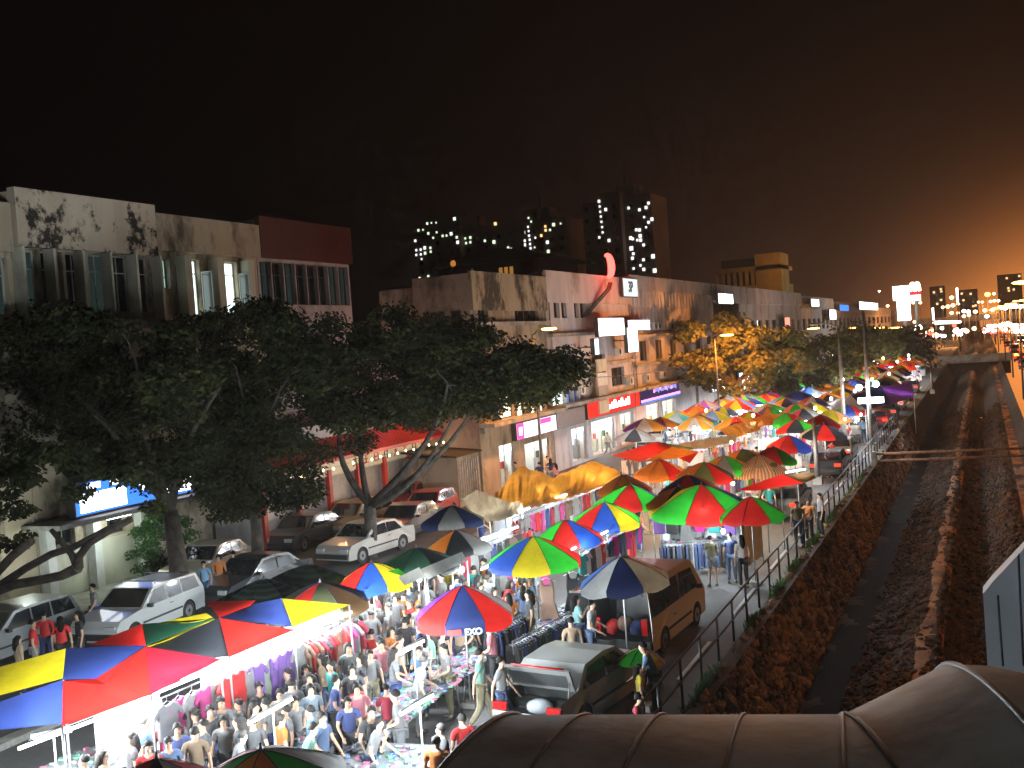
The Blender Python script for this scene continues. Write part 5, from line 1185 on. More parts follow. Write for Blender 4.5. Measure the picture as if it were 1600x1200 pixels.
    m=MB(); m.ell(hc2+fwn*.070-upn*.038,(.02,.008,.006),pmat('lips_'+nm,(.32,.10,.08),.5),6,4); out['mouth']=one(m)
    for s in (0,1):
        a=d['an'][s]; m=MB(); m.ell((a[0],a[1]+.06,max(.04,a[2]-.04)),(.05,.13,.045),shoem,8,5); out['shoe'].append(one(m))
    PM[nm]=out
for nm,d in POSES.items(): make_pose(nm,d)
PC=dict(GC); PC.update({'beige':(.62,.45,.30),'light blue':(.50,.62,.72),'dark grey':(.06,.065,.07),'pink':(.70,.25,.30),'aqua green':(.35,.62,.50),'cyan':(.30,.58,.60),'olive':(.16,.15,.08),'denim':(.10,.15,.26),'khaki':(.40,.34,.22)})
PCOUNT=0; PLIST=[]
def person(x,y,shirt,bottom='navy',pose='stand',rz=None,long=False,hairc=None,h=1.0,short=False,label=None,near=True,z=0.0,group='shoppers crowding the night market',bag=None,acc=None):
    global PCOUNT
    d=PM[pose]; o=bpy.data.objects.new('person',d['body']); COL.objects.link(o); o.location=(x,y,z); o.rotation_euler=(0,0,random.uniform(-PI,PI) if rz is None else rz); o.scale=(h*.98,h*.98,h)
    def ch(nm,me,c=None):
        q_=bpy.data.objects.new(nm,me); COL.objects.link(q_); q_.parent=o
        if c: q_.color=(*c,1)
        return q_
    ch('shirt',d['shirt'],PC[shirt]); ch('shorts' if short else 'trousers',d['shorts' if short else 'trousers'],PC[bottom])
    hm=ch('hair',d['long' if long else 'hair'])
    if near:
        for e_ in d['eyes']: ch('eye',e_)
        ch('mouth',d['mouth'])
        for e_ in d['shoe']: ch('shoe',e_)
    lm=sorted(LAND,key=lambda l:(l[0]-x)**2+(l[1]-y)**2)
    act={'stand':'standing','browse':'looking at goods','walk':'walking','reach':'leaning forward','hip':'with a hand on the hip','carry':'with one arm raised','sit':'sitting'}[pose]
    hr='long-haired person' if long else 'person'; bt='shorts' if short else 'trousers'
    cands=[]
    if label: cands.append(label)
    def rel(L_):
        ax,ay=PX(x,y,1.5); bx,by=PX(L_[0],L_[1],1.5)
        if abs(ax-bx)<22: return 'just behind' if ay<by else 'just in front of'
        return 'left of' if ax<bx else 'right of'
    for L_ in lm[:5]:
        cands+= [f'{hr} in {shirt} top {act} {rel(L_)} {L_[2]}',f'{hr} in {shirt} top and {bottom} {bt} {rel(L_)} {L_[2]}',f'{hr} in {shirt} top and {bottom} {bt} {act} {rel(L_)} {L_[2]}']
    for i in range(5):
        cands.append(f'{shirt}-topped {hr} {act}, {bottom} {bt}, {rel(lm[i])} {lm[i][2]}')
    ok=[c for c in cands if len(c.split())<=16] or [f'{hr} in {shirt} top and {bottom} {bt} in the thick crowd']
    lb=uniq(ok) if near else None
    if not near:
        lb=f'{hr} in {shirt} top {act} among the far stalls'
    tag(o,lb,'person',group); PCOUNT+=1; PLIST.append((x,y)); 
    if near=='far': hm.hide_render=False
    return o
tc_=lambda x,y: math.atan2(-y,-x)-PI/2     # facing the camera (front is +Y)
def ph(px,py,shirt,bottom='navy',pose='stand',face='any',long=False,label=None,h=1.0,short=False,zh=1.55,hairc=None,near=True):
    """placed by where the head is seen"""
    p=G(px,py,zh*h); rz={'cam':tc_(p.x,p.y),'away':tc_(p.x,p.y)+PI,'left':tc_(p.x,p.y)-PI/2,'right':tc_(p.x,p.y)+PI/2}.get(face)
    if rz is None: rz=random.uniform(-PI,PI)
    else: rz+=random.uniform(-.35,.35)
    return person(p.x,p.y,shirt,bottom,pose,rz,long,hairc,h,short,label,near)
NP=[
(485,1078,'light blue','khaki','stand','cam',0,'man in light blue T-shirt standing alone behind the small goods table'),
(543,1097,'navy','black','browse','cam',0,'person in navy T-shirt looking down at the nearest trinket table'),
(575,1130,'white','denim','reach','right',0,'person in white T-shirt with dark sleeve bands at the nearest trinket table'),
(580,1112,'black','black','browse','cam',0,'person in black top bending over the trinkets behind the white shirt'),
(622,1087,'white','grey','browse','left',0,'seller in white T-shirt under the front tube lamp'),
(603,1080,'maroon','black','reach','away',0,'person in dark red shirt bending over the long trinket table'),
(697,1013,'white','olive','browse','left',0,'person in white shirt with dark trousers at the far end of the trinket table'),
(747,1023,'aqua green','khaki','walk','right',0,'person in aqua green top with yellowish hem walking behind the hatchback'),
(780,1035,'white','denim','walk','right',0,'person in white top and denim behind the open car boot'),
(768,983,'pink','black','browse','left',0,'person in pink shirt beside the red bucket'),
(680,1162,'orange','black','browse','away',0,'person in orange top at the bottom edge beside the walkway roof'),
(693,1140,'black','black','browse','left',0,'person in black behind the orange-topped one'),
(722,1125,'red','black','stand','away',0,'person in red just above the walkway roof corner'),
(447,1112,'grey','black','stand','left',0,'person in grey and white striped shirt by the small goods table'),
(415,1100,'white','navy','stand','left',0,'person in white beside the lower tube lamp'),
(430,1038,'dark grey','navy','stand','cam',0,'person in dark grey T-shirt facing out of the crowd'),
(455,1027,'red','black','stand','away',0,'person in red shirt and cap by the hanging clothes'),
(543,1003,'white','khaki','stand','away',0,'tall person in white shirt seen from behind amid the crowd'),
(517,997,'white','black','stand','away',0,'person in white with a black shoulder bag near the yellow canopy'),
(503,1030,'beige','denim','stand','left',1,'long-haired person in beige top amid the crowd'),
(550,1047,'black','black','walk','cam',0,None),(563,1030,'black','grey','stand','left',1,None),(577,1023,'white','khaki','walk','cam',0,None),
(597,1008,'pink','black','stand','cam',0,'person in pink striped top facing out near the tube lamp'),(580,990,'red','navy','stand','away',0,None),(563,970,'black','navy','stand','away',0,None),
(580,960,'white','denim','stand','away',0,None),(593,958,'white','grey','stand','away',1,None),(607,948,'white','black','stand','left',0,None),(617,935,'grey','black','walk','cam',0,None),
(630,930,'orange','black','stand','away',0,None),(640,942,'red','denim','stand','left',0,None),(652,930,'orange','black','stand','right',1,None),(632,972,'black','black','stand','away',0,'tall person in black seen from behind near the red and navy umbrella'),
(625,1000,'cream','black','stand','right',0,None),(612,1022,'grey','navy','browse','right',1,None),(672,990,'aqua green','grey','stand','left',1,None),(690,992,'cream','black','stand','right',0,None),
(647,1035,'white','white','reach','right',0,'person in white leaning over trinkets with a red bag'),(543,963,'white','black','stand','away',0,None),(520,978,'white','navy','stand','away',0,None),(528,950,'grey','black','walk','left',0,None),(560,948,'white','black','stand','cam',0,None),
(610,915,'grey','black','stand','away',0,None),(640,905,'black','black','stand','cam',0,None),(665,915,'white','navy','stand','away',0,None),(590,930,'pink','black','stand','left',1,None),(575,938,'white','grey','walk','away',0,None),
(450,1053,'dark grey','black','stand','left',0,None),(483,1060,'black','black','stand','cam',0,None),(455,1070,'grey','black','stand','away',0,None),(520,1065,'navy','black','browse','right',0,None),(405,1075,'black','navy','stand','cam',0,None),(390,1062,'white','black','stand','right',1,None),
(331,1064,'black','black','stand','away',1,'long-haired person in black before the green shirts'),(360,1066,'black','khaki','stand','away',0,None),(377,1100,'dark grey','black','browse','left',0,None),(225,1130,'sky blue','denim','stand','right',0,'person in bright blue shirt by the nearest stall'),
(204,1154,'white','black','stand','left',1,'long-haired person in white at the nearest stall'),(232,1168,'red','black','stand','cam',0,None),(263,1162,'denim','black','stand','cam',0,None),(277,1140,'navy','black','stand','cam',0,None),(286,1124,'white','grey','stand','left',0,None),
(304,1146,'beige','denim','stand','away',0,'person in pale beige top seen from behind in the near crowd'),(318,1134,'black','black','stand','left',0,None),(328,1112,'black','navy','stand','cam',0,None),(306,1118,'grey','black','stand','left',0,None),(349,1128,'white','black','stand','cam',0,None),(361,1154,'white','navy','reach','right',0,None),
(258,1128,'maroon','black','stand','away',1,None),(132,1190,'white','black','stand','left',0,None),(161,1182,'cream','black','stand','right',1,None),(345,1098,'grey','black','walk','cam',0,None),(395,1130,'black','grey','stand','away',0,None),(372,1128,'black','black','stand','left',1,None),
(470,1140,'aqua green','grey','reach','right',0,None),(438,1085,'cream','black','walk','cam',0,None),
(28,1000,'beige','navy','stand','right',1,'long-haired person in cream top left of the people in red'),(50,975,'red','grey','stand','right',0,'person in red with pale emblem, first of the group by the parked car'),(68,962,'red','navy','stand','away',0,'person in darker red behind the bright red one'),(94,970,'red','black','stand','away',1,'long-haired person in bright red shirt by the wagon bonnet'),(122,962,'black','black','stand','left',1,'long-haired person in black touching the wagon bonnet'),(146,918,'grey','navy','walk','left',0,'person in grey passing between the wagon and the pale wall'),
(318,882,'sky blue','denim','stand','cam',0,'person in sky blue top behind the white wagon'),(341,872,'orange','grey','stand','cam',0,'person in orange shirt behind the white wagon'),(364,866,'black','black','stand','left',0,'person in black next to the orange shirt'),
(892,972,'beige','black','stand','away',0,'person in beige shirt seen from behind at the jeans table'),(900,938,'cyan','denim','carry','right',1,'long-haired person in cyan top and jeans near the open van'),(921,945,'white','denim','browse','right',0,'person in white top and denim shorts near the open van'),
(1020,1010,'denim','black','reach','left',0,'man in dark blue leaning toward the child in yellow'),(1110,843,'olive','grey','browse','away',0,'person in olive top and grey shorts at the green stall'),(1140,838,'navy','denim','stand','away',0,'person in printed blue shirt and jeans at the green stall'),(1158,842,'white','black','stand','away',1,'person in white top and black leggings at the green stall'),(1245,788,'olive','navy','stand','cam',0,'person in pale olive shirt standing by the railing'),
(740,890,'teal','black','stand','away',0,'person in bright teal shirt under the grey stall roof'),(690,902,'white','black','stand','left',0,None),(712,905,'sky blue','navy','browse','away',0,None),(786,912,'red','grey','reach','right',1,'long-haired person in red leaning to the clothes'),(760,905,'white','black','stand','away',0,None),(700,885,'yellow','black','stand','cam',0,None),(772,895,'white','red','browse','away',0,None),(745,925,'white','grey','walk','cam',0,None),
(1262,785,'orange','black','stand','cam',0,None),(1280,775,'grey','black','stand','left',0,None),
]
for r_ in NP:
    px,py,s,b_,po,f,lg,lb=r_
    ph(px,py,s,b_,po,f,bool(lg),lb,h=random.uniform(.95,1.04),short=(lb is not None and 'shorts' in lb))
# children
ph(998,1045,'yellow','black','stand','right',True,'child in yellow dress top beside the green and yellow umbrella',h=.8)
ph(990,1092,'maroon','black','sit','right',False,'child in maroon at the roof edge below the yellow-clad one',h=.85)
rp=random.Random(77); pc=['white','white','black','white','navy','grey','red','white','black','dark grey','cream','pink','sky blue','orange','maroon','beige','teal','denim']
cnt=0; tries=0
while cnt<92 and tries<4000:
    tries+=1; t_=rp.random(); y_=14+t_*24; ax=rp.choice([-12.5,-13.2,-14,-11.8,-15.2]); x_=ax+rp.uniform(-.7,.7); px,py=PX(x_,y_,1.5)
    if not(290<px<830) or any((x_-a)**2+(y_-b_)**2<.2 for a,b_ in PLIST) or (560<px<760 and py>1040): continue
    person(x_,y_,rp.choice(pc),rp.choice(['black','navy','denim','grey','khaki']),rp.choice(['stand','browse','walk','hip','stand','carry']),None,rp.random()<.4,None,rp.uniform(.93,1.05)); cnt+=1
LAND2=len(PLIST)
bagm=[pmat('carrier_bag_'+n,c,.4,0,.15,6,trans=.3) for n,c in (('white',(.75,.75,.75)),('red',(.6,.05,.05)),('blue',(.08,.15,.5)),('black',(.03,.03,.03)))]
nb=0
for o in [o for o in bpy.data.objects if o.name.startswith('person') and o.data.name.startswith('person_body_stand')][::4]:
    if nb>=22: break
    k=nb%4; cn_=['white','red','blue','black'][k]; a=o.matrix_basis@Vector((.245,.075,.60)); m=MB(); m.ell((0,0,0),(.13,.07,.17),bagm[k],10,7); m.tube([(-.05,0,.13),(-.01,0,.24),(.03,0,.24),(.05,0,.13)],.008,bagm[k],4)
    b_=m.build('carrier_bag'); b_.location=a; b_.rotation_euler=(0,0,o.rotation_euler.z+1.3); tag(b_,' '.join((f'{cn_} carrier bag held by the '+o['label']).split()[:16]),'bag','carrier bags held by shoppers'); nb+=1
cnt=0
while cnt<100:
    t_=rp.random()**1.3; y_=38+t_*75; x_=rp.choice([-9.8,-12.3,-15.4,-18.6,-7.7,-22])+rp.uniform(-.8,.8)
    if x_<-21: x_=-21.5-rp.random()*3; y_=max(y_,55)
    if any((x_-a)**2+(y_-b_)**2<.22 for a,b_ in PLIST): continue
    person(x_,y_,rp.choice(pc),rp.choice(['black','navy','denim','grey']),rp.choice(['stand','browse','walk','hip']),None,rp.random()<.4,None,rp.uniform(.93,1.05),near=False); cnt+=1
print('people',PCOUNT)
# bags carried / hand umbrella next to the child
t=umbrella('small open umbrella of green and yellow panels propped by the van',1000,1012,.55,['green','yellow','amber','green','yellow','black','yellow','green'],1.35,.28,0,group='umbrellas carried by hand')
# ================================================================== VEHICLES
def arc(cx,cz,r,a0,a1,n=9): return [(cx+r*math.cos(R(a0+(a1-a0)*k/n)),cz+r*math.sin(R(a0+(a1-a0)*k/n))) for k in range(n+1)]
CARS={ # profile: list of (y,z) from rear bottom, along top, to front bottom ; length along y (front at +)
 'sedan':dict(L=4.4,W=1.68,belt=.86,top=[(-2.18,.35),(-2.2,.62),(-2.15,.90),(-1.5,.96),(-1.0,1.36),(-.2,1.42),(.35,1.38),(1.0,.93),(2.0,.80),(2.18,.62),(2.2,.35)],
   side=[[(-1.32,.93),(-.96,1.28),(-.35,1.33),(-.35,.93)],[(-.29,.93),(-.29,1.33),(.28,1.31),(.78,.93)]],ws=[(.40,1.35),(.97,.95)],rw=[(-1.05,1.32),(-1.47,.98)],wh=(-1.32,1.36,.30)),
 'wagon':dict(L=4.5,W=1.70,belt=.88,top=[(-2.22,.35),(-2.25,.7),(-2.2,.92),(-1.95,1.40),(-.3,1.47),(.3,1.43),(1.0,.95),(2.05,.82),(2.24,.62),(2.25,.35)],
   side=[[(-2.0,.95),(-1.86,1.34),(-1.1,1.38),(-1.1,.95)],[(-1.04,.95),(-1.04,1.38),(-.32,1.39),(-.32,.95)],[(-.26,.95),(-.26,1.39),(.25,1.36),(.78,.95)]],ws=[(.35,1.40),(.97,.97)],rw=[(-1.99,1.36),(-2.18,.98)],wh=(-1.35,1.42,.30)),
 'hatch':dict(L=3.9,W=1.62,belt=.88,top=[(-1.92,.35),(-1.95,.7),(-1.85,.92),(-1.45,1.36),(-.3,1.42),(.25,1.38),(.95,.93),(1.8,.80),(1.94,.6),(1.95,.35)],
   side=[[(-1.55,.95),(-1.33,1.30),(-.40,1.35),(-.40,.95)],[(-.34,.95),(-.34,1.35),(.2,1.32),(.75,.95)]],ws=[(.30,1.35),(.92,.95)],rw=[(-1.50,1.32),(-1.82,.96)],wh=(-1.2,1.22,.29)),
 'van':dict(L=4.3,W=1.66,belt=1.0,top=[(-2.12,.35),(-2.15,.95),(-2.10,1.80),(-1.9,1.92),(1.1,1.90),(1.35,1.82),(1.95,1.08),(2.13,.85),(2.15,.35)],
   side=[[(-2.0,1.08),(-2.0,1.68),(-1.15,1.72),(-1.15,1.08)],[(-1.05,1.08),(-1.05,1.72),(.05,1.72),(.05,1.08)],[(.2,1.08),(.2,1.72),(1.2,1.66),(1.62,1.08)]],ws=[(1.37,1.78),(1.93,1.12)],rw=[(-2.12,1.70),(-2.145,1.15)],wh=(-1.25,1.38,.31)),
}
def car(label,style,loc,rz,colr,cat='car',name='parked_car',tail=False,open_back=False,lights=False,group='cars parked behind the market',rack=False,sc=1):
    D=CARS[style]; W_=D['W']; t=thing(name,label,cat,loc,rz,group); t.scale=(sc,sc,sc); zr=max(z for y,z in D['top']); bl=D['belt']
    def hw(z): 
        k=max(0,(z-bl)/(zr-bl)); return W_/2*(1-.13*k**1.2) if z>=bl else W_/2*(1-.03*((bl-z)/bl)**2)
    y0,y1,wr=D['wh'][0],D['wh'][1],D['wh'][2]; top=D['top']; yb,yf=top[0][0],top[-1][0]; zb=.22
    bottom=[(yf,zb+.02)]+[(y1+(wr+.06),zb)]+arc(y1,wr,wr+.06,0,180)[1:-1]+[(y1-(wr+.06),zb),(y0+(wr+.06),zb)]+arc(y0,wr,wr+.06,0,180)[1:-1]+[(y0-(wr+.06),zb),(yb,zb+.02)]
    prof=top+bottom; m=MB()
    if open_back:   # leave the tail open: body built from two sides, roof, front
        pass
    n=len(prof); L_=[(-hw(z),y,z) for y,z in prof]; Rr=[(hw(z),y,z) for y,z in prof]
    m.poly(L_,paintm); m.poly(list(reversed(Rr)),paintm)
    for i in range(n):
        j=(i+1)%n; mid=((prof[i][0]+prof[j][0])/2,(prof[i][1]+prof[j][1])/2)
        if open_back and i<3 and style!='van' and prof[i][0]<-.5 and prof[j][0]<-1.4 and mid[1]>.7: continue
        if open_back and style=='van' and prof[i][0]<-2.0 and prof[j][0]<-2.0 and mid[1]>.5: continue
        if i>=len(top): m.poly([L_[i],Rr[i],Rr[j],L_[j]],plastic_dark)
        else: m.poly([L_[i],Rr[i],Rr[j],L_[j]],paintm)
    b=m.build('body',t,.035); b.color=(*colr,1)
    if open_back:
        m=MB(); ys=yb+.08; ye=yb+1.1; w2=W_/2-.1; zt_=(1.7 if style=='van' else .85)
        m.poly([(-w2,ye,.5),(w2,ye,.5),(w2,ye,zt_),(-w2,ye,zt_)],plastic_dark); m.poly([(-w2,ys,.5),(w2,ys,.5),(w2,ye,.5),(-w2,ye,.5)],plastic_dark)
        m.poly([(-w2,ys,.5),(-w2,ye,.5),(-w2,ye,zt_),(-w2,ys,zt_)],plastic_dark); m.poly([(w2,ye,.5),(w2,ys,.5),(w2,ys,zt_),(w2,ye,zt_)],plastic_dark); m.build('boot_lining',t)
        m=MB(); w3=W_/2-.06; fr=.09
        if style=='van': hz,hy,L2=1.90,-2.08,1.35; end=(hy-L2*.97,hz+.12)
        else: hz,hy,L2=.97,-1.5,.5; end=(hy-.2,hz+.46)
        dv=Vector((0,end[0]-hy,end[1]-hz)); up_=Vector((0,-dv.z,dv.y)).normalized()*.05
        o_=Vector((0,hy,hz))
        def q_(u,v): return o_+Vector((u,0,0))+dv*v
        for (u0,u1,v0,v1) in ((-w3,w3,0,.1),(-w3,w3,.78,1),(-w3,-w3+fr,.1,.78),(w3-fr,w3,.1,.78)):
            a=[q_(u0,v0),q_(u1,v0),q_(u1,v1),q_(u0,v1)]; m.raw(a+[p+up_ for p in a],[(0,1,2,3),(7,6,5,4),(0,4,5,1),(1,5,6,2),(2,6,7,3),(3,7,4,0)],paintm)
        tg=m.build('tailgate' if style=='van' else 'boot_lid',t); tg.color=(*(v_*(1 if style=='van' else .35) for v_ in colr),1)
        if style!='van': m=MB(); a=[q_(-w3+fr*.5,.05)+up_*.5,q_(w3-fr*.5,.05)+up_*.5,q_(w3-fr*.5,.8)+up_*.5,q_(-w3+fr*.5,.8)+up_*.5]; m.poly(a,plastic_dark); m.build('lid_panel',tg)
        if style=='van': m=MB(); a=[q_(-w3+fr,.1)+up_*.4,q_(w3-fr,.1)+up_*.4,q_(w3-fr,.78)+up_*.4,q_(-w3+fr,.78)+up_*.4]; m.poly(a,glassmat('tailgate_glass_'+style,(.15,.2,.2),.1)); m.build('glass',tg)
        m=MB(); a=[q_(-w3*.8,.97)-up_*.2,q_(w3*.8,.97)-up_*.2]; m.tube(a,.035,redglass,6); m.build('brake_light',tg)
        for s in (-1,1): m=MB(); m.tube([(s*w3*.95,hy-.3,hz-.2),q_(s*w3*.92,.55)],.012,steel,5); m.build('strut',t)
    e=.006
    for poly in D['side']:
        for s in (-1,1):
            P=[(s*(hw(z)+e),y,z) for y,z in poly]; m=MB(); m.poly(P if s>0 else list(reversed(P)),glassd); m.build('side_window',t)
    def slope(pts,name,inset=.1,front=True):
        (ya_,za_),(yb_,zb_)=pts; nrm=Vector((0,(za_-zb_)*(1 if front else -1),abs(yb_-ya_))).normalized()*.012
        a=[Vector((-(hw(za_)-inset),ya_,za_)),Vector((hw(za_)-inset,ya_,za_)),Vector((hw(zb_)-inset*.7,yb_,zb_)),Vector((-(hw(zb_)-inset*.7),yb_,zb_))]
        m=MB(); m.poly([p+nrm for p in a],glassd); m.build(name,t)
    slope(D['ws'],'windscreen')
    if not open_back: slope(D['rw'],'rear_window',front=False)
    for yy2 in (y0,y1):
        for s in (-1,1):
            x=s*(W_/2-.11); wl=MB(); wl.tube([(x-.09,yy2,wr),(x+.09,yy2,wr)],wr,rubber,18); w2=wl.build('wheel',t)
            rm=MB(); rm.tube([(x+s*.085,yy2,wr),(x+s*.1,yy2,wr)],wr*.62,steel,14); rm.tube([(x+s*.1,yy2,wr),(x+s*.108,yy2,wr)],wr*.2,plastic_dark,8); rm.build('rim',w2)
    zf=.62 if style!='van' else .78
    for s in (-1,1):
        m=MB(); m.box((s*(W_/2-.25),yf-.02,zf),(.36,.1,.15),clearlens if not lights else emat('headlight_glow',(1,.95,.8),8) if 'headlight_glow' not in MATS else MATS['headlight_glow']); m.build('headlight',t)
        m=MB(); zt2=.72 if style not in('van',) else .85; m.box((s*(W_/2-.2),yb+.0,zt2),(.32 if style!='van' else .16,.08,.15 if style!='van' else .4),redlamp if tail else redglass); m.build('tail_light',t)
        m=MB(); m.box((s*(W_/2+.07),(.7 if style!='van' else 1.45),bl+.1),(.16,.12,.11),plastic_dark); m.build('mirror',t)
        m=MB(); m.tube([(s*(hw(.8)+.004),-.55,.8),(s*(hw(.8)+.03),-.45,.8),(s*(hw(.8)+.004),-.35,.8)],.012,chrome,5); m.build('door_handle',t)
    m=MB(); m.box((0,yf+.03,.40),(W_*.96,.14,.18),plastic_dark); m.build('bumper',t,.02)
    m=MB(); m.box((0,yb-.03,.42),(W_*.96,.14,.18),plastic_dark); m.build('bumper',t,.02)
    m=MB(); m.box((0,yb-.11,.50),(.42,.012,.11),platem); m.build('number_plate',t)
    m=MB()
    for s in (-1,1): m.box((s*(hw(.55)+.004),0.0,.52),(.02,(y1-y0)-2*wr-.15,.06),plastic_dark)
    m.build('side_trim',t)
    if rack:
        for yq in (-1.2,0):
            m=MB(); m.tube([(-.62,yq,zr+.02),(-.62,yq,zr+.1),(.62,yq,zr+.1),(.62,yq,zr+.02)],.018,steel,5); m.build('roof_bar',t)
    return t
WHITE=(.62,.64,.63); SIL=(.30,.31,.31); RED=(.32,.02,.015); DK=(.03,.032,.035); BEI=(.34,.29,.22); GOLD=(.26,.19,.11)
# near right: hatchback with open boot, van with open rear
car('silver-grey sedan with raised boot lid at the near end of the market','sedan',(-8.5,22.0,0),R(-9),(.42,.42,.40),open_back=True,group='vehicles parked along the railing')
car('beige van with open tailgate parked along the railing','van',(-8.55,27.8,0),R(-4),(.66,.60,.54),'van','parked_van',open_back=True,group='vehicles parked along the railing')
vb=random.Random(3)
for k,(lb,c) in enumerate([('red sack in the open van boot','red'),('brown sack in the open van boot','brown'),('dark bag in the open van boot','navy')]):
    m=MB(); m.ell((-8.8-.25+k*.32,26.1,.72+.1*(k==1)),(.2,.25,.2),pmat('sack_'+c,GC[c],.8,0,.3,6),10,7); o=m.build('sack'); tag(o,lb,'sack','sacks in the open van')
m=MB(); m.ell((-8.75,20.3,.62),(.3,.22,.16),pmat('boot_bag',(.35,.36,.38),.7),10,7); tag(m.build('bag'),'grey bag lying in the open boot of the hatchback','bag')
# board standing at van rear
p=G(990,1010,0); t=thing('folding_board','tall narrow folding board standing at the rear of the van','board',(p.x-.35,p.y+.3,0),.5)
for s in (-1,1):
    m=MB(); m.box((s*.17,0,1.55),(.3,.03,1.5),pmat('board_brown',(.16,.12,.09),.7)); o=m.build('panel',t); o.rotation_euler=(0,0,s*.25)
m=MB(); m.tube([(0,0,0),(0,0,2.3)],.025,white_paint,6); m.build('stand',t)
# left side parking
def C(lb,st,px,py,rz,c,**k): p=G(px,py,0); return car(lb,st,(p.x,p.y,0),rz,c,**k)
C('white station wagon with roof rack parked by the pale wall','wagon',222,985,PI+.10,WHITE,rack=True)
C('pale grey van-like car cut by the left edge behind the people in red','wagon',10,1025,PI+.05,SIL)
C('dark car behind the two striped dark umbrellas','sedan',400,930,PI-.1,DK)
C('tan taxi with orange-lit roof beside the ringed umbrellas','sedan',330,905,PI+.1,BEI)
C('silver sedan parked just right of the forked tree trunk','sedan',575,868,PI-.12,(.50,.46,.42))
C('brown pickup-like wagon parked behind the forked tree trunk','wagon',556,832,PI-.05,GOLD)
C('dark sedan by the restaurant pillars','sedan',480,852,PI,DK)
C('bright red hatchback behind the navy umbrella','hatch',672,812,PI+.1,RED)
C('second red car nearer the restaurant end','sedan',640,795,PI,RED)
C('dark van before the restaurant bush','van',710,775,PI,DK,cat='van',name='parked_van')
C('dark red car with glowing tail lamps near the bush','hatch',745,768,0,RED,tail=True)
C('dark grey car between the red cars and the silver sedan','sedan',640,835,PI,(.05,.05,.055))
r5=random.Random(5)
desc=['dusty','shiny','plain','dull']; cn=[('white',WHITE),('silver',SIL),('red',RED),('dark',DK),('beige',BEI),('bronze',GOLD)]; kk=0
for y_ in (78,84,90,97,104,112,121,131,142):
    c=cn[kk%6]; car(f'{desc[kk%4]} {c[0]} {["sedan","hatchback"][kk%2]} parked far along the side road','sedan' if kk%2==0 else 'hatch',(-24.3 if False else -22.6,y_,0),PI+r5.uniform(-.1,.1),c[1]); kk+=1
# vehicles among right edge of market
car('dark pickup-like car with red tail lamps under the low red canopy','wagon',(-8.2,47.5,0),.02,(.07,.06,.05),tail=True,group='vehicles parked along the railing')
car('tan sedan with lit tail lamps beyond the first lamp post','sedan',(-8.1,66,0),.0,(.25,.2,.14),tail=True,group='vehicles parked along the railing')
car('dark car near the second lamp post','hatch',(-7.9,60,0),0,DK,tail=True,group='vehicles parked along the railing')
car('grey van beside the second lamp post','van',(-8.0,78,0),0,SIL,cat='van',name='parked_van',group='vehicles parked along the railing')
for k,y_ in enumerate((86,94,103,114,126)):
    car(['small red car','black car','pale car','bronze car','blue-grey car'][k]+' in the far line along the railing',['hatch','sedan','sedan','hatch','wagon'][k],(-7.6,y_,0),0,[RED,DK,WHITE,GOLD,(.08,.1,.14)][k],tail=True,group='vehicles parked along the railing')
# traffic on the canal road
tr=random.Random(8); k=0
for lane,y_ in [(5,105),(5.2,120),(8.3,128),(5,140),(8.2,152),(5,165),(11.5,170),(8.3,180),(5,190),(11.4,200),(8.2,215),(5.1,225),(11.5,240),(8.3,255),(5,270),(8.4,300),(5,330),(11.3,350)]:
    inc=lane>7; c=cn[k%6]; sname=['sedan','hatch','wagon','van'][k%4]
    car(f'{["first","second","third","fourth","fifth","sixth"][k//3]} {["near","middle","outer"][k%3]} {c[0]} {sname} {"with headlights on" if inc else "with red tail lamps on"} along the canal road',sname,(lane,y_,0),PI if inc else 0,c[1],'car' if sname!='van' else 'van','moving_car',tail=not inc,lights=inc,group='traffic on the road beyond the canal'); k+=1
# ================================================================== LAMPS
WHT=(.82,.93,1); WRM=(1,.62,.28); SOD=(1,.34,.06)
def tube_lamp(label,a,b,W,stand=True,col_=WHT,rad=.03,land=None):
    A=G(*a);B_=G(*b); c=(A+B_)/2; t=thing('tube_lamp',label,'lamp',(c.x,c.y,0),0,'fluorescent tubes lighting the stalls'); d=(B_-A)
    m=MB(); m.tube([A-Vector((c.x,c.y,0)),B_-Vector((c.x,c.y,0))],rad,lightw,10); m.build('tube',t)
    m=MB(); up_=Vector((0,0,.05)); m.tube([A-Vector((c.x,c.y,0))+up_,B_-Vector((c.x,c.y,0))+up_],.028,white_paint,4); m.build('batten',t)
    if stand:
        m=MB(); m.tube([(.05,0,0),(.05,0,c.z+.05)],.016,polem,6); m.build('stand',t)
    for s in (.25,.75):
        q_=A.lerp(B_,s)-Vector((c.x,c.y,.09)); plight(t,q_,col_,W*3.6,.12)
    if land: LAND.append((c.x,c.y,land))
    return t
tube_lamp('slanting fluorescent tube on a stand by the striped shirt',(388,1131,1.9),(456,1092,2.05),150)
tube_lamp('fluorescent tube over the long trinket table',(624,1022,2.0),(662,1001,2.1),150)
tube_lamp('nearest fluorescent tube beside the white-shirted seller',(626,1116,2.0),(676,1086,2.1),190)
tube_lamp('fluorescent tube under the nearest slate canopy',(48,1153,2.0),(112,1141,2.0),170)
tube_lamp('fluorescent tube just below the nearest lit red canopy',(140,1115,2.05),(215,1092,2.05),260,False)
tube_lamp('fluorescent tube behind the row of pink and green shirts',(255,1068,2.15),(330,1045,2.2),170,False)
tube_lamp('fluorescent tube under the black and red canopy',(385,1018,2.2),(440,996,2.2),200,False)
tube_lamp('fluorescent tube under the yellow canopy panel',(480,972,2.25),(530,955,2.25),220,False)
tube_lamp('fluorescent tube in the crowd before the yellow and blue umbrella',(570,925,2.2),(612,908,2.2),240,False)
tube_lamp('fluorescent tube at the seller table under the red and navy umbrella',(690,975,2.0),(725,962,2.0),90,False)
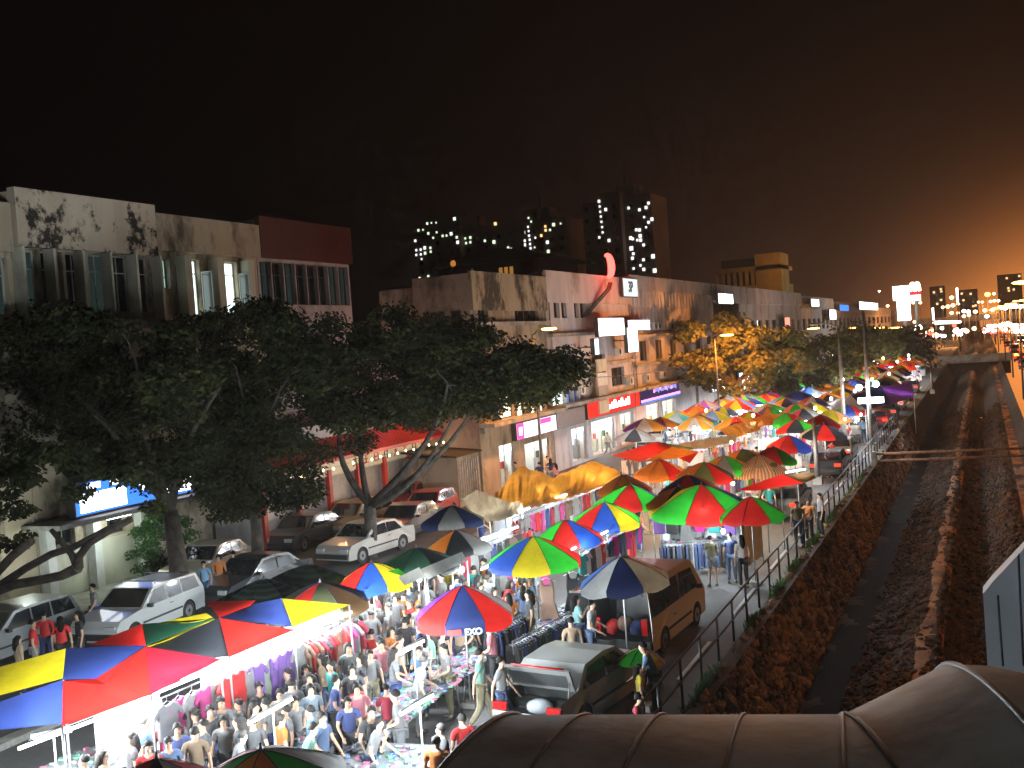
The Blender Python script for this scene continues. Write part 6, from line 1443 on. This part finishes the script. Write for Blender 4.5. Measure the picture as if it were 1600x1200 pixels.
tube_lamp('violet-white tube lamp beyond the low red canopy',(1228,738,2.7),(1258,733,2.7),60)
def rail_light(label,pa,pb,z,off,W):
    a=G(*pa,z); b_=G(*pb,z); a.x-=off; b_.x-=off; c=(a+b_)/2; t=thing('tube_lamp',label,'lamp',(c.x,c.y,0),0,'fluorescent tubes lighting the stalls'); n=3
    for k in range(n):
        q_=a.lerp(b_,(k+.5)/n)-Vector((c.x,c.y,0)); d=(b_-a).normalized()*.55; m=MB(); m.tube([q_-d,q_+d],.03,lightw,8); m.build('tube',t); plight(t,(q_.x,q_.y,q_.z-.1),WHT,W/n,.15)
    m=MB(); m.tube([a-Vector((c.x,c.y,-.08)),b_-Vector((c.x,c.y,-.08))],.015,steel,5); m.build('bar',t)
rail_light('row of tubes behind the rail under the nearest red canopy',(250,1092),(345,1052),2.15,.35,1100)
rail_light('row of tubes in the nearest stall under the slate blue canopy',(60,1165),(230,1100),2.1,.2,1500)
rail_light('row of tubes behind the rail under the black and red canopy',(348,1050),(470,997),2.2,.3,800)
rail_light('row of tubes behind the rail under the yellow panel',(462,1003),(560,960),2.15,.3,800)
rail_light('row of tubes behind the crinkled tan tarpaulin rail',(722,862),(830,822),2.1,.4,700)
rail_light('row of tubes behind the long amber tarpaulin rail',(800,810),(965,748),2.15,.4,1300)
rail_light('row of tubes behind the rail by the yellow and green umbrella',(770,890),(850,852),2.05,.35,600)
rail_light('row of tubes behind the rail by the blue and yellow umbrella',(905,862),(1000,812),2.1,.35,700)
def bulb(label,px,py,z,W,col_=WHT,r=.07,em=None,pos=None,grp='bare bulbs hanging over the stalls'):
    p=G(px,py,z) if pos is None else Vector(pos); t=thing('hanging_bulb',label,'lamp',p,0,grp); m=MB(); m.ell((0,0,0),(r,r,r*1.25),em or lightw2,10,7); m.build('bulb',t)
    m=MB(); m.tube([(0,0,r),(0,0,r+.1)],.03,plastic_dark,6); m.tube([(0,0,r+.1),(0,0,r+.4)],.006,plastic_dark,4); m.build('socket',t)
    plight(t,(0,0,-.16),col_,W*1.7,.1); return t
BL=[(752,812,2.0,160,'under the crinkled tan tarpaulin'),(838,772,2.2,170,'inside the first peak of the amber tarpaulin'),(905,752,2.2,150,'inside the second peak of the amber tarpaulin'),(800,805,1.9,120,'among the dresses below the amber tarpaulin'),
(838,868,2.15,150,'under the big yellow, blue and green umbrella'),(872,880,1.9,130,'over the white-covered table'),(887,838,2.2,90,'under the red, blue and green umbrella'),(948,812,2.2,120,'under the blue and yellow umbrella'),(990,785,2.25,120,'under the green and red umbrella'),
(1040,800,1.9,170,'at the left side of the green umbrella stall'),(1098,800,2.15,170,'under the middle of the bright green umbrella'),(1130,830,1.7,60,'behind the jeans of the green umbrella stall'),(795,880,1.9,140,'among the red and white clothes'),(960,905,2.1,35,'under the blue and white umbrella'),
(722,890,2.1,110,'under the grey stall roof'),(690,865,2.0,50,'under the wide dark green umbrella'),(655,905,2.2,160,'under the white scalloped roof'),(585,905,2.1,70,'under the blue, red and yellow umbrella'),(510,935,2.1,35,'under the dark olive umbrella')]
for px,py,z,W_,l in BL: bulb('bright bulb '+l,px,py,z,W_*2.2)
WB=[(1030,722,2.1,150,'under the orange and red umbrella'),(1045,742,2.0,200,'above the white heap left of the olive umbrella'),(975,748,2.1,110,'under the plain orange umbrella'),(1110,735,2.1,90,'under the olive and orange umbrella'),(1145,755,1.9,210,'glaring below the striped umbrella'),(1143,691,2.6,260,'glaring bare over the tan tarpaulin'),
(1135,722,2.2,110,'under the grey, green and orange umbrella'),(1180,728,2.2,90,'under the striped orange umbrella'),(1010,700,2.2,110,'under the bright red flat canopy'),(1065,712,2.2,90,'under the second red canopy'),(1170,680,2.2,120,'under the short yellow tarpaulin'),(1205,668,2.2,120,'under the orange tarpaulin'),(1085,668,2.6,130,'at the snack stall on the pavement')]
for px,py,z,W_,l in WB: bulb('warm bulb '+l,px,py,z,W_*2.1,(1,.70,.42),.075,lightwarm)
CB=[(1230,700,2.1,260,'under the red, blue and yellow umbrella'),(1250,672,2.2,120,'under the red and dark green umbrella'),(1290,680,2.2,120,'under the red and black umbrella'),(1320,655,2.3,220,'beside the second lamp post'),(1345,648,2.3,240,'under the long patchwork tent'),(1300,655,2.2,140,'under the yellow and blue umbrella'),(1400,625,2.3,200,'at the far corner of the patchwork tent')]
for px,py,z,W_,l in CB: bulb('white bulb '+l,px,py,z,W_*1.4,WHT,.08)
fl=random.Random(4); i=0
dist_names=['third','fourth','fifth','sixth','seventh','eighth','ninth','tenth','eleventh','twelfth','thirteenth','fourteenth','fifteenth','sixteenth','seventeenth','eighteenth']
for y_ in np.arange(64,168,6.5):
    for s,x_ in enumerate((-9.2,-12.8,-17.4)):
        warm=fl.random()<(.35 if y_<100 else .7)
        bulb(f'{"warm" if warm else "white"} bulb over the {dist_names[i]} stall of the {["railing","middle","kerb"][s]} row',0,0,0,260+2.4*(y_-60),(1,.62,.30) if warm else WHT,.09+.0006*(y_-60),lightwarm if warm else lightw2,pos=(x_+fl.uniform(-.8,.8),y_+fl.uniform(-2,2),2.15 if fl.random()<.6 else 2.9))
    i+=1
# stalls under the far umbrellas: cloth-covered table with goods and a tube lamp each (copies of one table and one lamp)
r9=random.Random(21)
def proto_table(seed):
    t=thing('stall_table','x','table',(0,0,0)); m=MB(); m.box((0,0,.42),(1.7,.9,.8),clothw); m.build('table_cloth',t); m=MB(); rr_=random.Random(seed)
    for i in range(11):
        for j in range(5): m.box((-.75+i*.15,-.36+j*.18,.86+.05*rr_.random()),(.12,.13,.06+.12*rr_.random()),rr_.choice(goodsm+[redpaint,MATS['goods_white'],MATS['goods_white']]))
    o=m.build('goods',t); o['kind']='stuff'; o['label']='small goods spread over the table'; return t
pts_=[proto_table(k) for k in range(3)]
pl_=thing('tube_lamp','x','lamp',(0,0,0)); m=MB(); m.tube([(-.6,0,0),(.6,0,0)],.035,lightw,6); m.build('tube',pl_); m=MB(); m.box((0,0,.05),(1.25,.05,.04),white_paint); m.build('batten',pl_); m=MB(); m.tube([(0,0,.05),(0,0,.6)],.01,plastic_dark,4); m.build('hanger',pl_); plight(pl_,(0,0,-.1),WHT,330,.2)
ci_=child_index(); first=True; kk_=0
zone=lambda y_:['past the striped umbrella','before the first lamp post','between the two tall lamp posts','beyond the second tall lamp post','far along the market','near the end of the market'][min(5,max(0,int((y_-50)/18)))]
for i,(x_,y_) in enumerate(sorted(FAR,key=lambda q:q[1])+[(p_[0],p_[1]) for p_ in [tuple(G(a_[0],a_[1],2.8))[:2] for a_ in MID] if p_[1]>47]):
    src=pts_[i%3]
    if x_>-9.6 and y_<130: continue
    rw_=['railing-side','second-row','middle','fourth-row','kerb-side'][min(4,max(0,int((-x_-8)/2.4)))]
    o=copy_tree(src,tree_of(src,ci_)); o.location=(x_+r9.uniform(-.3,.3),y_-.4,0); o.rotation_euler=(0,0,r9.choice([0,PI/2])+r9.uniform(-.2,.2)); tag(o,f'{rw_} goods table under an umbrella {zone(y_)}','table','white-covered tables of the far stalls')
    if i%2==0 and kk_<64:
        o=copy_tree(pl_,tree_of(pl_,ci_)); o.location=(x_+r9.uniform(-.2,.5),y_-r9.uniform(.5,1.0),2.0); o.rotation_euler=(0,0,r9.uniform(-.6,.6)); tag(o,f'{rw_} tube lamp under an umbrella {zone(y_)}','lamp','tube lamps of the far stalls'); kk_+=1
for q_ in pts_+[pl_]:
    for c_ in ci_.get(q_.name,[]): bpy.data.objects.remove(c_)
    bpy.data.objects.remove(q_)
# street lamps
def street_lamp(label,x,y,H_,arm,W,r=.16,dbl=False,flat=True,posttop=None,colr=SOD,em=None,group='sodium street lamps',pt=False):
    t=thing('street_lamp',label,'street lamp',(x,y,0),0,group); m=MB(); m.tube([(0,0,0),(0,0,H_*.6),(0,0,H_)],[.10,.075,.05],pole_m,8); m.build('post',t)
    for s in ((1,-1) if dbl else (1,)):
        m=MB(); m.tube([(0,0,H_-.05),(s*arm*.5,0,H_+.28),(s*arm,0,H_+.3)],.035,pole_m,6); m.build('arm',t)
        m=MB(); m.ell((s*arm,0,H_+.28),(.34,.16,.09),pole_m,10,6); hd=m.build('lamp_head',t)
        m=MB(); m.ell((s*arm,0,H_+.22),(r*1.5,r,.08),em or sodium,10,6); m.build('lens',hd)
        l_=plight(t,(s*arm,0,H_-.02),colr,W,.15,'POINT' if pt else 'SPOT')
        if not pt: l_.data.spot_size=R(150); l_.data.spot_blend=.7
    return t
def lamp_at(label,px,py,Xl,W,arm=1.0,r=.2,pt=False):
    p=FX(px,py,Xl+arm); street_lamp(label,Xl,p.y,p.z-.25,arm,W,r,pt=pt)
lamp_at('street lamp glowing orange at the edge of the large tree crown',858,513,-22.6,6000,1.0,.3)
lamp_at('street lamp burning inside the lamp-lit tree crown',1136,523,-19.3,7000,1.0,.35,True)
lamp_at('street lamp beyond the lamp-lit tree before the terrace end',1271,513,-20,9000,1.0,.5)
lamp_at('street lamp right of the terrace end, second of the far row',1336,512,-19,11000,1.0,.7)
lamp_at('street lamp left of the white pylon sign, third of the far row',1373,512,-18,9000,1,.9)
lamp_at('faint street lamp under the white pylon sign',1398,512,-16,12000,1,.9)
street_lamp('tall unlit double-arm lamp post by the black and red umbrella',-8.0,67,9.6,.0001,0) if False else None
def tall_post(label,px,py,ptop):
    b_=G(px,py,0); t=thing('lamp_post',label,'lamp post',b_); z=FYp(ptop[0],ptop[1],b_.y).z; m=MB(); m.tube([(0,0,0),(0,0,z*.5),(0,0,z)],[.15,.12,.08],pole_m,9); m.build('post',t); m=MB(); m.box((0,0,.2),(.45,.45,.4),concrete); m.build('base',t)
    return t,z
t,z=tall_post('tall bare post rising from the stalls, left of two',1322,705,(1306,512)); m=MB(); m.tube([(0,0,z),(-.6,0,z+.3),(-1.5,0,z+.35)],.05,pole_m,6); m.build('arm',t); m=MB(); m.ell((-1.5,0,z+.32),(.3,.15,.09),pole_m,8,5); m.build('lamp_head',t)
t,z=tall_post('tall bare post with floodlights midway, right of two',1362,705,(1347,486)); zz=FYp(1352,618,t.location.y).z
for s in (-1,1):
    m=MB(); m.ell((s*.5,-.15,zz+.6+s*.08),(.2,.2,.2),lightw2,8,6); m.build('floodlight',t)
m=MB(); m.tube([(-.55,-.1,zz+.5),(.55,-.1,zz+.6)],.03,framed,5); m.build('crossbar',t); m=MB(); m.box((.15,-.15,zz-.3),(1.5,.2,.35),lightw2); m.build('floodlight',t); plight(t,(0,-.8,zz),(.85,.85,1),420,.2)
lamps=[('thin post rising through the shop sign row near the red lantern',812,735,(798,563)),('lamp post with a red sign beside the lamp-lit tree',1093,668,(1088,548)),('short leaning post at the railing end of the low red canopy',1278,757,(1270,655)),('thin post by the far white pylon sign',1457,615,(1456,555))]
for l,px,py,tp in lamps: tall_post(l,px,py,tp)
# sodium lamps on the canal road (they light the bank orange)
for k,y_ in enumerate((30,52,78,108,145,190,240,300,370,450)):
    street_lamp(f'{["first","second","third","fourth","fifth","sixth","seventh","eighth","ninth","tenth"][k]} orange street lamp along the road beyond the canal',3.0 if y_<200 else 2.6,y_,9,-1.2 if y_<60 else 1.2,[1100,1500,2200,2200,3200,3500,4500,5000,6000,6000][k],.3+.0016*y_)
# far glow of the city: many distant lamps on low poles and a flyover
fv=thing('flyover','distant concrete flyover crossing behind the end of the market','bridge',(0,430,0)); m=MB(); m.box((60,0,6.2),(170,12,1.2),concrete); m.build('deck',fv)
for k in range(7): m=MB(); m.box((-18+k*25,0,2.8),(2,2.5,5.6),concrete); m.build('pillar',fv)
m=MB(); m.box((60,-6.05,7.3),(170,.2,.9),concrete); m.build('parapet',fv)
def dot(label,px,py,D,r,em,cat='street lamp',grp='distant lamps at the end of the street',W=0):
    p=FYp(px,py,D); p.z=max(p.z,3); t=thing('street_lamp',label,cat,(p.x,p.y,0),0,grp); m=MB(); m.tube([(0,0,0),(0,0,p.z)],.12,pole_m,5); m.build('post',t); m=MB(); m.ell((0,-.2,p.z),(r*1.2,r,r),em,8,5); m.build('lens',t)
    if W: plight(t,(0,-2,p.z),SOD,W,.5)
dots=[(1435,512,7,'w'),(1440,518,5,'o'),(1495,517,7,'w'),(1500,522,5,'w'),(1487,465,4,'o'),(1473,480,3,'o'),(1481,479,4,'o'),(1489,477,4,'o'),(1497,475,3,'o'),(1487,489,3.5,'o'),(1497,489,3,'o'),(1506,486,4,'w'),(1513,487,4,'w'),(1524,487,4,'o'),(1543,460,5,'a'),(1553,459,3,'o'),(1529,472,2.5,'o'),(1535,472,2.5,'o'),(1548,471,3,'o'),(1554,470,3,'o'),(1560,470,3,'o'),(1539,485,4,'o'),(1551,484,4,'o'),(1542,494,4,'w'),(1506,494,3.5,'o'),(1514,492,3.5,'o'),(1565,482,3,'o'),(1571,482,3.5,'w'),(1580,479,4,'w'),(1587,480,3.5,'w'),(1594,480,4,'w'),(1429,503,3,'o'),(1454,517,3,'o'),(1456,513,2.5,'r'),(1461,531,4,'p'),(1470,528,5,'p'),(1475,525,4,'w'),(1538,516,3,'r'),(1548,514,2.5,'o'),(1555,513,3,'r'),(1562,516,3,'r'),(1586,516,3,'o'),(1590,543,5,'w'),(1597,541,6,'w'),(1584,550,3,'r'),(1570,556,3,'r'),(1576,558,3,'r'),(1551,561,2.5,'r'),(1557,561,2.5,'r'),(1502,561,3,'w'),(1492,562,2,'o'),(1374,455,2,'w'),(1387,478,3,'o'),(1427,473,3,'o'),(1438,473,3,'o')]
em={'w':emat('far_lamp_white',(1,.9,.75),14),'o':emat('far_lamp_orange',(1,.55,.25),10),'a':emat('far_lamp_amber',(1,.6,.08),10),'r':emat('far_lamp_red',(1,.08,.05),6),'p':emat('far_lamp_pink',(1,.5,.55),10)}
cname={'w':'white','o':'orange','a':'amber','r':'red','p':'pinkish'}
for i,(px,py,s,k) in enumerate(dots):
    D=400 if py<505 else 300; side=['left of the flyover','above the flyover','over the far canal road'][0 if px<1500 else (1 if py<505 else 2)]
    dot(f'small {cname[k]} distant lamp {side}',px,py,D,s*D/FPX*.62,em[k],W=(6000 if i in (0,2,17,26) else 0))
r7=random.Random(31)
for k in range(64):
    px=1600-170*r7.random()**1.1; py=r7.uniform(512,560)-(px-1430)*.06; kk=r7.choice('wwooorp')
    if py>538 and px<1580: continue
    dot(f'one of the many {cname[kk]} lamps crowding the road horizon',px,py,r7.uniform(300,420),r7.uniform(3,6.5)*300/FPX*.6,em[kk],grp='lamps crowding the horizon',W=(4500 if k%9==0 else 0))
# two lit strips on the flyover
for (pl,pr_,py,lb) in [(1546,1600,509,'bright row of lights along the flyover parapet'),(1578,1600,479,'upper row of lights behind the flyover'),(1462,1487,504,'glowing horizontal light strip at the market end')]:
    a=FYp(pl,py,395); c=FYp(pr_+10,py-1,395); t=thing('light_strip',lb,'lights',(a.x,395,0)); n=9
    for k in range(n):
        q_=a.lerp(c,k/(n-1)); m=MB(); m.ell((q_.x-a.x,0,q_.z),(1.0,.4,.5),em['w'],8,5); m.build('lamp',t)
    m=MB(); m.tube([(0,0.5,a.z-.6),(c.x-a.x,.5,c.z-.6)],.15,pole_m,5); m.tube([(0,.5,0),(0,.5,a.z)],.15,pole_m,5); m.build('support',t)
# distant dim buildings
for i,(pl,pr_,pt,D,lb) in enumerate([(1455,1478,447,520,'faint distant block left of the tall white light'),(1500,1530,452,540,'faint distant block above the flyover lights'),(1562,1600,428,560,'faint distant tower at the right edge of the view'),(1340,1395,488,420,'dark distant block behind the pylon sign')]):
    a=FYp(pl,500,D); c=FYp(pr_,500,D); zt=FYp((pl+pr_)/2,pt,D).z; t=thing('distant_building',lb,'building',((a.x+c.x)/2,D,0)); m=MB(); m.box((0,6,zt/2),(c.x-a.x,12,zt),towm); m.build('wall',t); r_=random.Random(i)
    for k in range(14):
        m=MB(); m.box((r_.uniform(-.45,.45)*(c.x-a.x),-.1,r_.uniform(.6,.97)*zt),(.9,.1,.9),MATS['dim_window'] if k%3 else towlit[2]); m.build('window',t)
# pylon signs
t=thing('pylon_sign','tall white glowing pylon sign with a wider head','sign',(0,0,0)); D=200
def quad(pl,pr_,yt,ybt,dy=0): a=FYp(pl,yt,D); c=FYp(pr_,ybt,D); return ((a.x+c.x)/2,D+dy,(a.z+c.z)/2),(c.x-a.x,.6,a.z-c.z)
wp=emat('pylon_white',(.97,1,.96),6)
c,s=quad(1394.5,1421,448,468); m=MB(); m.box(c,s,wp); m.build('lit_head',t)
c,s=quad(1401,1423.5,468.3,500); m=MB(); m.box(c,s,wp); m.build('lit_panel',t)
m=MB(); m.box((c[0],D+.1,(c[2]-s[2]/2)/2),(.5,.4,c[2]-s[2]/2),framed); m.build('post',t)
plight(t,(c[0],D-4,c[2]),(.9,1,.95),2500,1)
t=thing('pylon_sign','glowing double-arch logo sign over a white panel with a red band','sign',(0,0,0))
c,s=quad(1422,1439,458.5,469.5); m=MB(); m.box(c,s,emat('sign_pale_rose',(1,.75,.8),3)); m.build('lit_panel',t)
c2_,s2_=quad(1422,1439,457,460); m=MB(); m.box((c2_[0],D-.1,c2_[2]),(s2_[0]*1.03,.7,s2_[2]),emat('sign_deep_red',(1,.03,.05),1.6)); m.build('red_band',t)
a=FYp(1421.5,457,D); e_=FYp(1438.5,457,D); w_=(e_.x-a.x); h_=FYp(1430,442,D).z-a.z; m=MB()
for s_ in (0,1):
    pts=[]
    for k in range(11):
        u=k/10; pts.append((a.x+w_*(.08+s_*.42)+w_*.42*u,D-.1,a.z+h_*(1-(2*u-1)**4*.92)*.95))
    m.tube(pts,.28,emat('arch_glow',(1,.82,.62),4) if s_==0 else MATS['arch_glow'],6)
m.build('arches',t); m=MB(); m.box(((a.x+e_.x)/2,D,(a.z-1.6)/2),(.4,.3,a.z-1.6),framed); m.build('post',t)
t=thing('pylon_sign','thin vertical white light sign beyond the pylon','sign',(0,0,0)); D=260; c,s=quad(1493.5,1498,450,472); m=MB(); m.box(c,s,wp); m.build('lit_panel',t); m=MB(); m.tube([(c[0],D,0),(c[0],D,c[2])],.15,framed,5); m.build('post',t)
t=thing('pylon_sign','short vertical white light sign right of the double-arch one','sign',(0,0,0)); c,s=quad(1456,1460,481,500); m=MB(); m.box(c,s,wp); m.build('lit_panel',t); m=MB(); m.tube([(c[0],D,0),(c[0],D,c[2])],.15,framed,5); m.build('post',t)
# overhead cables
def cable(lb,pts,r=.012,sag=.4):
    P=[Vector(p) for p in pts]; out_=[]
    for i in range(len(P)-1):
        for k in range(12): u=k/12; q_=P[i].lerp(P[i+1],u); q_.z-=sag*4*u*(1-u); out_.append(q_)
    out_.append(P[-1]); m=MB(); m.tube(out_,r,plastic_dark,4); tag(m.build('cable'),lb,'cable')
cable('thin overhead cable crossing in front of the trees from the left',[FYp(-30,690,26),FYp(470,650,40),FYp(905,590,60)],.02)
cable('second overhead cable just below the first',[FYp(-30,672,26),FYp(470,636,40),FYp(905,578,60)],.015)
cable('overhead cable across the office block front',[FX(905,590,-22),FX(1088,566,-22)],.03,.3)
cable('overhead cable through the lamp-lit tree crown',[FX(1088,566,-22),FX(1300,520,-18)],.03,.6)
# moonless ambient of the street: cool fill comes only from the world
# pavement furniture near 1040-1110: snack stall and red sign
p=G(1075,700,0); t=thing('snack_stall','lit snack stall with white canopy and red sign on the pavement','stall',(-19.4,p.y+3,0)); m=MB(); m.box((0,0,.5),(1.2,2.6,1.0),steel); m.build('counter',t)
m=MB(); m.box((0,0,2.35),(1.8,3.2,.08),white_paint); m.build('roof',t)
for x in(-.7,.7):
    for y_ in (-1.3,1.3): m=MB(); m.tube([(x,y_,0),(x,y_,2.35)],.03,steel,5); m.build('post',t)
m=MB(); m.box((.8,-2.1,1.8),(.12,.9,.6),redpaint); m.build('sign_panel',t)
m=MB(); m.box((.1,.2,1.25),(.6,1.5,.35),MATS['goods_white']); m.build('display_case',t); plight(t,(0,0,2.1),(1,.75,.45),140,.1)
q_=G(1096,690,0); t=thing('hanging_sign','pink board with a white ring on the lamp post','sign',(0,0,0)); a=FYp(1089,641,93); c=FYp(1103,664,93); m=MB(); m.box(((a.x+c.x)/2,93,(a.z+c.z)/2),(c.x-a.x,.06,a.z-c.z),pmat('pink_board',(.65,.12,.14),.5)); m.build('board',t)
m=MB(); cc=Vector(((a.x+c.x)/2,92.94,(a.z+c.z)/2)); m.tube([cc+Vector((.27*math.cos(k*PI/8),0,.36*math.sin(k*PI/8))) for k in range(17)],.035,white_paint,5); m.build('ring',t)
# ================================================================== FOREGROUND WALKWAY ROOF
fgm=pmat('walkway_roof_sheet',(.20,.185,.165),.62,.1,.35,.9,.25,rgb2=(.12,.105,.09)); seamm=pmat('roof_seam',(.05,.045,.04),.5,.3)
wr=thing('walkway_roof','barrel-vaulted sheet metal roof of the covered footbridge stair','roof',(0,0,0))
def barrel(p0,p1,r0,r1,n0=None,nseg=22,name='roof_sheet',ext=.0):
    p0=Vector(p0);p1=Vector(p1); d=(p1-p0).normalized(); side=Vector((d.y,-d.x,0)).normalized(); up_=side.cross(d); m=MB(); vs=[];fs=[]
    for (p,r) in ((p0,r0),(p1,r1)):
        for k in range(nseg+1):
            a=PI*k/nseg; vs.append(p+side*(r*math.cos(a))+Vector((0,0,1))*(r*.8*math.sin(a)))
    for k in range(nseg): fs.append((k,k+1,k+nseg+2,k+nseg+1))
    n=len(vs); vs+= [v-Vector((0,0,.05)) for v in vs]; fs+=[tuple(reversed([i+n for i in f])) for f in fs]; m.raw(vs,fs,fgm,True)
    o=m.build(name,wr)
    return side
def ring(p,d,r,nseg=22,th=.022):
    side=Vector((d.y,-d.x,0)).normalized(); m=MB(); m.tube([Vector(p)+side*((r+.012)*math.cos(PI*k/nseg))+Vector((0,0,1))*((r+.012)*.8*math.sin(PI*k/nseg)) for k in range(nseg+1)],th,seamm,6); m.build('seam',wr)
rb=2.7; HF=.30
def vault(stations,nseg=26):
    # stations: (crest point, axis direction, radius)
    def ringpts(p,d,r,off=0): side=Vector((d.y,-d.x,0)).normalized(); return [p+side*((r+off)*math.cos(PI*k/nseg))+Vector((0,0,1))*((r+off)*HF*math.sin(PI*k/nseg)-r*HF) for k in range(nseg+1)]
    for i in range(len(stations)-1):
        (p,d,r,_),(p2,d2,r2,_)=stations[i],stations[i+1]; m=MB(); vs=ringpts(p,d,r)+ringpts(p2,d2,r2); n=nseg+1
        fs=[(k,k+1,k+n+1,k+n) for k in range(nseg)]; vs+=[v-Vector((0,0,.05)) for v in vs]; fs+=[tuple(reversed([q+2*n for q in f])) for f in fs]; m.raw(vs,fs,fgm,True); m.build('roof_sheet',wr)
    for (p,d,r,th) in stations:
        if th: m=MB(); m.tube(ringpts(p,d,r,.012),th,seamm,6); m.build('seam',wr)
K0=FYp(700,1190,8.6); K1=FYp(1400,1198,9.1); K2=FYp(1585,1108,9.6); K3=K2+Vector((2.4,.1,-.02)); dA=(K1-K0).normalized(); dB=(K2-K1).normalized(); dC=(K3-K2).normalized()
st_=[(K0,dA,rb,.035)]
for px in (845,990,1140,1310): u=(px-700)/(1380-700); st_.append((K0.lerp(K1,u),dA,rb,.022))
st_+=[(K1,(dA+dB).normalized(),rb,.03),(K2,(dB+dC).normalized(),rb*1.1,.03),(K3,dC,rb*1.1,.03)]
vault(st_)
m=MB()
for u in (.1,.5,.9): q_=K0.lerp(K1,u); m.tube([(q_.x,q_.y-1,-.0),(q_.x,q_.y-1,q_.z-.3)],.08,steel,8)
m.build('support',wr)
# unseen fill lamps, added to brighten the walkway roof and the wall panel
t2=thing('added_fill_lamp','added fill lamp near the station panel, out of view','lamp',(3.0,5.6,7.0)); m=MB(); m.box((0,0,0),(.5,.2,.08),lightw2); m.build('diffuser',t2); m=MB(); m.tube([(0,0,0),(0,0,-7)],.05,steel,6); m.build('post',t2); plight(t2,(0,0,-.15),(.85,.92,1),210,.3)
t=thing('added_fill_lamp','added fill lamp high out of view, brightening the walkway roof','lamp',(-2.5,1.5,12)); m=MB(); m.box((0,0,0),(.9,.25,.08),lightw2); m.build('diffuser',t); m=MB(); m.box((0,0,.07),(1,.3,.06),white_paint); m.build('housing',t); l_=plight(t,(0,0,-.15),(1,.9,.82),560,.3,'SPOT'); l_.data.spot_size=R(110); l_.data.spot_blend=.5
# pale panelled wall of the station at right
D=9.2; P=[FYp(px,py,D) for px,py in ((1543,1040),(1536,928),(1552,908),(1640,815),(1640,1060))]
t=thing('station_wall','pale blue-grey panelled wall corner beside the walkway roof','wall',(0,0,0)); m=MB(); m.poly(P,pmat('station_panel',(.42,.46,.50),.55,0,.15,1.2)); m.poly([(p.x,p.y+.25,p.z) for p in reversed(P)],pmat('station_panel_back',(.3,.33,.36),.6))
for i in range(5): a=P[i];b_=P[(i+1)%5]; m.poly([a,(a.x,a.y+.25,a.z),(b_.x,b_.y+.25,b_.z),b_],MATS['station_panel'])
m.build('panel',t); m=MB()
for px in (1568,1600): a=FYp(px,1040,D); c=FYp(px-8,930 if px<1580 else 865,D); m.tube([a+Vector((0,-.006,0)),c+Vector((0,-.006,0))],.006,seamm,4)
m.build('seam',t)

m=MB(); m.box((-30,300,50),(640,720,110),plastic_dark); hz=m.build('haze'); hz['kind']='stuff'; hz['label']='thin warm night haze over the street'
mt_=bpy.data.materials.new('haze_air'); mt_.use_nodes=True; n_=mt_.node_tree; n_.nodes.clear(); o_=n_.nodes.new('ShaderNodeOutputMaterial'); v_=n_.nodes.new('ShaderNodeVolumePrincipled'); v_.inputs['Density'].default_value=.0003; v_.inputs['Color'].default_value=(.85,.8,.75,1); v_.inputs['Anisotropy'].default_value=.5; n_.links.new(v_.outputs[0],o_.inputs['Volume']); hz.data.materials.clear(); hz.data.materials.append(mt_)
S.cycles.volume_bounces=0
